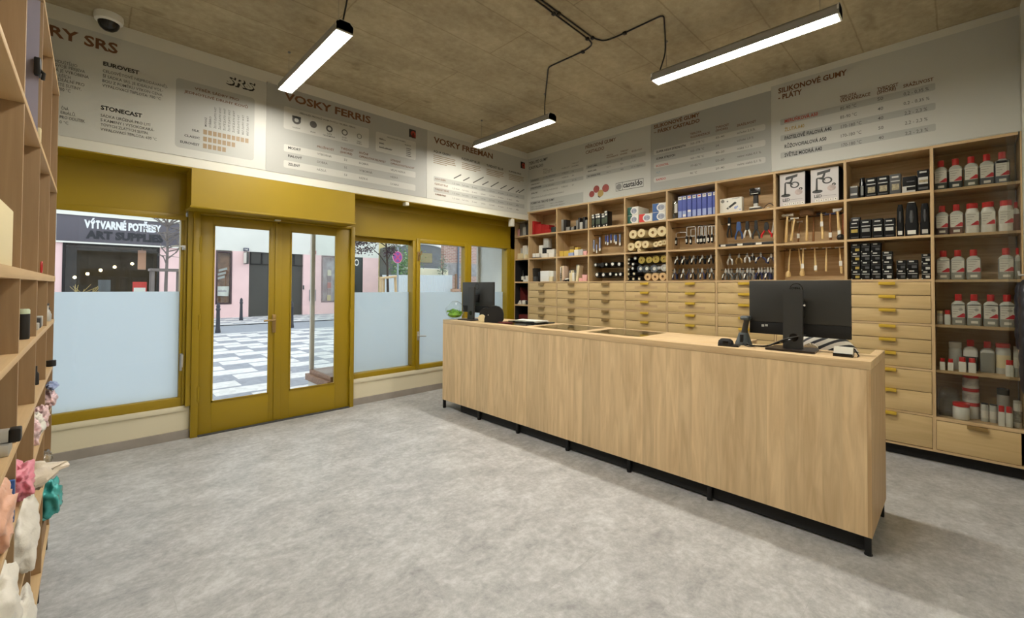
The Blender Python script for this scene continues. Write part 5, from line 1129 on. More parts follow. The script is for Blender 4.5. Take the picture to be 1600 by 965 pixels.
z = ROW[1]; g = 'black boxes and tool packs on the eighth cabinet middle shelf'
for i, (y0, y1, zt_) in enumerate(((-4.384, -4.458, 2.142), (-4.466, -4.546, 2.148), (-4.555, -4.630, 2.148), (-4.637, -4.714, 2.142))):
    mt = list(pr_); mt[2] = (gold, mgrey, white, lgrey)[i]
    cc(nth(i, 4)+' of four black picture boxes on the eighth cabinet', y0, y1, z, zt_, .04, .08, mt, name='product_box', group=g, art=((.2, .75, .84, .90, 1), (.1, .9, .64, .68, 1), (.15, .85, .36, .54, 2), (.15, .9, .08, .13, 3)))
cc('small black box lying on top of the leftmost picture box', -4.394, -4.464, 2.1426, 2.178, .05, .06, [black, lgrey], name='product_box', group=g, art=((.2, .8, .1, .5, 1),))
for i, (y0, y1, zt_) in enumerate(((-4.722, -4.772, 2.264), (-4.778, -4.870, 2.272), (-4.880, -4.942, 2.254))):
    t = thing('tool_pack', nth(i, 3).replace('second from left', 'middle')+' of three tall black tool packs on the eighth cabinet', 'pack', (.1, (y0+y1)/2, z), g)
    w = y0-y1; b = MB(); b.rrect([(z+G_, .03, w*.48, .012), (z+.11, .03, w*.5, .012), (z+.13, .028, w*.46, .012), (z+.25, .024, w*.42, .012), (zt_, .018, w*.30, .01)], (.10, (y0+y1)/2, 0)); b.build('body', black_card, t)
    b = MB(); b.box(.066, .069, (y0+y1)/2-w*.3, (y0+y1)/2+w*.3, z+.02, z+.055); b.build('price_tag', white if i < 2 else lgrey, t)
    b = MB(); b.lathe([(w*.12, 0), (w*.17, .05), (w*.10, .11)], (.078, (y0+y1)/2, z+.125), n=12); b.build('grey_grip', dgrey, t)
    if i == 1: b = MB(); b.box(.082, .118, (y0+y1)/2-.02, (y0+y1)/2+.02, zt_-.012, zt_+.008, 0, .003); b.build('silver_cap', white, t)
z = ROW[2]; g = 'stacked small black boxes on the eighth cabinet'
cols_ = ((-4.393, -4.462, 4, 'first'), (-4.467, -4.536, 4, 'second'), (-4.543, -4.610, 4, 'third'), (-4.624, -4.694, 3, 'fourth'), (-4.722, -4.784, 2, 'fifth'), (-4.790, -4.864, 2, 'sixth'), (-4.888, -4.946, 3, 'seventh'))
for y0, y1, n_, cn in cols_:
    hh_ = .086 if n_ != 3 or cn == 'fourth' else .074
    for k_ in range(n_):
        wn = {2: ('lower', 'upper'), 3: ('lowest', 'middle', 'topmost'), 4: ('lowest', 'second lowest', 'third lowest', 'topmost')}[n_][k_]
        mt = list(pr_); mt[2] = gold if cn == 'first' else (lgrey if cn in ('fourth', 'seventh') else dgrey)
        cc(wn+' black box in the '+cn+' small stack of the eighth cabinet', y0+random.uniform(-.002, .002), y1+random.uniform(-.002, .002), z+hh_*k_+.0004*k_, z+hh_*(k_+1)-.0004, .04+random.uniform(0, .008), .09, mt, name='product_box', group=g,
           art=((.2, .65, .78, .92, 1), (.1, .95, .56, .62, 3 if k_ % 2 else 1), (.45, .9, .14, .42, 2), (.0, .12, .0, .10, 1)))

# ------------------------------------------------------------------ bottles in the glass cabinet
def jerrycan(label, y, z, w, h, g, body=jerry, liquid=None, lvl=.72, wide=False, x=.11, lab=True, drum=None):
    """flat shouldered bottle, red cap, white label with a red wedge"""
    t = thing('chemical_bottle', label, 'bottle', (x, y, z), g)
    d = .075 if not wide else w*.9; hb = h*(.80 if not wide else .84); cr = min(w, d)*.22 if not wide else w*.36
    b = MB(); mats = [body, liquid or body]
    lv = [(z+G_, d*.44, w*.46, cr*.8), (z+.012, d*.5, w*.5, cr), (z+hb*lvl, d*.5, w*.5, cr)]
    b.rrect(lv, (x, y, 0), m=1)
    nk = w*.20 if not wide else w*.33
    b.rrect([(z+hb*lvl, d*.5, w*.5, cr), (z+hb*.80, d*.5, w*.5, cr), (z+hb*.90, d*.42, w*.42, cr*.9), (z+hb*.97, nk*1.15, nk*1.15, nk*1.1), (z+hb, nk, nk, nk*.98)], (x, y, 0))
    b.build('body', mats, t)
    b = MB(); n = 24; rc = nk*1.18
    b.lathe([(rc, hb*.985), (rc, hb+(h-hb)*.92), (rc*.9, h)], (x, y, z), n=n)
    for j in range(n): a = 2*math.pi*j/n; b.box(x+rc*math.cos(a)-.001, x+rc*math.cos(a)+.001, y+rc*math.sin(a)-.001, y+rc*math.sin(a)+.001, z+hb, z+h*.985)
    b.build('cap', red, t)
    if lab:
        X = x-d*.5-.0008; a, c = y+w*.44, y-w*.44; z0, z1 = z+hb*.30, z+hb*.80
        b = MB(); b.quad([(X, a, z0), (X, c, z0), (X, c, z1), (X, a, z1)]); lb = b.build('label', label_w, t)
        b = MB(); X -= .0004
        b.quad([(X, y+w*.16, z0+.004), (X, c, z0+.004), (X, c, z0+.034), (X, c+w*.12, z0+.040)]); b.build('red_wedge', mat('label_red', (190, 34, 52), .5), lb)
        b = MB()
        for q in range(4): b.quad([(X, a-w*.05, z1-.016-.020*q), (X, a-w*(.70-.14*q), z1-.016-.020*q), (X, a-w*(.70-.14*q), z1-.011-.020*q), (X, a-w*.05, z1-.011-.020*q)])
        if drum: n = 14; b.quad([(X, c+w*.28-.013*math.cos(2*math.pi*j/n), z1-.035+.012*math.sin(2*math.pi*j/n)) for j in range(n)])
        b.build('print', mat('print_grey', (168, 166, 160), .6), lb)
        b = MB(); X = x-d*.5-.0008; b.quad([(X, y+w*.22, z+hb*.09), (X, y-w*.24, z+hb*.09), (X, y-w*.24, z+hb*.19), (X, y+w*.22, z+hb*.19)]); b.build('price_tag', white, t)
    return t
g = 'red capped bottles on the top shelf of the glass cabinet'
for i, (y, lq) in enumerate(zip((-5.014, -5.104, -5.196, -5.285, -5.370), (jerry_dark, jerry_dark, mat('grey_green_liquid', (96, 98, 88), .4), jerry_blue, jerry_blue))):
    jerrycan(nth(i, 5)+' of five red capped bottles on the glass cabinet top shelf', y, GZ[0], .084, .262, g, jerry, lq, .74 if i < 4 else .9)
g = 'red capped bottles on the second shelf of the glass cabinet'
jerrycan('leftmost red capped bottle of dark liquid on the second glass shelf', -5.019, GZ[1], .082, .258, g, jerry, mat('violet_liquid', (92, 80, 86), .4), .78)
jerrycan('red capped bottle of rosy brown liquid on the second glass shelf', -5.106, GZ[1], .084, .258, g, jerry, jerry_brown, .80)
for i, y in enumerate((-5.199, -5.289, -5.388)): jerrycan(nth(i, 3)+' of three wide white jars with red lids on the second glass shelf', y, GZ[1], .084, .255, g, white_gloss, None, .72, True)
jerrycan('red capped bottle at the far right of the second glass shelf', -5.44, GZ[1], .036, .235, g, jerry, jerry_brown, lab=False)
g = 'clear red capped bottles on the third glass shelf'
for i, y in enumerate((-5.023, -5.111, -5.203)): jerrycan(nth(i, 3)+' of the left three clear bottles on the third glass shelf', y, GZ[2], .086, .252, g, jerry, mat('clear_liquid', (150, 152, 146), .35), .82)
jerrycan('clear bottle right of the gap on the third glass shelf', -5.384, GZ[2], .086, .252, g, jerry, MATS['clear_liquid'], .82)
jerrycan('clear bottle at the far right of the third glass shelf', -5.444, GZ[2], .030, .25, g, jerry, MATS['clear_liquid'], lab=False)
g = 'clear red capped bottles on the fourth glass shelf'
for i, y in enumerate((-5.111, -5.203, -5.297, -5.386)): jerrycan(nth(i, 4)+' of four clear bottles with round symbol labels on the fourth glass shelf', y, GZ[3], .086, .262, g, jerry, MATS['clear_liquid'], .84, drum=1)
jerrycan('clear bottle cut by the frame on the fourth glass shelf', -5.444, GZ[3], .030, .262, g, jerry, MATS['clear_liquid'], lab=False)
def jar(label, y, z, r, h, g, body=plastic_clear, lid=red, fill=None, fl=.6, x=.10, lidh=.022, band=None):
    t = thing('jar', label, 'jar', (x, y, z), g)
    b = MB(); b.lathe([(r*.94, G_), (r, .006), (r, h-lidh-.012), (r*.86, h-lidh)], (x, y, z), n=22); b.build('body', body, t)
    b = MB(); b.lathe([(r*.98, h-lidh), (r*1.0, h-.003), (r*.92, h)], (x, y, z), n=22); b.build('lid', lid, t)
    if fill: b = MB(); b.lathe([(r*.9, .008), (r*.92, h*fl)], (x, y, z), n=18); b.build('filling', fill, t)
    if band: b = MB(); b.lathe([(r*1.008, h*.2), (r*1.008, h*.62)], (x, y, z), n=22, cap=False); b.build('label', band, t)
    return t
def small_bottle(label, y, z, w, h, g, cap=red, body=white, x=.08, name='small_bottle'):
    t = thing(name, label, 'bottle', (x, y, z), g)
    b = MB(); b.rrect([(z+G_, w*.48, w*.48, w*.12), (z+h*.62, w*.5, w*.5, w*.14), (z+h*.70, w*.42, w*.42, w*.2)], (x, y, 0)); b.build('body', body, t)
    b = MB(); b.lathe([(w*.42, h*.69), (w*.42, h*.96), (w*.36, h)], (x, y, z), n=18); b.build('cap', cap, t); return t
g = 'small containers on the fourth glass shelf'
jar('small grey jar at the left end of the fourth glass shelf', -4.999, GZ[3], .020, .116, g, lgrey, cream, band=white)
small_bottle('small red capped bottle left of the clear bottles', -5.045, GZ[3], .040, .125, g, body=jerry)
g = 'bottles and jars on the fifth glass shelf'
z = GZ[4]
jar('clear bottle with white neck on the fifth glass shelf', -5.088, z, .040, .235, g, jerry, white, mat('rose_filling', (140, 88, 96), .5), .4, x=.19, lidh=.05)
jerrycan('black bottle with white shoulder and red cap on the fifth glass shelf', -5.180, z, .088, .262, g, white_gloss, black, .58, x=.19, lab=False)
jerrycan('grey clear bottle with red cap on the fifth glass shelf', -5.277, z, .084, .258, g, jerry, MATS['clear_liquid'], .8, x=.18, lab=False)
jar('wide jar half filled with cream powder on the fifth glass shelf', -5.364, z, .042, .250, g, jerry, red, None, x=.18, lidh=.035, band=cream)
jar('clear jar at the far right of the fifth glass shelf', -5.438, z, .020, .235, g, jerry, lgrey, x=.16, band=white)
for i, (y, w, h) in enumerate(((-5.011, .036, .100), (-5.061, .036, .100), (-5.130, .046, .122), (-5.187, .047, .120))): small_bottle(nth(i, 4)+' of four small white bottles with red caps in front', y, z, w, h, g, x=.055)
small_bottle('single small red capped bottle before the cream powder jar', -5.392, z, .045, .130, g, x=.055)
jar('small grey pot at the right front of the fifth glass shelf', -5.43, z, .016, .07, g, lgrey, lgrey, x=.055)
g = 'tubs and jars on the lowest glass shelf'
z = .401
b = MB(); b.rrect([(z+G_, .07, .062, .02), (z+.15, .072, .066, .02), (z+.20, .06, .06, .02), (z+.235, .03, .05, .015)], (.17, -5.047, 0)); o = b.build('clear_bag', plastic_clear, None, (.17, -5.047, z), label='clear plastic bag standing at the left of the lowest glass shelf', cat='bag', group=g)
jar('wide white tub with red lid in front on the lowest glass shelf', -5.120, z, .052, .138, g, white_gloss, red, x=.075, lidh=.03)
ST = mat('diamond_label', (190, 188, 182), .5, var=.3, vscale=40)
jar('bottom tub of the stack of three with red lids', -5.180, z, .050, .132, g, white_gloss, red, x=.19, lidh=.028)
jar('middle tub of the stack of three with red lids', -5.178, z+.1326, .051, .118, g, white_gloss, red, x=.19, lidh=.026, band=ST)
jar('top tub of the stack of three with red lids', -5.178, z+.2512, .050, .112, g, white_gloss, red, x=.19, lidh=.024, band=ST)
for i, y in enumerate((-5.255, -5.304)): jar(('left', 'right')[i]+' of two clear jars of white powder on the lowest glass shelf', y, z, .0225, .150, g, jerry, black, x=.12, lidh=.008, band=white)
for i, y in enumerate((-5.345, -5.386)): small_bottle(('left', 'right')[i]+' of two square bottles with red caps and white labels', y, z, .038, .160, g, body=label_w, x=.05)
jar('clear bottle with black cap behind the square red capped ones', -5.362, z, .036, .275, g, jerry, black, x=.20, lidh=.05)
jar('round bottle with black diamond label at the right end', -5.432, z, .024, .21, g, white_gloss, lgrey, x=.08, lidh=.02, band=mat('diamond_black', (150, 148, 140), .5, var=.6, vscale=50))

# ------------------------------------------------------------------ things on the counter
KZ = KT+.0004
def monitor(label, yc, group, logo=False):
    t = thing('computer_monitor', label, 'monitor', (-1.85, yc, KT), group)
    sx = -1.775; z0, z1 = 1.172, 1.550; w = .294
    b = MB(); b.box(sx, sx+.022, yc-w, yc+w, z0+.085, z1, 0, .004); b.build('back_shell', charcoal, t)
    b = MB(); b.box(sx+.004, sx+.026, yc-w, yc+w, z0, z0+.0855, 0, .004); bnd = b.build('lower_band', black_matt, t)
    b = MB(); b.box(sx+.020, sx+.032, yc-w, yc+w, z0, z1, 0, .002); b.build('screen', black_gloss, t)
    b = MB(); b.box(-1.850, sx+.002, yc-.05, yc+.05, 1.30, 1.40, 0, .006); b.build('arm', black, t)
    b = MB(); b.hexa([(-1.880, yc+.056, KT+.012), (-1.880, yc-.056, KT+.012), (-1.855, yc-.056, KT+.012), (-1.855, yc+.056, KT+.012), (-1.868, yc+.056, 1.488), (-1.868, yc-.056, 1.488), (-1.845, yc-.056, 1.488), (-1.845, yc+.056, 1.488)])
    ps = b.build('post', charcoal, t)
    b = MB(); b.lathe([(.026, 0), (.026, -.003)], (-1.876, yc-.006, 1.172), 'x', 22); b.build('cable_hole', black_gloss, ps)
    b = MB(); b.prism([(-1.975, yc+.13), (-1.965, yc+.14), (-1.77, yc+.125), (-1.745, yc+.11), (-1.745, yc-.11), (-1.77, yc-.125), (-1.965, yc-.14), (-1.975, yc-.13)], KZ, KT+.013, 'z'); b.build('base', mat('base_bronze', (44, 38, 36), .35, metal=.4), t)
    b = MB(); n = 30; X = sx-.0012
    for i in range(n):
        a, c = 2*math.pi*i/n, 2*math.pi*(i+1)/n
        b.quad([(X, yc+.037*math.cos(a), 1.493+.037*math.sin(a)), (X, yc+.037*math.cos(c), 1.493+.037*math.sin(c)), (X, yc+.034*math.cos(c), 1.493+.034*math.sin(c)), (X, yc+.034*math.cos(a), 1.493+.034*math.sin(a))])
    b.build('logo_ring', black_gloss, t)
    if logo:
        letters('dell', 'logo_lettering', black_gloss, t)
        b = MB(); X = sx+.0034; b.quad([(X, yc+.215, z0+.050), (X, yc+.198, z0+.050), (X, yc+.198, z0+.066), (X, yc+.215, z0+.066)]); b.quad([(X, yc+.192, z0+.054), (X, yc+.175, z0+.054), (X, yc+.175, z0+.068), (X, yc+.192, z0+.068)]); b.build('rating_labels', lgrey, bnd)
        b = MB(); b.cyl((-1.860, yc-.062, 1.385), (-1.866, yc-.066, 1.385), .006); b.build('lock_stud', chrome, t)
    return t
GM = 'monitors on the counter'
monitor('large computer monitor seen from behind at the near end of the counter', -4.344, GM, True)
monitor('computer monitor seen from behind at the window end of the counter', -.955, GM)
# cables of the near monitor
t = thing('monitor_cables', 'black cables hanging through the near monitor post', 'cable', (-1.9, -4.2, KT))
for k_, (dy, dz) in enumerate(((0, 0), (.012, -.012), (-.01, .008))):
    b = MB(); b.tube(arc([(-1.84, -4.40+dy, 1.19), (-1.90, -4.352+dy, 1.172+dz), (-1.92, -4.30, 1.150+dz), (-1.93, -4.20+dy, 1.098+.004*k_), (-1.90, -4.10+dy, KT+.008), (-1.86, -4.06, KT+.007+.006*k_)], .03), .0035, 8); b.build('wire', black_gloss if k_ < 2 else dgrey, t)
b = MB(); b.tube(arc([(-1.86, -4.06, KT+.006), (-1.90, -4.03, KT+.02), (-1.93, -4.07, KT+.008), (-1.95, -4.10, KT+.006), (-1.90, -4.12, KT+.006)], .02), .003, 8); b.build('plug_lead', black, t)
# barcode scanner on stand
t = thing('barcode_scanner', 'grey hand barcode scanner standing upright in its stand', 'scanner', (-1.802, -4.02, KT))
b = MB(); b.lathe([(.055, 0), (.055, .012), (.046, .035), (.036, .070), (.030, .085)], (-1.802, -4.02, KZ), n=24); b.build('stand', mat('scanner_grey', (72, 80, 84), .5), t)
b = MB(); b.box(-1.854, -1.832, -4.032, -4.010, KT+.02, KT+.075, 0, .004); b.build('clip', black, t)
b = MB(); b.tube([(-1.802, -4.025, KT+.07), (-1.804, -4.03, KT+.12), (-1.808, -4.040, KT+.165), (-1.817, -4.045, KT+.19)], [.024, .019, .018, .020], 14); b.build('grip', charcoal, t)
b = MB(); b.rrect([(KT+.183, .040, .026, .014), (KT+.196, .046, .030, .016), (KT+.209, .040, .026, .014)], (-1.832, -4.045, 0)); b.build('head', MATS['scanner_grey'], t)
# card terminal cradle
t = thing('card_reader', 'low black card reader lying left of the barcode scanner', 'card reader', (-1.955, -3.975, KT))
b = MB(); b.prism([(-2.02, -3.92), (-1.92, -3.90), (-1.90, -4.03), (-2.00, -4.05)], KZ, KT+.012, 'z'); b.build('base', black, t)
b = MB(); b.rrect([(KT+.012, .036, .048, .02), (KT+.036, .032, .044, .02), (KT+.050, .018, .03, .015)], (-1.968, -3.955, 0)); b.build('body', black_matt, t)
b = MB(); b.box(-2.006, -2.0, -3.985, -3.945, KT+.016, KT+.036, 0, .002); b.build('window', black_gloss, t)
# card holder
t = thing('card_holder', 'black business card holder with white cards at the near corner', 'card holder', (-1.945, -4.62, KT))
rzc = -.08
b = MB(); b.box(-1.965, -1.925, -4.672, -4.575, KZ, KT+.008, 0, .002); b.prism([(-1.925, KT+.006), (-1.918, KT+.006), (-1.90, KT+.050), (-1.907, KT+.052)], -4.672, -4.575, 'y'); b.box(-1.968, -1.963, -4.672, -4.575, KZ, KT+.020); b.build('holder', black_gloss, t)
b = MB(); b.hexa([(-1.960, -4.577, KT+.009), (-1.960, -4.670, KT+.009), (-1.934, -4.670, KT+.009), (-1.934, -4.577, KT+.009), (-1.944, -4.577, KT+.056), (-1.944, -4.670, KT+.056), (-1.918, -4.670, KT+.056), (-1.918, -4.577, KT+.056)]); b.build('cards', white, t)
b = MB(); b.tube([(-1.90, -4.672, KT+.045), (-1.885, -4.690, KT+.004), (-1.93, -4.690, KT+.004)], .0035); b.build('side_stand', black, t)
# glass terrarium
t = thing('terrarium', 'round tilted glass bowl with green moss at the window corner of the counter', 'terrarium', (-1.95, -.735, KT))
ax = Vector((-.62, .42, .66)).normalized(); c0 = Vector((-1.95, -.735, KT+.116)); u_ = ax.cross(Vector((0, 0, 1))).normalized(); v_ = ax.cross(u_)
def bowl(R, lo, hi): return [[c0+ax*(-R*math.cos(a))+(u_*math.cos(2*math.pi*j/28)+v_*math.sin(2*math.pi*j/28))*(R*math.sin(a)) for j in range(28)] for a in [lo+(hi-lo)*k/14 for k in range(15)]]
b = MB(); b.rings(bowl(.114, .02, 2.56), cap0=True, cap1=False); b.build('bowl', bowl_glass, t)
b = MB(); e_ = bowl(.114, 2.50, 2.58)[-1]; b.tube(e_+[e_[0]], .0022, 6); b.build('rim', glass, t)
b = MB(); random.seed(3)
b.sphere((-1.95, -.735, KT+.06), .086, 0, 14, 8, (1, 1, .46))
for _ in range(320):
    a, r = random.uniform(0, 6.283), .092*math.sqrt(random.random()); p = Vector((-1.95+r*math.cos(a), -.735+r*math.sin(a), KT+.085+random.uniform(-.015, .03)*(1-(r/.1)**2)+.012*math.sin(a)))
    d = Vector((random.uniform(-1, 1), random.uniform(-1, 1), random.uniform(.2, 1))).normalized()*.019; s = d.cross(Vector((random.random(), random.random(), .3))).normalized()*.008
    b.quad([p-s, p+d*.5-s*.3, p+d, p+d*.5+s])
b.build('moss', leaf_g, t)
# label printer
t = thing('label_printer', 'black rounded label printer with cream roll by the far monitor', 'printer', (-1.88, -1.36, KT))
pts = [(-.075, 0), (.125, 0), (.145, .03), (.145, .10), (.13, .145), (.095, .178), (.05, .19), (0, .183), (-.035, .16), (-.05, .12), (-.075, .04)]
ux = Vector((.707, -.707, 0)); uy = Vector((.707, .707, 0)); c0 = Vector((-1.885, -1.345, KZ))
b = MB(); b.rings([[c0+ux*p[0]+Vector((0, 0, p[1]))+uy*h_ for p in pts] for h_ in (-.055, .055)], sm=False); b.build('body', black_matt, t)
b = MB(); pts = [(-.135, .03), (-.03, .03), (-.03, .15), (-.055, .165), (-.10, .155), (-.135, .12)]; b.rings([[c0+ux*p[0]+Vector((0, 0, p[1]))+uy*h_ for p in pts] for h_ in (.0, .10)], sm=False); b.build('feeder', black, t)
b = MB(); n = 20; b.rings([[c0+ux*(-.105+.043*math.cos(2*math.pi*j/n))+Vector((0, 0, .0445+.043*math.sin(2*math.pi*j/n)))+uy*h_ for j in range(n)] for h_ in (-.045, .03)]); b.build('paper_roll', cream, t)
b = MB(); p = c0+ux*(-.03)+Vector((0, 0, .085))-uy*.057; b.sphere(p, .0055, u=8, v=6); b.build('lamp_dot', white, t)
# papers and folder on the glass
b = MB(); b.prism([(-1.69, -1.50), (-1.50, -1.42), (-1.47, -1.85), (-1.645, -1.84)], KZ, KT+.008, 'z'); b.build('black_folder', black_gloss, None, (-1.55, -1.65, KT), label='flat black folder lying under the white papers', cat='folder')
b = MB()
for k_, (dx, dy) in enumerate(((0, 0), (.012, -.008), (-.008, .01), (.004, .004))): b.prism([(-1.665+dx, -1.52+dy), (-1.48+dx, -1.46+dy), (-1.452+dx, -1.84+dy), (-1.635+dx, -1.82+dy)], KT+.0086+.0045*k_, KT+.0126+.0045*k_, 'z')
b.build('paper_stack', white, None, (-1.55, -1.65, KT+.008), label='stack of white papers on the window end of the counter', cat='papers')
for i, (x, y, q) in enumerate(((-1.665, -1.76, .9), (-1.475, -1.90, .4), (-1.645, -1.455, .6))):
    b = MB(); d = Vector((math.cos(q), -math.sin(q), 0))*.045; z_ = KT+.0064 if i else KT+.014
    b.cyl(Vector((x, y, z_))-d, Vector((x, y, z_))+d, .006, n=10); b.cyl(Vector((x, y, z_))-d*1.15, Vector((x, y, z_))-d*.6, .0062, n=10)
    b.build('marker_pen', black, None, (x, y, KT), label=('black marker pen at the front edge of the papers', 'black marker pen at the right end of the papers', 'black marker pen left of the papers')[i], cat='pen', group='pens around the papers')
b = MB(); b.rrect([(KZ, .05, .07, .006), (KT+.012, .05, .07, .006)], (-1.86, -1.56, 0)); b.build('card_tray', dred, None, (-1.86, -1.56, KT), label='small flat dark card tray beside the label printer', cat='tray')
# striped bundle behind the near monitor
t = thing('striped_cloth_bag', 'white cloth bag with black stripes tied in a knot behind the monitor', 'bag', (-1.53, -4.42, .735))
st = bpy.data.materials.new('striped_cloth'); st.use_nodes = True; nt = st.node_tree
tc = nt.nodes.new('ShaderNodeTexCoord'); wv = nt.nodes.new('ShaderNodeTexWave'); wv.bands_direction = 'DIAGONAL'; wv.inputs['Scale'].default_value = 8.5; wv.inputs['Distortion'].default_value = 1.5; wv.inputs['Detail'].default_value = 1; wv.inputs['Detail Scale'].default_value = .6
cr_ = nt.nodes.new('ShaderNodeValToRGB'); cr_.color_ramp.interpolation = 'CONSTANT'; cr_.color_ramp.elements[0].color = lin(30, 30, 36); cr_.color_ramp.elements[1].position = .36; cr_.color_ramp.elements[1].color = lin(222, 216, 204)
nt.links.new(tc.outputs['Object'], wv.inputs['Vector']); nt.links.new(wv.outputs[0], cr_.inputs[0]); nt.links.new(cr_.outputs[0], nt.nodes['Principled BSDF'].inputs['Base Color'])
b = MB(); b.sphere((-1.54, -4.44, .735+.235), .23, 0, 32, 20, (.55, 1.0, 1.0))
for v in b.bm.verts: v.co += Vector((1, .6, .4))*(.018*noise.noise(v.co*9))
b.build('body', st, t)
b = MB()
for q in range(7): a = -1.2+q*.4; b.tube([(-1.660, -4.40, 1.085), (-1.668, -4.40+.045*math.sin(a), 1.085+.035*math.cos(a))], [.004, .007], 8)
b.sphere((-1.662, -4.40, 1.085), .010, u=10, v=8); b.build('knot', mat('off_white_cloth', (226, 220, 206), .8), t)

# ------------------------------------------------------------------ things in the birch shelving
def bag(name, label, c, s, m_, seed, rough=.25, fr=7, n=(44, 30), parts=None, group=None, cat='bag'):
    """soft plastic bag: a crumpled pillow"""
    b = MB(); b.sphere((0, 0, 0), 1, 0, n[0], n[1])
    for v in b.bm.verts:
        p = v.co.copy(); q = Vector((abs(p.x)**.75*(1 if p.x > 0 else -1), abs(p.y)**.8*(1 if p.y > 0 else -1), abs(p.z)**.8*(1 if p.z > 0 else -1)))
        k_ = noise.noise(p*fr*.28+Vector((seed, 0, 0)))*rough*1.3+(.22-abs(noise.noise(p*fr*.42+Vector((0, seed, 0)))))*rough*.9+(.2-abs(noise.noise(p*fr*.9+Vector((seed, seed, 0)))))*rough*.5
        if p.z > .3: q.x *= 1-.35*(p.z-.3); q.y *= 1-.25*(p.z-.3)
        q *= 1+k_; v.co = Vector((q.x*s[0], q.y*s[1], q.z*s[2]))+Vector(c)
    for a in range(3):                              # crumpled, but no larger than its bay
        lo, hi = min(v.co[a] for v in b.bm.verts), max(v.co[a] for v in b.bm.verts)
        for v in b.bm.verts: v.co[a] = c[a]-s[a]+(v.co[a]-lo)/(hi-lo)*2*s[a]
    for v in b.bm.verts: v.co.z += G_
    o = b.build(name, m_, None, (c[0], c[1], c[2]-s[2]), label=label, cat=cat, group=group); o.data.set_sharp_from_angle(angle=math.pi); return o
GB = 'plastic bags in the birch shelving'
z2, z3, z4, z5, z6, z7 = 1.545, 1.30, 1.045, .825, .535, .135
t = thing('acrylic_sheet', 'clear lilac acrylic sheet with dark clamp on the upper birch shelf', 'sheet', (-5.48, -2.72, 2.045))
MB().box(-5.62, -5.364, -2.723, -2.717, 2.046, 2.56).build('sheet', mat('lilac_acrylic', (168, 166, 186), .15), t)
b = MB(); b.box(-5.376, -5.358, -2.745, -2.70, 2.275, 2.340, 0, .004); b.tube([(-5.366, -2.73, 2.30), (-5.350, -2.735, 2.285), (-5.353, -2.73, 2.262)], .006); b.build('clamp', black, t)
b = MB(); b.box(-5.66, -5.368, -3.76, -3.31, z2+G_, 1.70, 0, .004); b.build('cream_carton', cream, None, (-5.5, -3.5, z2), label='cream carton on the thick birch shelf at eye level', cat='box')
b = MB(); b.box(-5.372, -5.358, -2.66, -2.645, 2.03, 2.10, 0, .004); b.build('plastic_hook', cream, None, (-5.365, -2.652, 2.03), label='cream plastic hook on the upright above eye level', cat='hook')
b = MB(); n = 16; b.tube([(-5.362+.0, -2.42+.020*math.cos(2*math.pi*j/n), z2+.026+.022*math.sin(2*math.pi*j/n)) for j in range(n+1)], .0035, 6); b.build('red_ring', red, None, (-5.362, -2.42, z2), label='red ring standing at the eye level shelf edge', cat='ring')
t = thing('drink_can', 'tall dark can with pale lid in the birch shelving', 'can', (-5.40, -2.75, z3))
b = MB(); b.lathe([(.018, G_), (.019, .006), (.019, .092)], (-5.388, -2.75, z3), n=20); b.build('body', black, t)
b = MB(); b.lathe([(.019, .092), (.019, .106), (.016, .110)], (-5.388, -2.75, z3), n=20); b.build('lid', mat('pale_green_lid', (196, 210, 180), .4), t)
for i, (y, h_) in enumerate(((-2.30, .03), (-2.18, .045), (-2.10, .05))):
    b = MB(); b.box(-5.44, -5.372, y-.03, y+.03, z3+G_, z3+h_, 0, .003); b.build('grey_carton', (lgrey, dgrey, lgrey)[i], None, (-5.4, y, z3), label=nth(i, 3)+' of three low cartons on the birch shelf below eye level', cat='box', group='low cartons in the birch shelving')
for i, (y, h_) in enumerate(((-1.70, .085), (-1.62, .06))):
    t = thing('steel_bottle', ('taller', 'shorter')[i]+' steel flask at the window end of the birch shelving', 'bottle', (-5.375, y, z3), 'steel flasks in the birch shelving')
    b = MB(); b.lathe([(.014, G_), (.015, h_*.6), (.007, h_*.75), (.007, h_)], (-5.378, y, z3), n=16); b.build('body', steel, t)
    b = MB(); b.lathe([(.009, h_), (.009, h_+.012)], (-5.378, y, z3), n=16); b.build('cap', dgrey, t)
t = thing('tape_roll', 'black tape roll overhanging the birch shelf by the window', 'roll', (-5.36, -1.60, z4))
b = MB(); b.lathe([(.019, G_), (.020, .003), (.020, .033), (.008, .033), (.008, .002), (.019, G_)], (-5.362, -1.60, z4), n=24, cap=False); b.build('roll', black, t)
b = MB(); b.lathe([(.0079, .001), (.0079, .032)], (-5.362, -1.6, z4), n=16); b.build('core', dgrey, t)
b = MB(); b.lathe([(.012, G_), (.012, .05), (.006, .06), (.006, .085)], (-5.385, -2.20, z4), n=14); b.build('dark_bottle', black, None, (-5.385, -2.2, z4), label='small dark bottle two bays from the window end', cat='bottle')
bag('sweet_bag', 'blue and red plastic bag overhanging by the window', (-5.365, -1.66, z5+.05), (.036, .10, .05), [bag_mix], 3, .3, 9, group=GB)
bag('blue_cap_bag', 'pale blue bag lying on the red plastic one', (-5.352, -1.68, z5+.125), (.026, .07, .022), [pale_blue], 5, .3, group=GB)
for i, (y, m_, x) in enumerate(((-2.15, bag_mix, -5.375), (-2.30, bag_white, -5.38), (-2.44, bag_mix, -5.385))): bag('parts_bag', nth(i, 3, 'rearmost', 'nearest').replace('second from rearmost', 'middle')+' of three crumpled pink and white bags on the birch shelf', (x, y, z5+.06), (.038, .075, .06), m_, 11+i, .35, 8, group=GB)
t = thing('aluminium_bar', 'square aluminium bar with black end cap on the near birch shelf', 'bar', (-5.5, -3.32, z4))
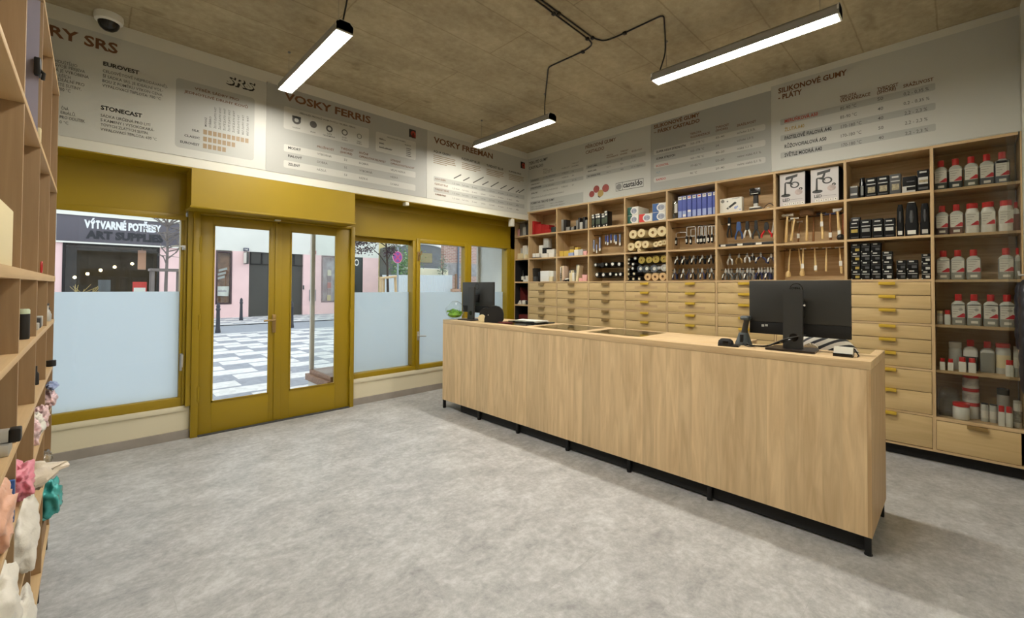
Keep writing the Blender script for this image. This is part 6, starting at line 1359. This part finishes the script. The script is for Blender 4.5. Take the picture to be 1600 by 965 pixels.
MB().box(-5.70, -5.365, -3.335, -3.300, 1.0456+.03, 1.0456+.062, 0, .002).build('bar', steel, t); MB().box(-5.366, -5.343, -3.337, -3.298, 1.0456+.028, 1.0456+.064, 0, .004).build('end_cap', black, t)
t = thing('aluminium_bar', 'lower aluminium bar lying under the black capped one', 'bar', (-5.5, -3.32, z4))
MB().box(-5.70, -5.362, -3.36, -3.285, 1.0456, 1.0456+.029, 0, .002).build('bar', steel, t)
bag('pink_bag', 'pink plastic bag hanging out of the birch shelving', (-5.37, -3.04, z5+.055), (.044, .12, .055), bag_pink, 21, .35, group=GB)
bag('peach_bag', 'peach coloured bag nearest the viewer on the birch shelf', (-5.385, -3.40, z5+.095), (.045, .12, .095), bag_peach, 27, .3, group=GB)
b = MB(); b.box(-5.60, -5.359, -3.243, -3.228, z5+G_, z5+.12, 0, .003); b.build('blue_folder', blue, None, (-5.48, -3.21, z5), label='blue folder standing beside the peach coloured bag', cat='folder')
# beige bag with a pointed corner sticking out
b = MB(); b.sphere((0, 0, 0), 1, 0, 24, 14)
for v in b.bm.verts:
    p = v.co.copy(); k_ = .25*noise.noise(p*2.6+Vector((4, 1, 0)))+.12*noise.noise(p*6)
    w_ = 1-.55*max(0, p.x)
    v.co = Vector((-5.36+.07*p.x*(1+.35*max(0, p.x))*(1+k_), -2.78+.10*p.y*w_*(1+k_), .80+.055*(p.z*w_*(1+k_)+.55*max(0, p.x))))
    if v.co.x < -5.348: v.co.z = max(v.co.z, z5+.001)
b.build('beige_bag', bag_beige, None, (-5.40, -2.74, .70), label='beige plastic bag with a pointed corner sticking into the room', cat='bag', group=GB)
bag('white_bag', 'large white plastic bag bulging from the third birch bay', (-5.385, -2.90, z6+.125), (.062, .20, .125), bag_white, 33, .22, group=GB)
bag('white_bag', 'white plastic bag bulging from the lowest visible birch bay', (-5.385, -2.92, z7+.17), (.055, .19, .165), bag_white, 35, .22, group=GB)
bag('white_bag', 'white plastic bag next nearer in the birch shelving', (-5.39, -3.385, z6+.135), (.060, .15, .132), bag_white, 39, .24, group=GB)
bag('white_bag', 'white plastic bag nearest the viewer at the bottom edge', (-5.385, -3.66, z6+.12), (.062, .112, .12), bag_white, 44, .24, group=GB)
bag('clear_bag', 'small clear bag by the window end of the birch shelving', (-5.37, -1.72, z6+.04), (.030, .09, .04), plastic_clear, 48, .3, group=GB)
bag('teal_bag', 'teal foil bag hanging out low at the window end', (-5.355, -1.76, .375), (.056, .12, .112), bag_teal, 52, .28, group=GB)
b = MB(); b.box(-5.66, -5.368, -1.95, -1.55, z7+G_, .262, 0, .004); b.build('low_carton', mat('kraft', (150, 118, 84), .7), None, (-5.5, -1.75, z7), label='brown carton under the teal foil bag low in the birch shelving', cat='box')
b = MB(); b.sphere((-5.318, -1.66, .345), .011, u=12, v=8); b.tube([(-5.318, -1.66, .355), (-5.33, -1.69, .40)], .0015); b.build('red_tag', mat('coral_red', (214, 76, 84), .5), None, (-5.318, -1.66, .335), label='small red ball tag hanging before the teal bag', cat='tag')

# dark puffer jacket at the right edge
t = thing('puffer_jacket', 'dark navy puffer jacket hanging beside the glass cabinet', 'jacket', (-.3, -5.45, .80))
jm = mat('navy_nylon', (24, 26, 36), .45)
def puff(mb, c, s, bands, seed):
    n = 24; R = []
    for k_ in range(bands*6+1):
        f = k_/(bands*6); zz = c[2]+s[2]*(1-2*f); ph = abs(math.sin(math.pi*f*bands)); tp = math.sqrt(max(0, 1-abs(2*f-1)**5))
        R.append([(c[0]+s[0]*math.cos(2*math.pi*j/n)*tp*(.86+.14*ph), c[1]+s[1]*math.sin(2*math.pi*j/n)*tp*(.82+.18*ph), zz) for j in range(n)])
    mb.rings(R)
b = MB(); puff(b, (-.34, -5.442, 1.15), (.20, .026, .42), 8, 1); b.build('body', jm, t)
b = MB(); puff(b, (-.19, -5.434, 1.29), (.062, .030, .26), 6, 2); b.build('sleeve', jm, t)
b = MB(); puff(b, (-.50, -5.434, 1.26), (.060, .028, .27), 6, 3); b.build('sleeve', jm, t)
b = MB(); b.box(-.21, -.17, -5.452, -5.424, 1.015, 1.045, 0, .006); b.build('cuff_tag', mat('tag_beige', (196, 168, 140), .7), t)
b = MB(); b.cyl((-.34, YB, 1.60), (-.34, YB+.05, 1.60), .008); b.tube([(-.34, YB+.045, 1.60), (-.34, YB+.05, 1.63)], .006); b.box(-.36, -.32, YB, YB+.006, 1.56, 1.66, 0, .002); b.build('coat_hook', steel, None, (-.34, YB, 1.56), label='steel coat hook on the back wall carrying the jacket', cat='hook')

# ------------------------------------------------------------------ the street outside
GZ0 = -.10
MB().box(-16, 18, .36, 11.7, GZ0-.15, GZ0).build('street_pavement', M_pave, kind='structure')
MB().box(-5.75, 0.3, .30, .40, -.14, 0).build('doorstep_slab', mat('stone_step', (170, 168, 164), .7, var=.1, vscale=10), kind='structure')
asph = mat('asphalt', (140, 146, 156), .8, var=.08, vscale=6)
MB().box(-16, 18, 11.7, 15.3, GZ0-.15, GZ0-.03).build('street_road', asph, kind='structure')
MB().box(-16, 18, 15.3, 21.5, GZ0-.15, GZ0).build('far_pavement', M_pave, kind='structure')
MB().box(-16, 18, 15.3, 15.5, GZ0-.10, GZ0+.012).build('far_kerb', mat('granite', (186, 188, 192), .7, var=.08, vscale=20), kind='structure')
MB().box(-16, 18, 11.5, 11.72, GZ0-.10, GZ0+.006).build('near_kerb', MATS['granite'], kind='structure')
# window box projecting beside the door
t = thing('shop_window_box', 'projecting glass shop window box with brown base beside the door', 'display case', (-1.5, .75, GZ0))
MB().box(-3.06, .05, .42, 1.20, .20, .285, 0, .004).build('base_board', brown_wood, t)
m = MB(); m.box(-3.03, .03, .44, 1.16, GZ0, .20); m.build('plinth', mat('pale_stone', (200, 200, 196), .7), t)
m = MB(); m.box(-3.02, .03, .42, 1.15, .285, .345, 0, .003); m.build('sill_rail', brown_wood, t)
for x, y in ((-3.0, 1.13), (-.02, 1.13)): MB().box(x-.026, x+.026, y-.026, y+.026, .345, 2.62, 0, .003).build('post', mat('pale_post', (196, 190, 180), .5), t)
MB().box(-3.004, -2.998, .40, 1.11, .345, 2.62).build('side_glass', glass, t)
MB().box(-2.98, -.05, 1.128, 1.134, .345, 2.62).build('front_glass', glass, t)
MB().box(0.0, .03, .40, 1.11, .345, 2.62).build('end_wall', mat('pale_panel', (222, 224, 220), .7), t)
MB().box(-3.04, .05, .40, 1.16, 2.62, 2.70).build('roof_board', white, t)
# facing building
FY = 19.9
pinkw = mat('pink_plaster', (232, 198, 196), .85, var=.04, vscale=2)
palew = mat('pale_plaster', (216, 216, 208), .85, var=.05, vscale=1.2)
t = thing('street_building', 'pink and grey building across the street with shops and a gateway', 'building', (0, 20.5, GZ0))
m = MB()
xs = [(-12, -6.01), (-2.98, -.86), (-.19, .55), (3.15, 4.12), (5.55, 6.05), (6.56, 7.56)]
for a, c in xs: m.box(a, c, FY-.04, FY+.4, GZ0, 3.19)
m.box(-6.01, -2.98, FY-.04, FY+.4, GZ0, .55); m.box(-.86, -.19, FY-.04, FY+.4, GZ0, .56); m.box(4.12, 5.55, FY-.04, FY+.4, GZ0, .55)
m.build('ground_floor', pinkw, t)
m = MB(); m.box(-12, 7.58, FY-.02, FY+.4, 3.19, 10.5); m.build('upper_wall', palew, t)
m = MB(); m.box(-.9, 7.58, FY+.41, FY+.47, GZ0, 3.19); m.box(7.50, 7.56, FY, FY+5, GZ0, 10.5); m.box(-12, 7.5, 25, 25.1, GZ0, 6); m.build('back_wall', mat('dark_interior', (60, 52, 46), .8), t) if False else m.build('side_wall', palew, t)
dark_in = mat('dark_interior', (66, 58, 50), .8, var=.3, vscale=3)
m = MB(); m.box(-6.05, -2.9, FY+2.6, FY+2.7, GZ0, 3.19); m.box(-6.07, -6.0, FY+.38, FY+2.6, GZ0, 3.19); m.box(-2.98, -2.9, FY+.38, FY+2.6, GZ0, 3.19); m.box(-6.05, -2.9, FY+.38, FY+2.6, 3.12, 3.19); m.box(-6.05, -2.9, FY+.38, FY+2.6, GZ0, GZ0+.05); m.build('shop_interior', dark_in, t)
def shop_window(nm, x0, x1, z0, z1, fm, back, w=.08):
    b = MB(); frame_bars(b, x0, x1, z0, z1, w, FY-.07, FY+.10, .004); f_ = b.build(nm, fm, t)
    MB().box(x0+w, x1-w, FY+.0, FY+.012, z0+w, z1-w).build('pane', glass, f_)
    if back: MB().box(x0, x1, FY+.30, FY+.33, z0, z1).build('display_back', back, f_)
    return f_
shop_window('shop_window', -6.01, -2.98, .55, 3.19, black_matt, None, .09)
f_ = shop_window('shop_window', -.86, -.19, .56, 3.15, mat('dark_red_frame', (60, 40, 44), .5), mat('warm_display', (150, 110, 80), .7, var=.5, vscale=4))
m = MB(); m.hexa([(-.79, FY+.11, .97), (-.30, FY+.11, .95), (-.30, FY+.13, .95), (-.79, FY+.13, .97), (-.79, FY+.11, 1.43), (-.26, FY+.11, 1.43), (-.26, FY+.13, 1.43), (-.79, FY+.13, 1.43)]); bd = m.build('white_notice', white, f_)
m = MB()
for k_ in range(7): m.tube([(-.72+.05*k_, FY+.105, 1.17), (-.70+.05*k_, FY+.105, 1.24+.02*(k_ % 3)), (-.68+.05*k_, FY+.105, 1.17)], .008, 6)
m.build('handwriting', mat('violet_ink', (110, 90, 130), .6), bd)
m = MB()
for k_ in range(3): m.hexa([(-.78+.04*k_, FY+.18, 1.75+.2*k_), (-.45+.05*k_, FY+.18, 1.85+.2*k_), (-.45+.05*k_, FY+.2, 1.85+.2*k_), (-.78+.04*k_, FY+.2, 1.75+.2*k_), (-.78+.04*k_, FY+.18, 1.85+.2*k_), (-.45+.05*k_, FY+.18, 1.97+.2*k_), (-.45+.05*k_, FY+.2, 1.97+.2*k_), (-.78+.04*k_, FY+.2, 1.85+.2*k_)])
m.build('striped_display', lgrey, f_)
f_ = shop_window('shop_window', 4.12, 5.55, .55, 3.19, dgrey, mat('cool_display', (150, 158, 160), .6, var=.4, vscale=3))
m = MB()
for k_, m_ in enumerate((yellow_card, dgrey, box_red, dgrey, yellow_card)): m.box(4.52, 4.72, FY+.09, FY+.11, .62+.36*k_, .95+.36*k_, k_)
m.build('poster_strip', [mat('poster%s' % n_, c_, .6) for n_, c_ in (('yellow', (200, 186, 120)), ('grey', (120, 118, 116)), ('red', (170, 96, 84)), ('dark', (96, 100, 104)), ('pale', (206, 204, 170)))], f_)
m = MB(); m.box(6.05, 6.56, FY-.02, FY+.3, GZ0, 3.19); f_ = m.build('dark_shopfront', mat('dark_green_shop', (38, 48, 50), .4), t)
m = MB(); n = 20
for j in range(n):
    a, c = 2*math.pi*j/n, 2*math.pi*(j+1)/n; m.quad([(6.17+.14*math.cos(a), FY-.03, 2.88+.20*math.sin(a)), (6.17+.14*math.cos(c), FY-.03, 2.88+.20*math.sin(c)), (6.17+.09*math.cos(c), FY-.03, 2.88+.13*math.sin(c)), (6.17+.09*math.cos(a), FY-.03, 2.88+.13*math.sin(a))])
m.build('letter_O', white, f_)
m = MB(); m.box(.55, 3.15, FY+.10, FY+.2, GZ0, 3.19); gt = m.build('gateway', mat('dark_gate', (58, 58, 54), .6, var=.1, vscale=4), t)
m = MB(); m.box(.55, 3.15, FY+.04, FY+.10, 2.55, 2.60)
for k_ in range(6): m.box(.60+.52*k_, .66+.52*k_, FY+.04, FY+.10, 2.60, 3.15)
m.build('gate_bars', black_matt, gt)
for k_ in range(7): MB().box(1.9, 2.25, FY+.07, FY+.10, .55+.26*k_, .76+.26*k_, 0, .004).build('letterbox', black, gt)
m = MB(); m.box(-6.19, -2.30, FY-.12, FY, 3.22, 4.30, 0, .004); sg = m.build('sign_board', mat('sign_dark', (88, 84, 92), .6), t)
m = MB(); m.box(-6.25, -2.25, FY-.16, FY, 4.30, 4.36); m.box(-6.25, -2.25, FY-.14, FY, 3.17, 3.235); m.build('sign_edging', white, sg)
letters('art', 'lettering', mat('sign_white', (226, 228, 230), .5), sg); letters('art2', 'lettering', mat('sign_shadow_ink', (30, 32, 40), .6), sg)
m = MB(); m.box(.29, .51, FY-.12, FY-.02, 3.21, 3.36, 0, .004); pl = m.build('number_plate', navy, t); letters('no1', 'lettering', white, pl)
m = MB(); m.box(3.54, 3.80, FY-.12, FY-.02, 3.235, 3.42, 0, .004); pl = m.build('number_plate', redcard, t, label='red house number plate'); letters('no2', 'lettering', white, pl)
m = MB(); m.box(.30, .40, FY-.65, FY-.05, 2.55, 3.14, 0, .01); hs = m.build('hanging_sign', charcoal, t); MB().box(.292, .299, FY-.62, FY-.08, 2.58, 3.11).build('sign_face', white, hs)
MB().box(3.48, 3.82, FY-.10, FY-.03, .63, 1.26, 0, .006).build('meter_box', mat('meter_grey', (112, 122, 124), .6), t)
MB().box(3.13, 3.20, FY-.08, FY-.03, 1.28, 1.50, 0, .004).build('bell_panel', dgrey, t)
# lights and goods seen in the shop
bulbm = mat('warm_bulb', (255, 214, 150), .4, emit=34)
for i, (x, z_) in enumerate(((-5.65, 1.78), (-5.28, 1.93), (-4.89, 2.09), (-4.46, 2.24), (-3.90, 2.40))):
    s_ = 1.05; x_ = -5.216+(x+5.216)*s_; zz = 1.5+(z_-1.5)*s_
    p = (x_, FY+1.25, zz)
    b_ = thing('pendant_bulb', nth(i, 5)+' of five glowing bulbs in the shop across the street', 'lamp', p, 'bulbs in the facing shop')
    MB().sphere(p, .055, u=10, v=8).build('bulb', bulbm, b_)
    MB().cyl((p[0], p[1], p[2]+.05), (p[0], p[1], 3.13), .006, n=6).build('cord', black, b_)
m = MB(); m.box(-3.70, -3.42, FY+.30, FY+.34, 2.17, 3.02, 0); m.box(-3.57, -3.55, FY+.31, FY+.33, 3.02, 3.13); m.build('orange_banner', mat('orange_banner', (186, 136, 108), .7), None, (-3.55, FY+.3, 2.17), label='orange banner hanging in the shop window across the street', cat='banner')
m = MB(); m.box(-3.86, -3.38, FY+.28, FY+.30, .7, 1.62); m.quad([(-3.82, FY+.2795, 1.0), (-3.42, FY+.2795, 1.0), (-3.42, FY+.2795, 1.36), (-3.82, FY+.2795, 1.36)], 1); m.build('poster', [box_red, white], None, (-3.6, FY+.29, .7), label='red and white poster standing in the facing shop window', cat='poster')
m = MB(); m.box(-4.95, -4.55, FY+.9, FY+1.2, -.05, 1.7); m.build('shop_shelf', mat('shelf_slate', (96, 100, 106), .6), None, (-4.75, FY+1, -.05), label='grey shelf standing in the facing shop under the bulbs', cat='shelf')
random.seed(5)
m = MB()
for k_ in range(16): a = random.uniform(0, 6.28); m.tube([(-5.35, FY+.6, .58), (-5.35+random.uniform(-.3, .3), FY+.6+random.uniform(-.1, .1), 1.0), (-5.35+random.uniform(-.45, .45), FY+.6, random.uniform(1.2, 1.5))], .012, 5)
m.box(-5.5, -5.2, FY+.5, FY+.7, GZ0+.05, .58); m.build('gold_wire_figure', mat('gold_wire', (206, 178, 110), .3, metal=.6), None, (-5.35, FY+.6, -.05), label='gold wire decoration low in the facing shop window', cat='decoration')
# bollards
for i, (x, y, h_) in enumerate(((-2.06, 12.47, 1.0), (-.26, 17.6, 1.0), (.38, 12.78, 1.0))):
    o_ = thing('bollard', ('dark bollard at the left edge of the left door glass', 'dark bollard before the pink wall beside the gateway', 'dark bollard seen at the left edge of the right door glass')[i], 'bollard', (x, y, GZ0), 'street bollards')
    z_ = GZ0-.03 if 11.7 < y < 15.3 else GZ0
    m = MB(); m.lathe([(.075, 0), (.085, .02), (.065, .18), (.052, .75), (.07, .78), (.07, .82), (.05, .85), (.062, .90), (.045, .97), (.015, 1.02)], (x, y, z_), n=16); m.build('post', mat('bollard_iron', (44, 46, 56), .5), o_)
# young trees
def tree(name, label, base, trunk, branches, m_, lv=None, grp=None, leafm=None, nleaf=60, lr=.16, ls=.035, r0=.05):
    o_ = thing(name, label, 'tree', base, grp)
    m = MB(); m.tube(trunk, [r0*(1-.6*i/(len(trunk)-1)) for i in range(len(trunk))], 8); m.build('trunk', m_, o_)
    m = MB()
    for q in branches: m.tube(q, [r0*.42*(1-.75*i/(len(q)-1)) for i in range(len(q))], 6)
    m.build('branches', m_, o_)
    if lv:
        m = MB()
        for c in lv:
            for _ in range(nleaf):
                p = Vector(c)+Vector((random.gauss(0, lr), random.gauss(0, lr), random.gauss(0, lr*.7)))
                d = Vector((random.uniform(-1, 1), random.uniform(-1, 1), random.uniform(-1, .4))).normalized()*ls; s = d.cross(Vector((.3, .5, 1))).normalized()*ls*.55
                m.quad([p, p+d*.5+s, p+d, p+d*.5-s])
        m.build('foliage', leafm, o_)
    return o_
bark = mat('dark_bark', (66, 56, 52), .9); bark2 = mat('grey_bark', (112, 104, 100), .9)
plum = mat('plum_leaf', (82, 62, 72), .6, var=.3, vscale=30)
random.seed(11)
bx_, by_ = -.31, 4.05
tree('young_tree', 'young plum leaved tree held by wooden stakes outside the right windows', (bx_, by_, GZ0), [(bx_+.02, by_, GZ0), (bx_+.02, by_, 1.4), (bx_, by_, 2.0), (bx_-.03, by_+.02, 2.55), (bx_-.02, by_, 3.2)],
    [[(bx_, by_, 1.95), (bx_-.12, by_+.10, 2.18), (bx_-.30, by_+.28, 2.42), (bx_-.5, by_+.45, 2.75)], [(bx_, by_, 2.1), (bx_+.08, by_-.04, 2.28), (bx_+.15, by_-.15, 2.5)], [(bx_-.03, by_, 2.4), (bx_-.25, by_+.2, 2.6), (bx_-.4, by_+.3, 2.9)], [(bx_, by_, 2.5), (bx_+.2, by_-.2, 2.75)]], bark,
    [(-.78, 4.50, 2.30), (-.72, 4.47, 2.50), (-.62, 4.36, 2.36), (-.56, 4.30, 2.56), (-.44, 4.18, 2.58), (-.28, 4.03, 2.28), (-.25, 4.0, 2.36), (-.36, 4.09, 2.66), (-.16, 3.9, 2.6), (-.84, 4.56, 2.46), (-.80, 4.5, 2.62), (-.5, 4.25, 2.8), (-.2, 4.0, 2.9)], None, plum, 70, .075, .045, .034)
pine = mat('stake_wood', (206, 176, 136), .8, var=.1, vscale=6)
t = thing('tree_stakes', 'wooden stakes with cross bar holding the plum leaved tree', 'stakes', (-.4, 4.0, GZ0))
for x, y in ((-.60, 3.80), (-.36, 4.12), (-.13, 3.90)): MB().cyl((x+(.05 if x > -.2 else 0), y, GZ0), (x-(.06 if x > -.2 else 0), y, 1.70), .03, n=10).build('stake', pine, t)
m = MB(); m.cyl((-.64, 3.80, 1.665), (-.34, 4.13, 1.675), .024, n=8); m.cyl((-.40, 4.14, 1.675), (-.18, 3.86, 1.72), .024, n=8); m.cyl((-.62, 3.77, 1.665), (-.18, 3.86, 1.71), .024, n=8); m.build('cross_bar', pine, t)
lx, ly = -3.83, 8.88
brs = []
for k_ in range(22):
    z_ = random.uniform(2.0, 3.1); a = random.uniform(0, 6.283); r_ = random.uniform(.3, .85)
    p0 = Vector((lx, ly, z_)); d = Vector((math.cos(a), math.sin(a), random.uniform(.1, .9))).normalized()*r_
    e1 = p0+d*.5+Vector((0, 0, .06)); brs.append([p0, e1, p0+d+Vector((random.uniform(-.12, .12), random.uniform(-.12, .12), random.uniform(-.1, .1)))])
    for _ in range(1): brs.append([e1, e1+Vector((random.uniform(-.2, .2), random.uniform(-.2, .2), random.uniform(-.05, .25))), e1+Vector((random.uniform(-.38, .38), random.uniform(-.38, .38), random.uniform(-.05, .4)))])
tree('young_tree', 'bare young street tree outside the left window', (lx, ly, GZ0), [(lx, ly, GZ0), (lx, ly, 1.5), (lx+.02, ly, 2.4), (lx, ly, 3.6)], brs, bark2, r0=.045)
t = thing('tree_guard', 'wooden frame guard around the bare street tree', 'tree guard', (lx, ly+.1, GZ0))
for x in (-.27, .27):
    for y in (-.2, .3): MB().box(lx+x-.03, lx+x+.03, ly+y-.03, ly+y+.03, GZ0, 1.86, 0, .004).build('post', bark2, t)
m = MB(); m.box(lx-.33, lx+.33, ly-.25, ly-.20, 1.84, 1.90); m.box(lx-.33, lx+.33, ly+.28, ly+.33, 1.84, 1.90); m.box(lx-.33, lx-.27, ly-.2, ly+.3, 1.84, 1.90); m.box(lx+.27, lx+.33, ly-.2, ly+.3, 1.84, 1.90); m.build('top_rail', bark2, t)
# no stopping sign
t = thing('traffic_sign', 'round blue and red no stopping sign on a grey pole', 'traffic sign', (1.89, 7.49, GZ0))
m = MB(); m.cyl((1.92, 7.52, GZ0), (1.92, 7.52, 2.75), .03, n=10); m.build('pole', mat('pole_grey', (140, 148, 154), .5), t)
qa = math.radians(54); uu = Vector((.715, -.7, 0))*math.cos(qa)+Vector((.7, .715, 0))*math.sin(qa); dv = Vector((0, 0, 1)).cross(uu)*-1; c0 = Vector((1.89, 7.49, 2.42))
def dring(mb, r, r2, off, m_=0, n=28, el=1.28):
    q = [(c0+dv*off+uu*(math.cos(2*math.pi*j/n)*r)+Vector((0, 0, math.sin(2*math.pi*j/n)*r)), c0+dv*off+uu*(math.cos(2*math.pi*j/n)*r2)+Vector((0, 0, math.sin(2*math.pi*j/n)*r2))) for j in range(n)]
    for j in range(n): mb.quad([q[j][0], q[(j+1) % n][0], q[(j+1) % n][1], q[j][1]], m_)
m = MB(); m.rings([[c0+dv*o_+uu*(math.cos(2*math.pi*j/28)*.195)+Vector((0, 0, math.sin(2*math.pi*j/28)*.195)) for j in range(28)] for o_ in (-.012, .004)], sm=False); pl = m.build('plate', mat('sign_edge_pale', (206, 170, 190), .5), t)
m = MB(); dring(m, .185, .155, .006); m.build('red_border', mat('sign_crimson', (188, 60, 110), .5), pl)
m = MB(); dring(m, .155, .002, .007); m.build('blue_field', mat('sign_violet', (118, 62, 140), .5), pl)
m = MB()
for s in (1, -1): d = uu*.10*s+Vector((0, 0, .10)); w_ = (uu*-.015*1+Vector((0, 0, .02*s))); m.quad([c0+dv*.009-d-w_, c0+dv*.009+d-w_, c0+dv*.009+d+w_, c0+dv*.009-d+w_])
m.build('cross_bars', MATS['sign_crimson'], pl)
# yard fence, brick house, arch window, greenery
t = thing('corrugated_fence', 'pale corrugated metal fence across the street', 'fence', (8, 15, GZ0))
m = MB(); pts = []
x0_, x1_, n_ = 5.6, 10.05, 44
R0, R1 = [], []
for i in range(n_*4+1):
    x = x0_+(x1_-x0_)*i/(n_*4); y = 15.6+.025*math.sin(2*math.pi*i/4)
    R0.append((x, y, GZ0)); R1.append((x, y, 2.06+.02*(x-5.9)))
m.rings([R0, R1], cap0=False, cap1=False, closed=False, sm=False); m.build('sheet', mat('galvanised', (206, 210, 212), .6), t)
for x in (5.6, 7.8, 10.05): MB().box(x-.04, x+.04, 15.68, 15.76, GZ0, 2.1).build('post', dgrey, t)
t = thing('street_house', 'old brick house with drainpipe beyond the corrugated fence', 'house', (11.5, 17.5, GZ0))
MB().box(10.45, 14, 17.0, 17.35, GZ0, 8).build('wall', M_brick, t)
MB().box(10.43, 13.95, 16.97, 17.0, 2.15, 2.95).build('plaster_patch', mat('grey_render', (150, 146, 146), .9, var=.2, vscale=4), t)
MB().cyl((11.47, 16.9, GZ0), (11.47, 16.9, 7.5), .06, n=10).build('drainpipe', mat('zinc', (96, 108, 124), .5), t)
t = thing('street_gable', 'dark grey building with pale arched top behind the fence', 'building', (12, 22.5, GZ0))
m = MB(); pts = [(10.3, GZ0), (13.9, GZ0), (13.9, 4.25)]+[(12.1+1.8*math.cos(math.radians(q)), 4.2+.35*math.sin(math.radians(q))) for q in range(20, 161, 20)]+[(10.3, 4.25)]
m.prism(pts, 22.0, 25, 'y'); m.build('wall', mat('slate_wall', (116, 120, 124), .8, var=.06, vscale=2), t)
m = MB(); m.box(13.9, 14.0, 21.95, 25, GZ0, 4.4); m.tube([(10.3, 21.97, 4.27)]+[(12.1+1.8*math.cos(math.radians(q)), 21.97, 4.22+.35*math.sin(math.radians(q))) for q in range(160, 19, -20)]+[(13.9, 21.97, 4.27)], .07, 6); m.box(10.3, 14, 21.9, 22, 2.66, 2.80); m.build('pale_trim', white_gloss, t)
m = MB(); m.box(11.9, 12.9, 21.97, 22.0, 3.2, 3.9); m.build('window', mat('warm_window', (150, 140, 100), .4), t)
t = thing('street_villa', 'pale yellow house far behind the young tree', 'house', (9.5, 25, GZ0))
MB().box(7.6, 10.95, 25.2, 28, GZ0, 8).build('wall', mat('pale_yellow', (232, 214, 160), .85), t); MB().box(10.95, 12.2, 25.3, 28, GZ0, 8).build('white_wing', white, t)
MB().box(7.58, 9.2, 25.1, 25.19, GZ0, 8).build('grey_bay', palew, t)
t = thing('low_yard_wall', 'low cream yard wall behind the corrugated fence', 'wall', (9, 16.6, GZ0)); MB().box(8.3, 10.4, 16.5, 16.65, GZ0, 2.50).build('masonry', cream_wall, t)
def shrub(label, c, s, m_, n_=260, ls=.14, grp='greenery behind the fence'):
    o_ = thing('shrub', label, 'shrub', (c[0], c[1], GZ0), grp)
    m = MB()
    for _ in range(n_):
        u = Vector((random.gauss(0, .45), random.gauss(0, .45), random.gauss(0, .45))); p = Vector((c[0]+u.x*s[0], c[1]+u.y*s[1], max(GZ0+.1, c[2]+u.z*s[2])))
        d = Vector((random.uniform(-1, 1), random.uniform(-1, 1), random.uniform(-.6, .8))).normalized()*ls; q = d.cross(Vector((.3, .4, 1))).normalized()*ls*.4; m.quad([p, p+d*.5+q, p+d, p+d*.5-q])
    m.build('foliage', m_, o_)
    m = MB(); m.tube([(c[0], c[1], GZ0), (c[0], c[1], c[2])], [.06, .02], 6); m.build('stem', bark, o_)
gl = mat('leaf_green', (120, 156, 104), .7, var=.3, vscale=6); gl2 = mat('leaf_pale', (156, 184, 140), .7, var=.3, vscale=6)
shrub('green bush behind the fence left of the sign pole', (7.7, 17.5, 2.5), (.7, .5, 1.2), gl, 420)
shrub('taller green bush behind the fence right of the sign pole', (9.1, 18.6, 2.9), (.8, .5, 1.3), gl2, 520)
shrub('grey green climbing plant at the corner of the brick house', (9.75, 16.15, 2.55), (.35, .2, .8), mat('sage_leaf', (140, 156, 140), .7, var=.3, vscale=8), 200, .10)
t = thing('street_post', 'brown wooden post with foot at the right end of the fence', 'post', (10.0, 15.2, GZ0)); MB().box(9.96, 10.06, 15.15, 15.25, GZ0, 2.2).build('upright', brown_wood, t); MB().box(9.7, 10.2, 15.1, 15.3, 1.18, 1.34).build('block', mat('tan_block', (176, 140, 116), .8), t)
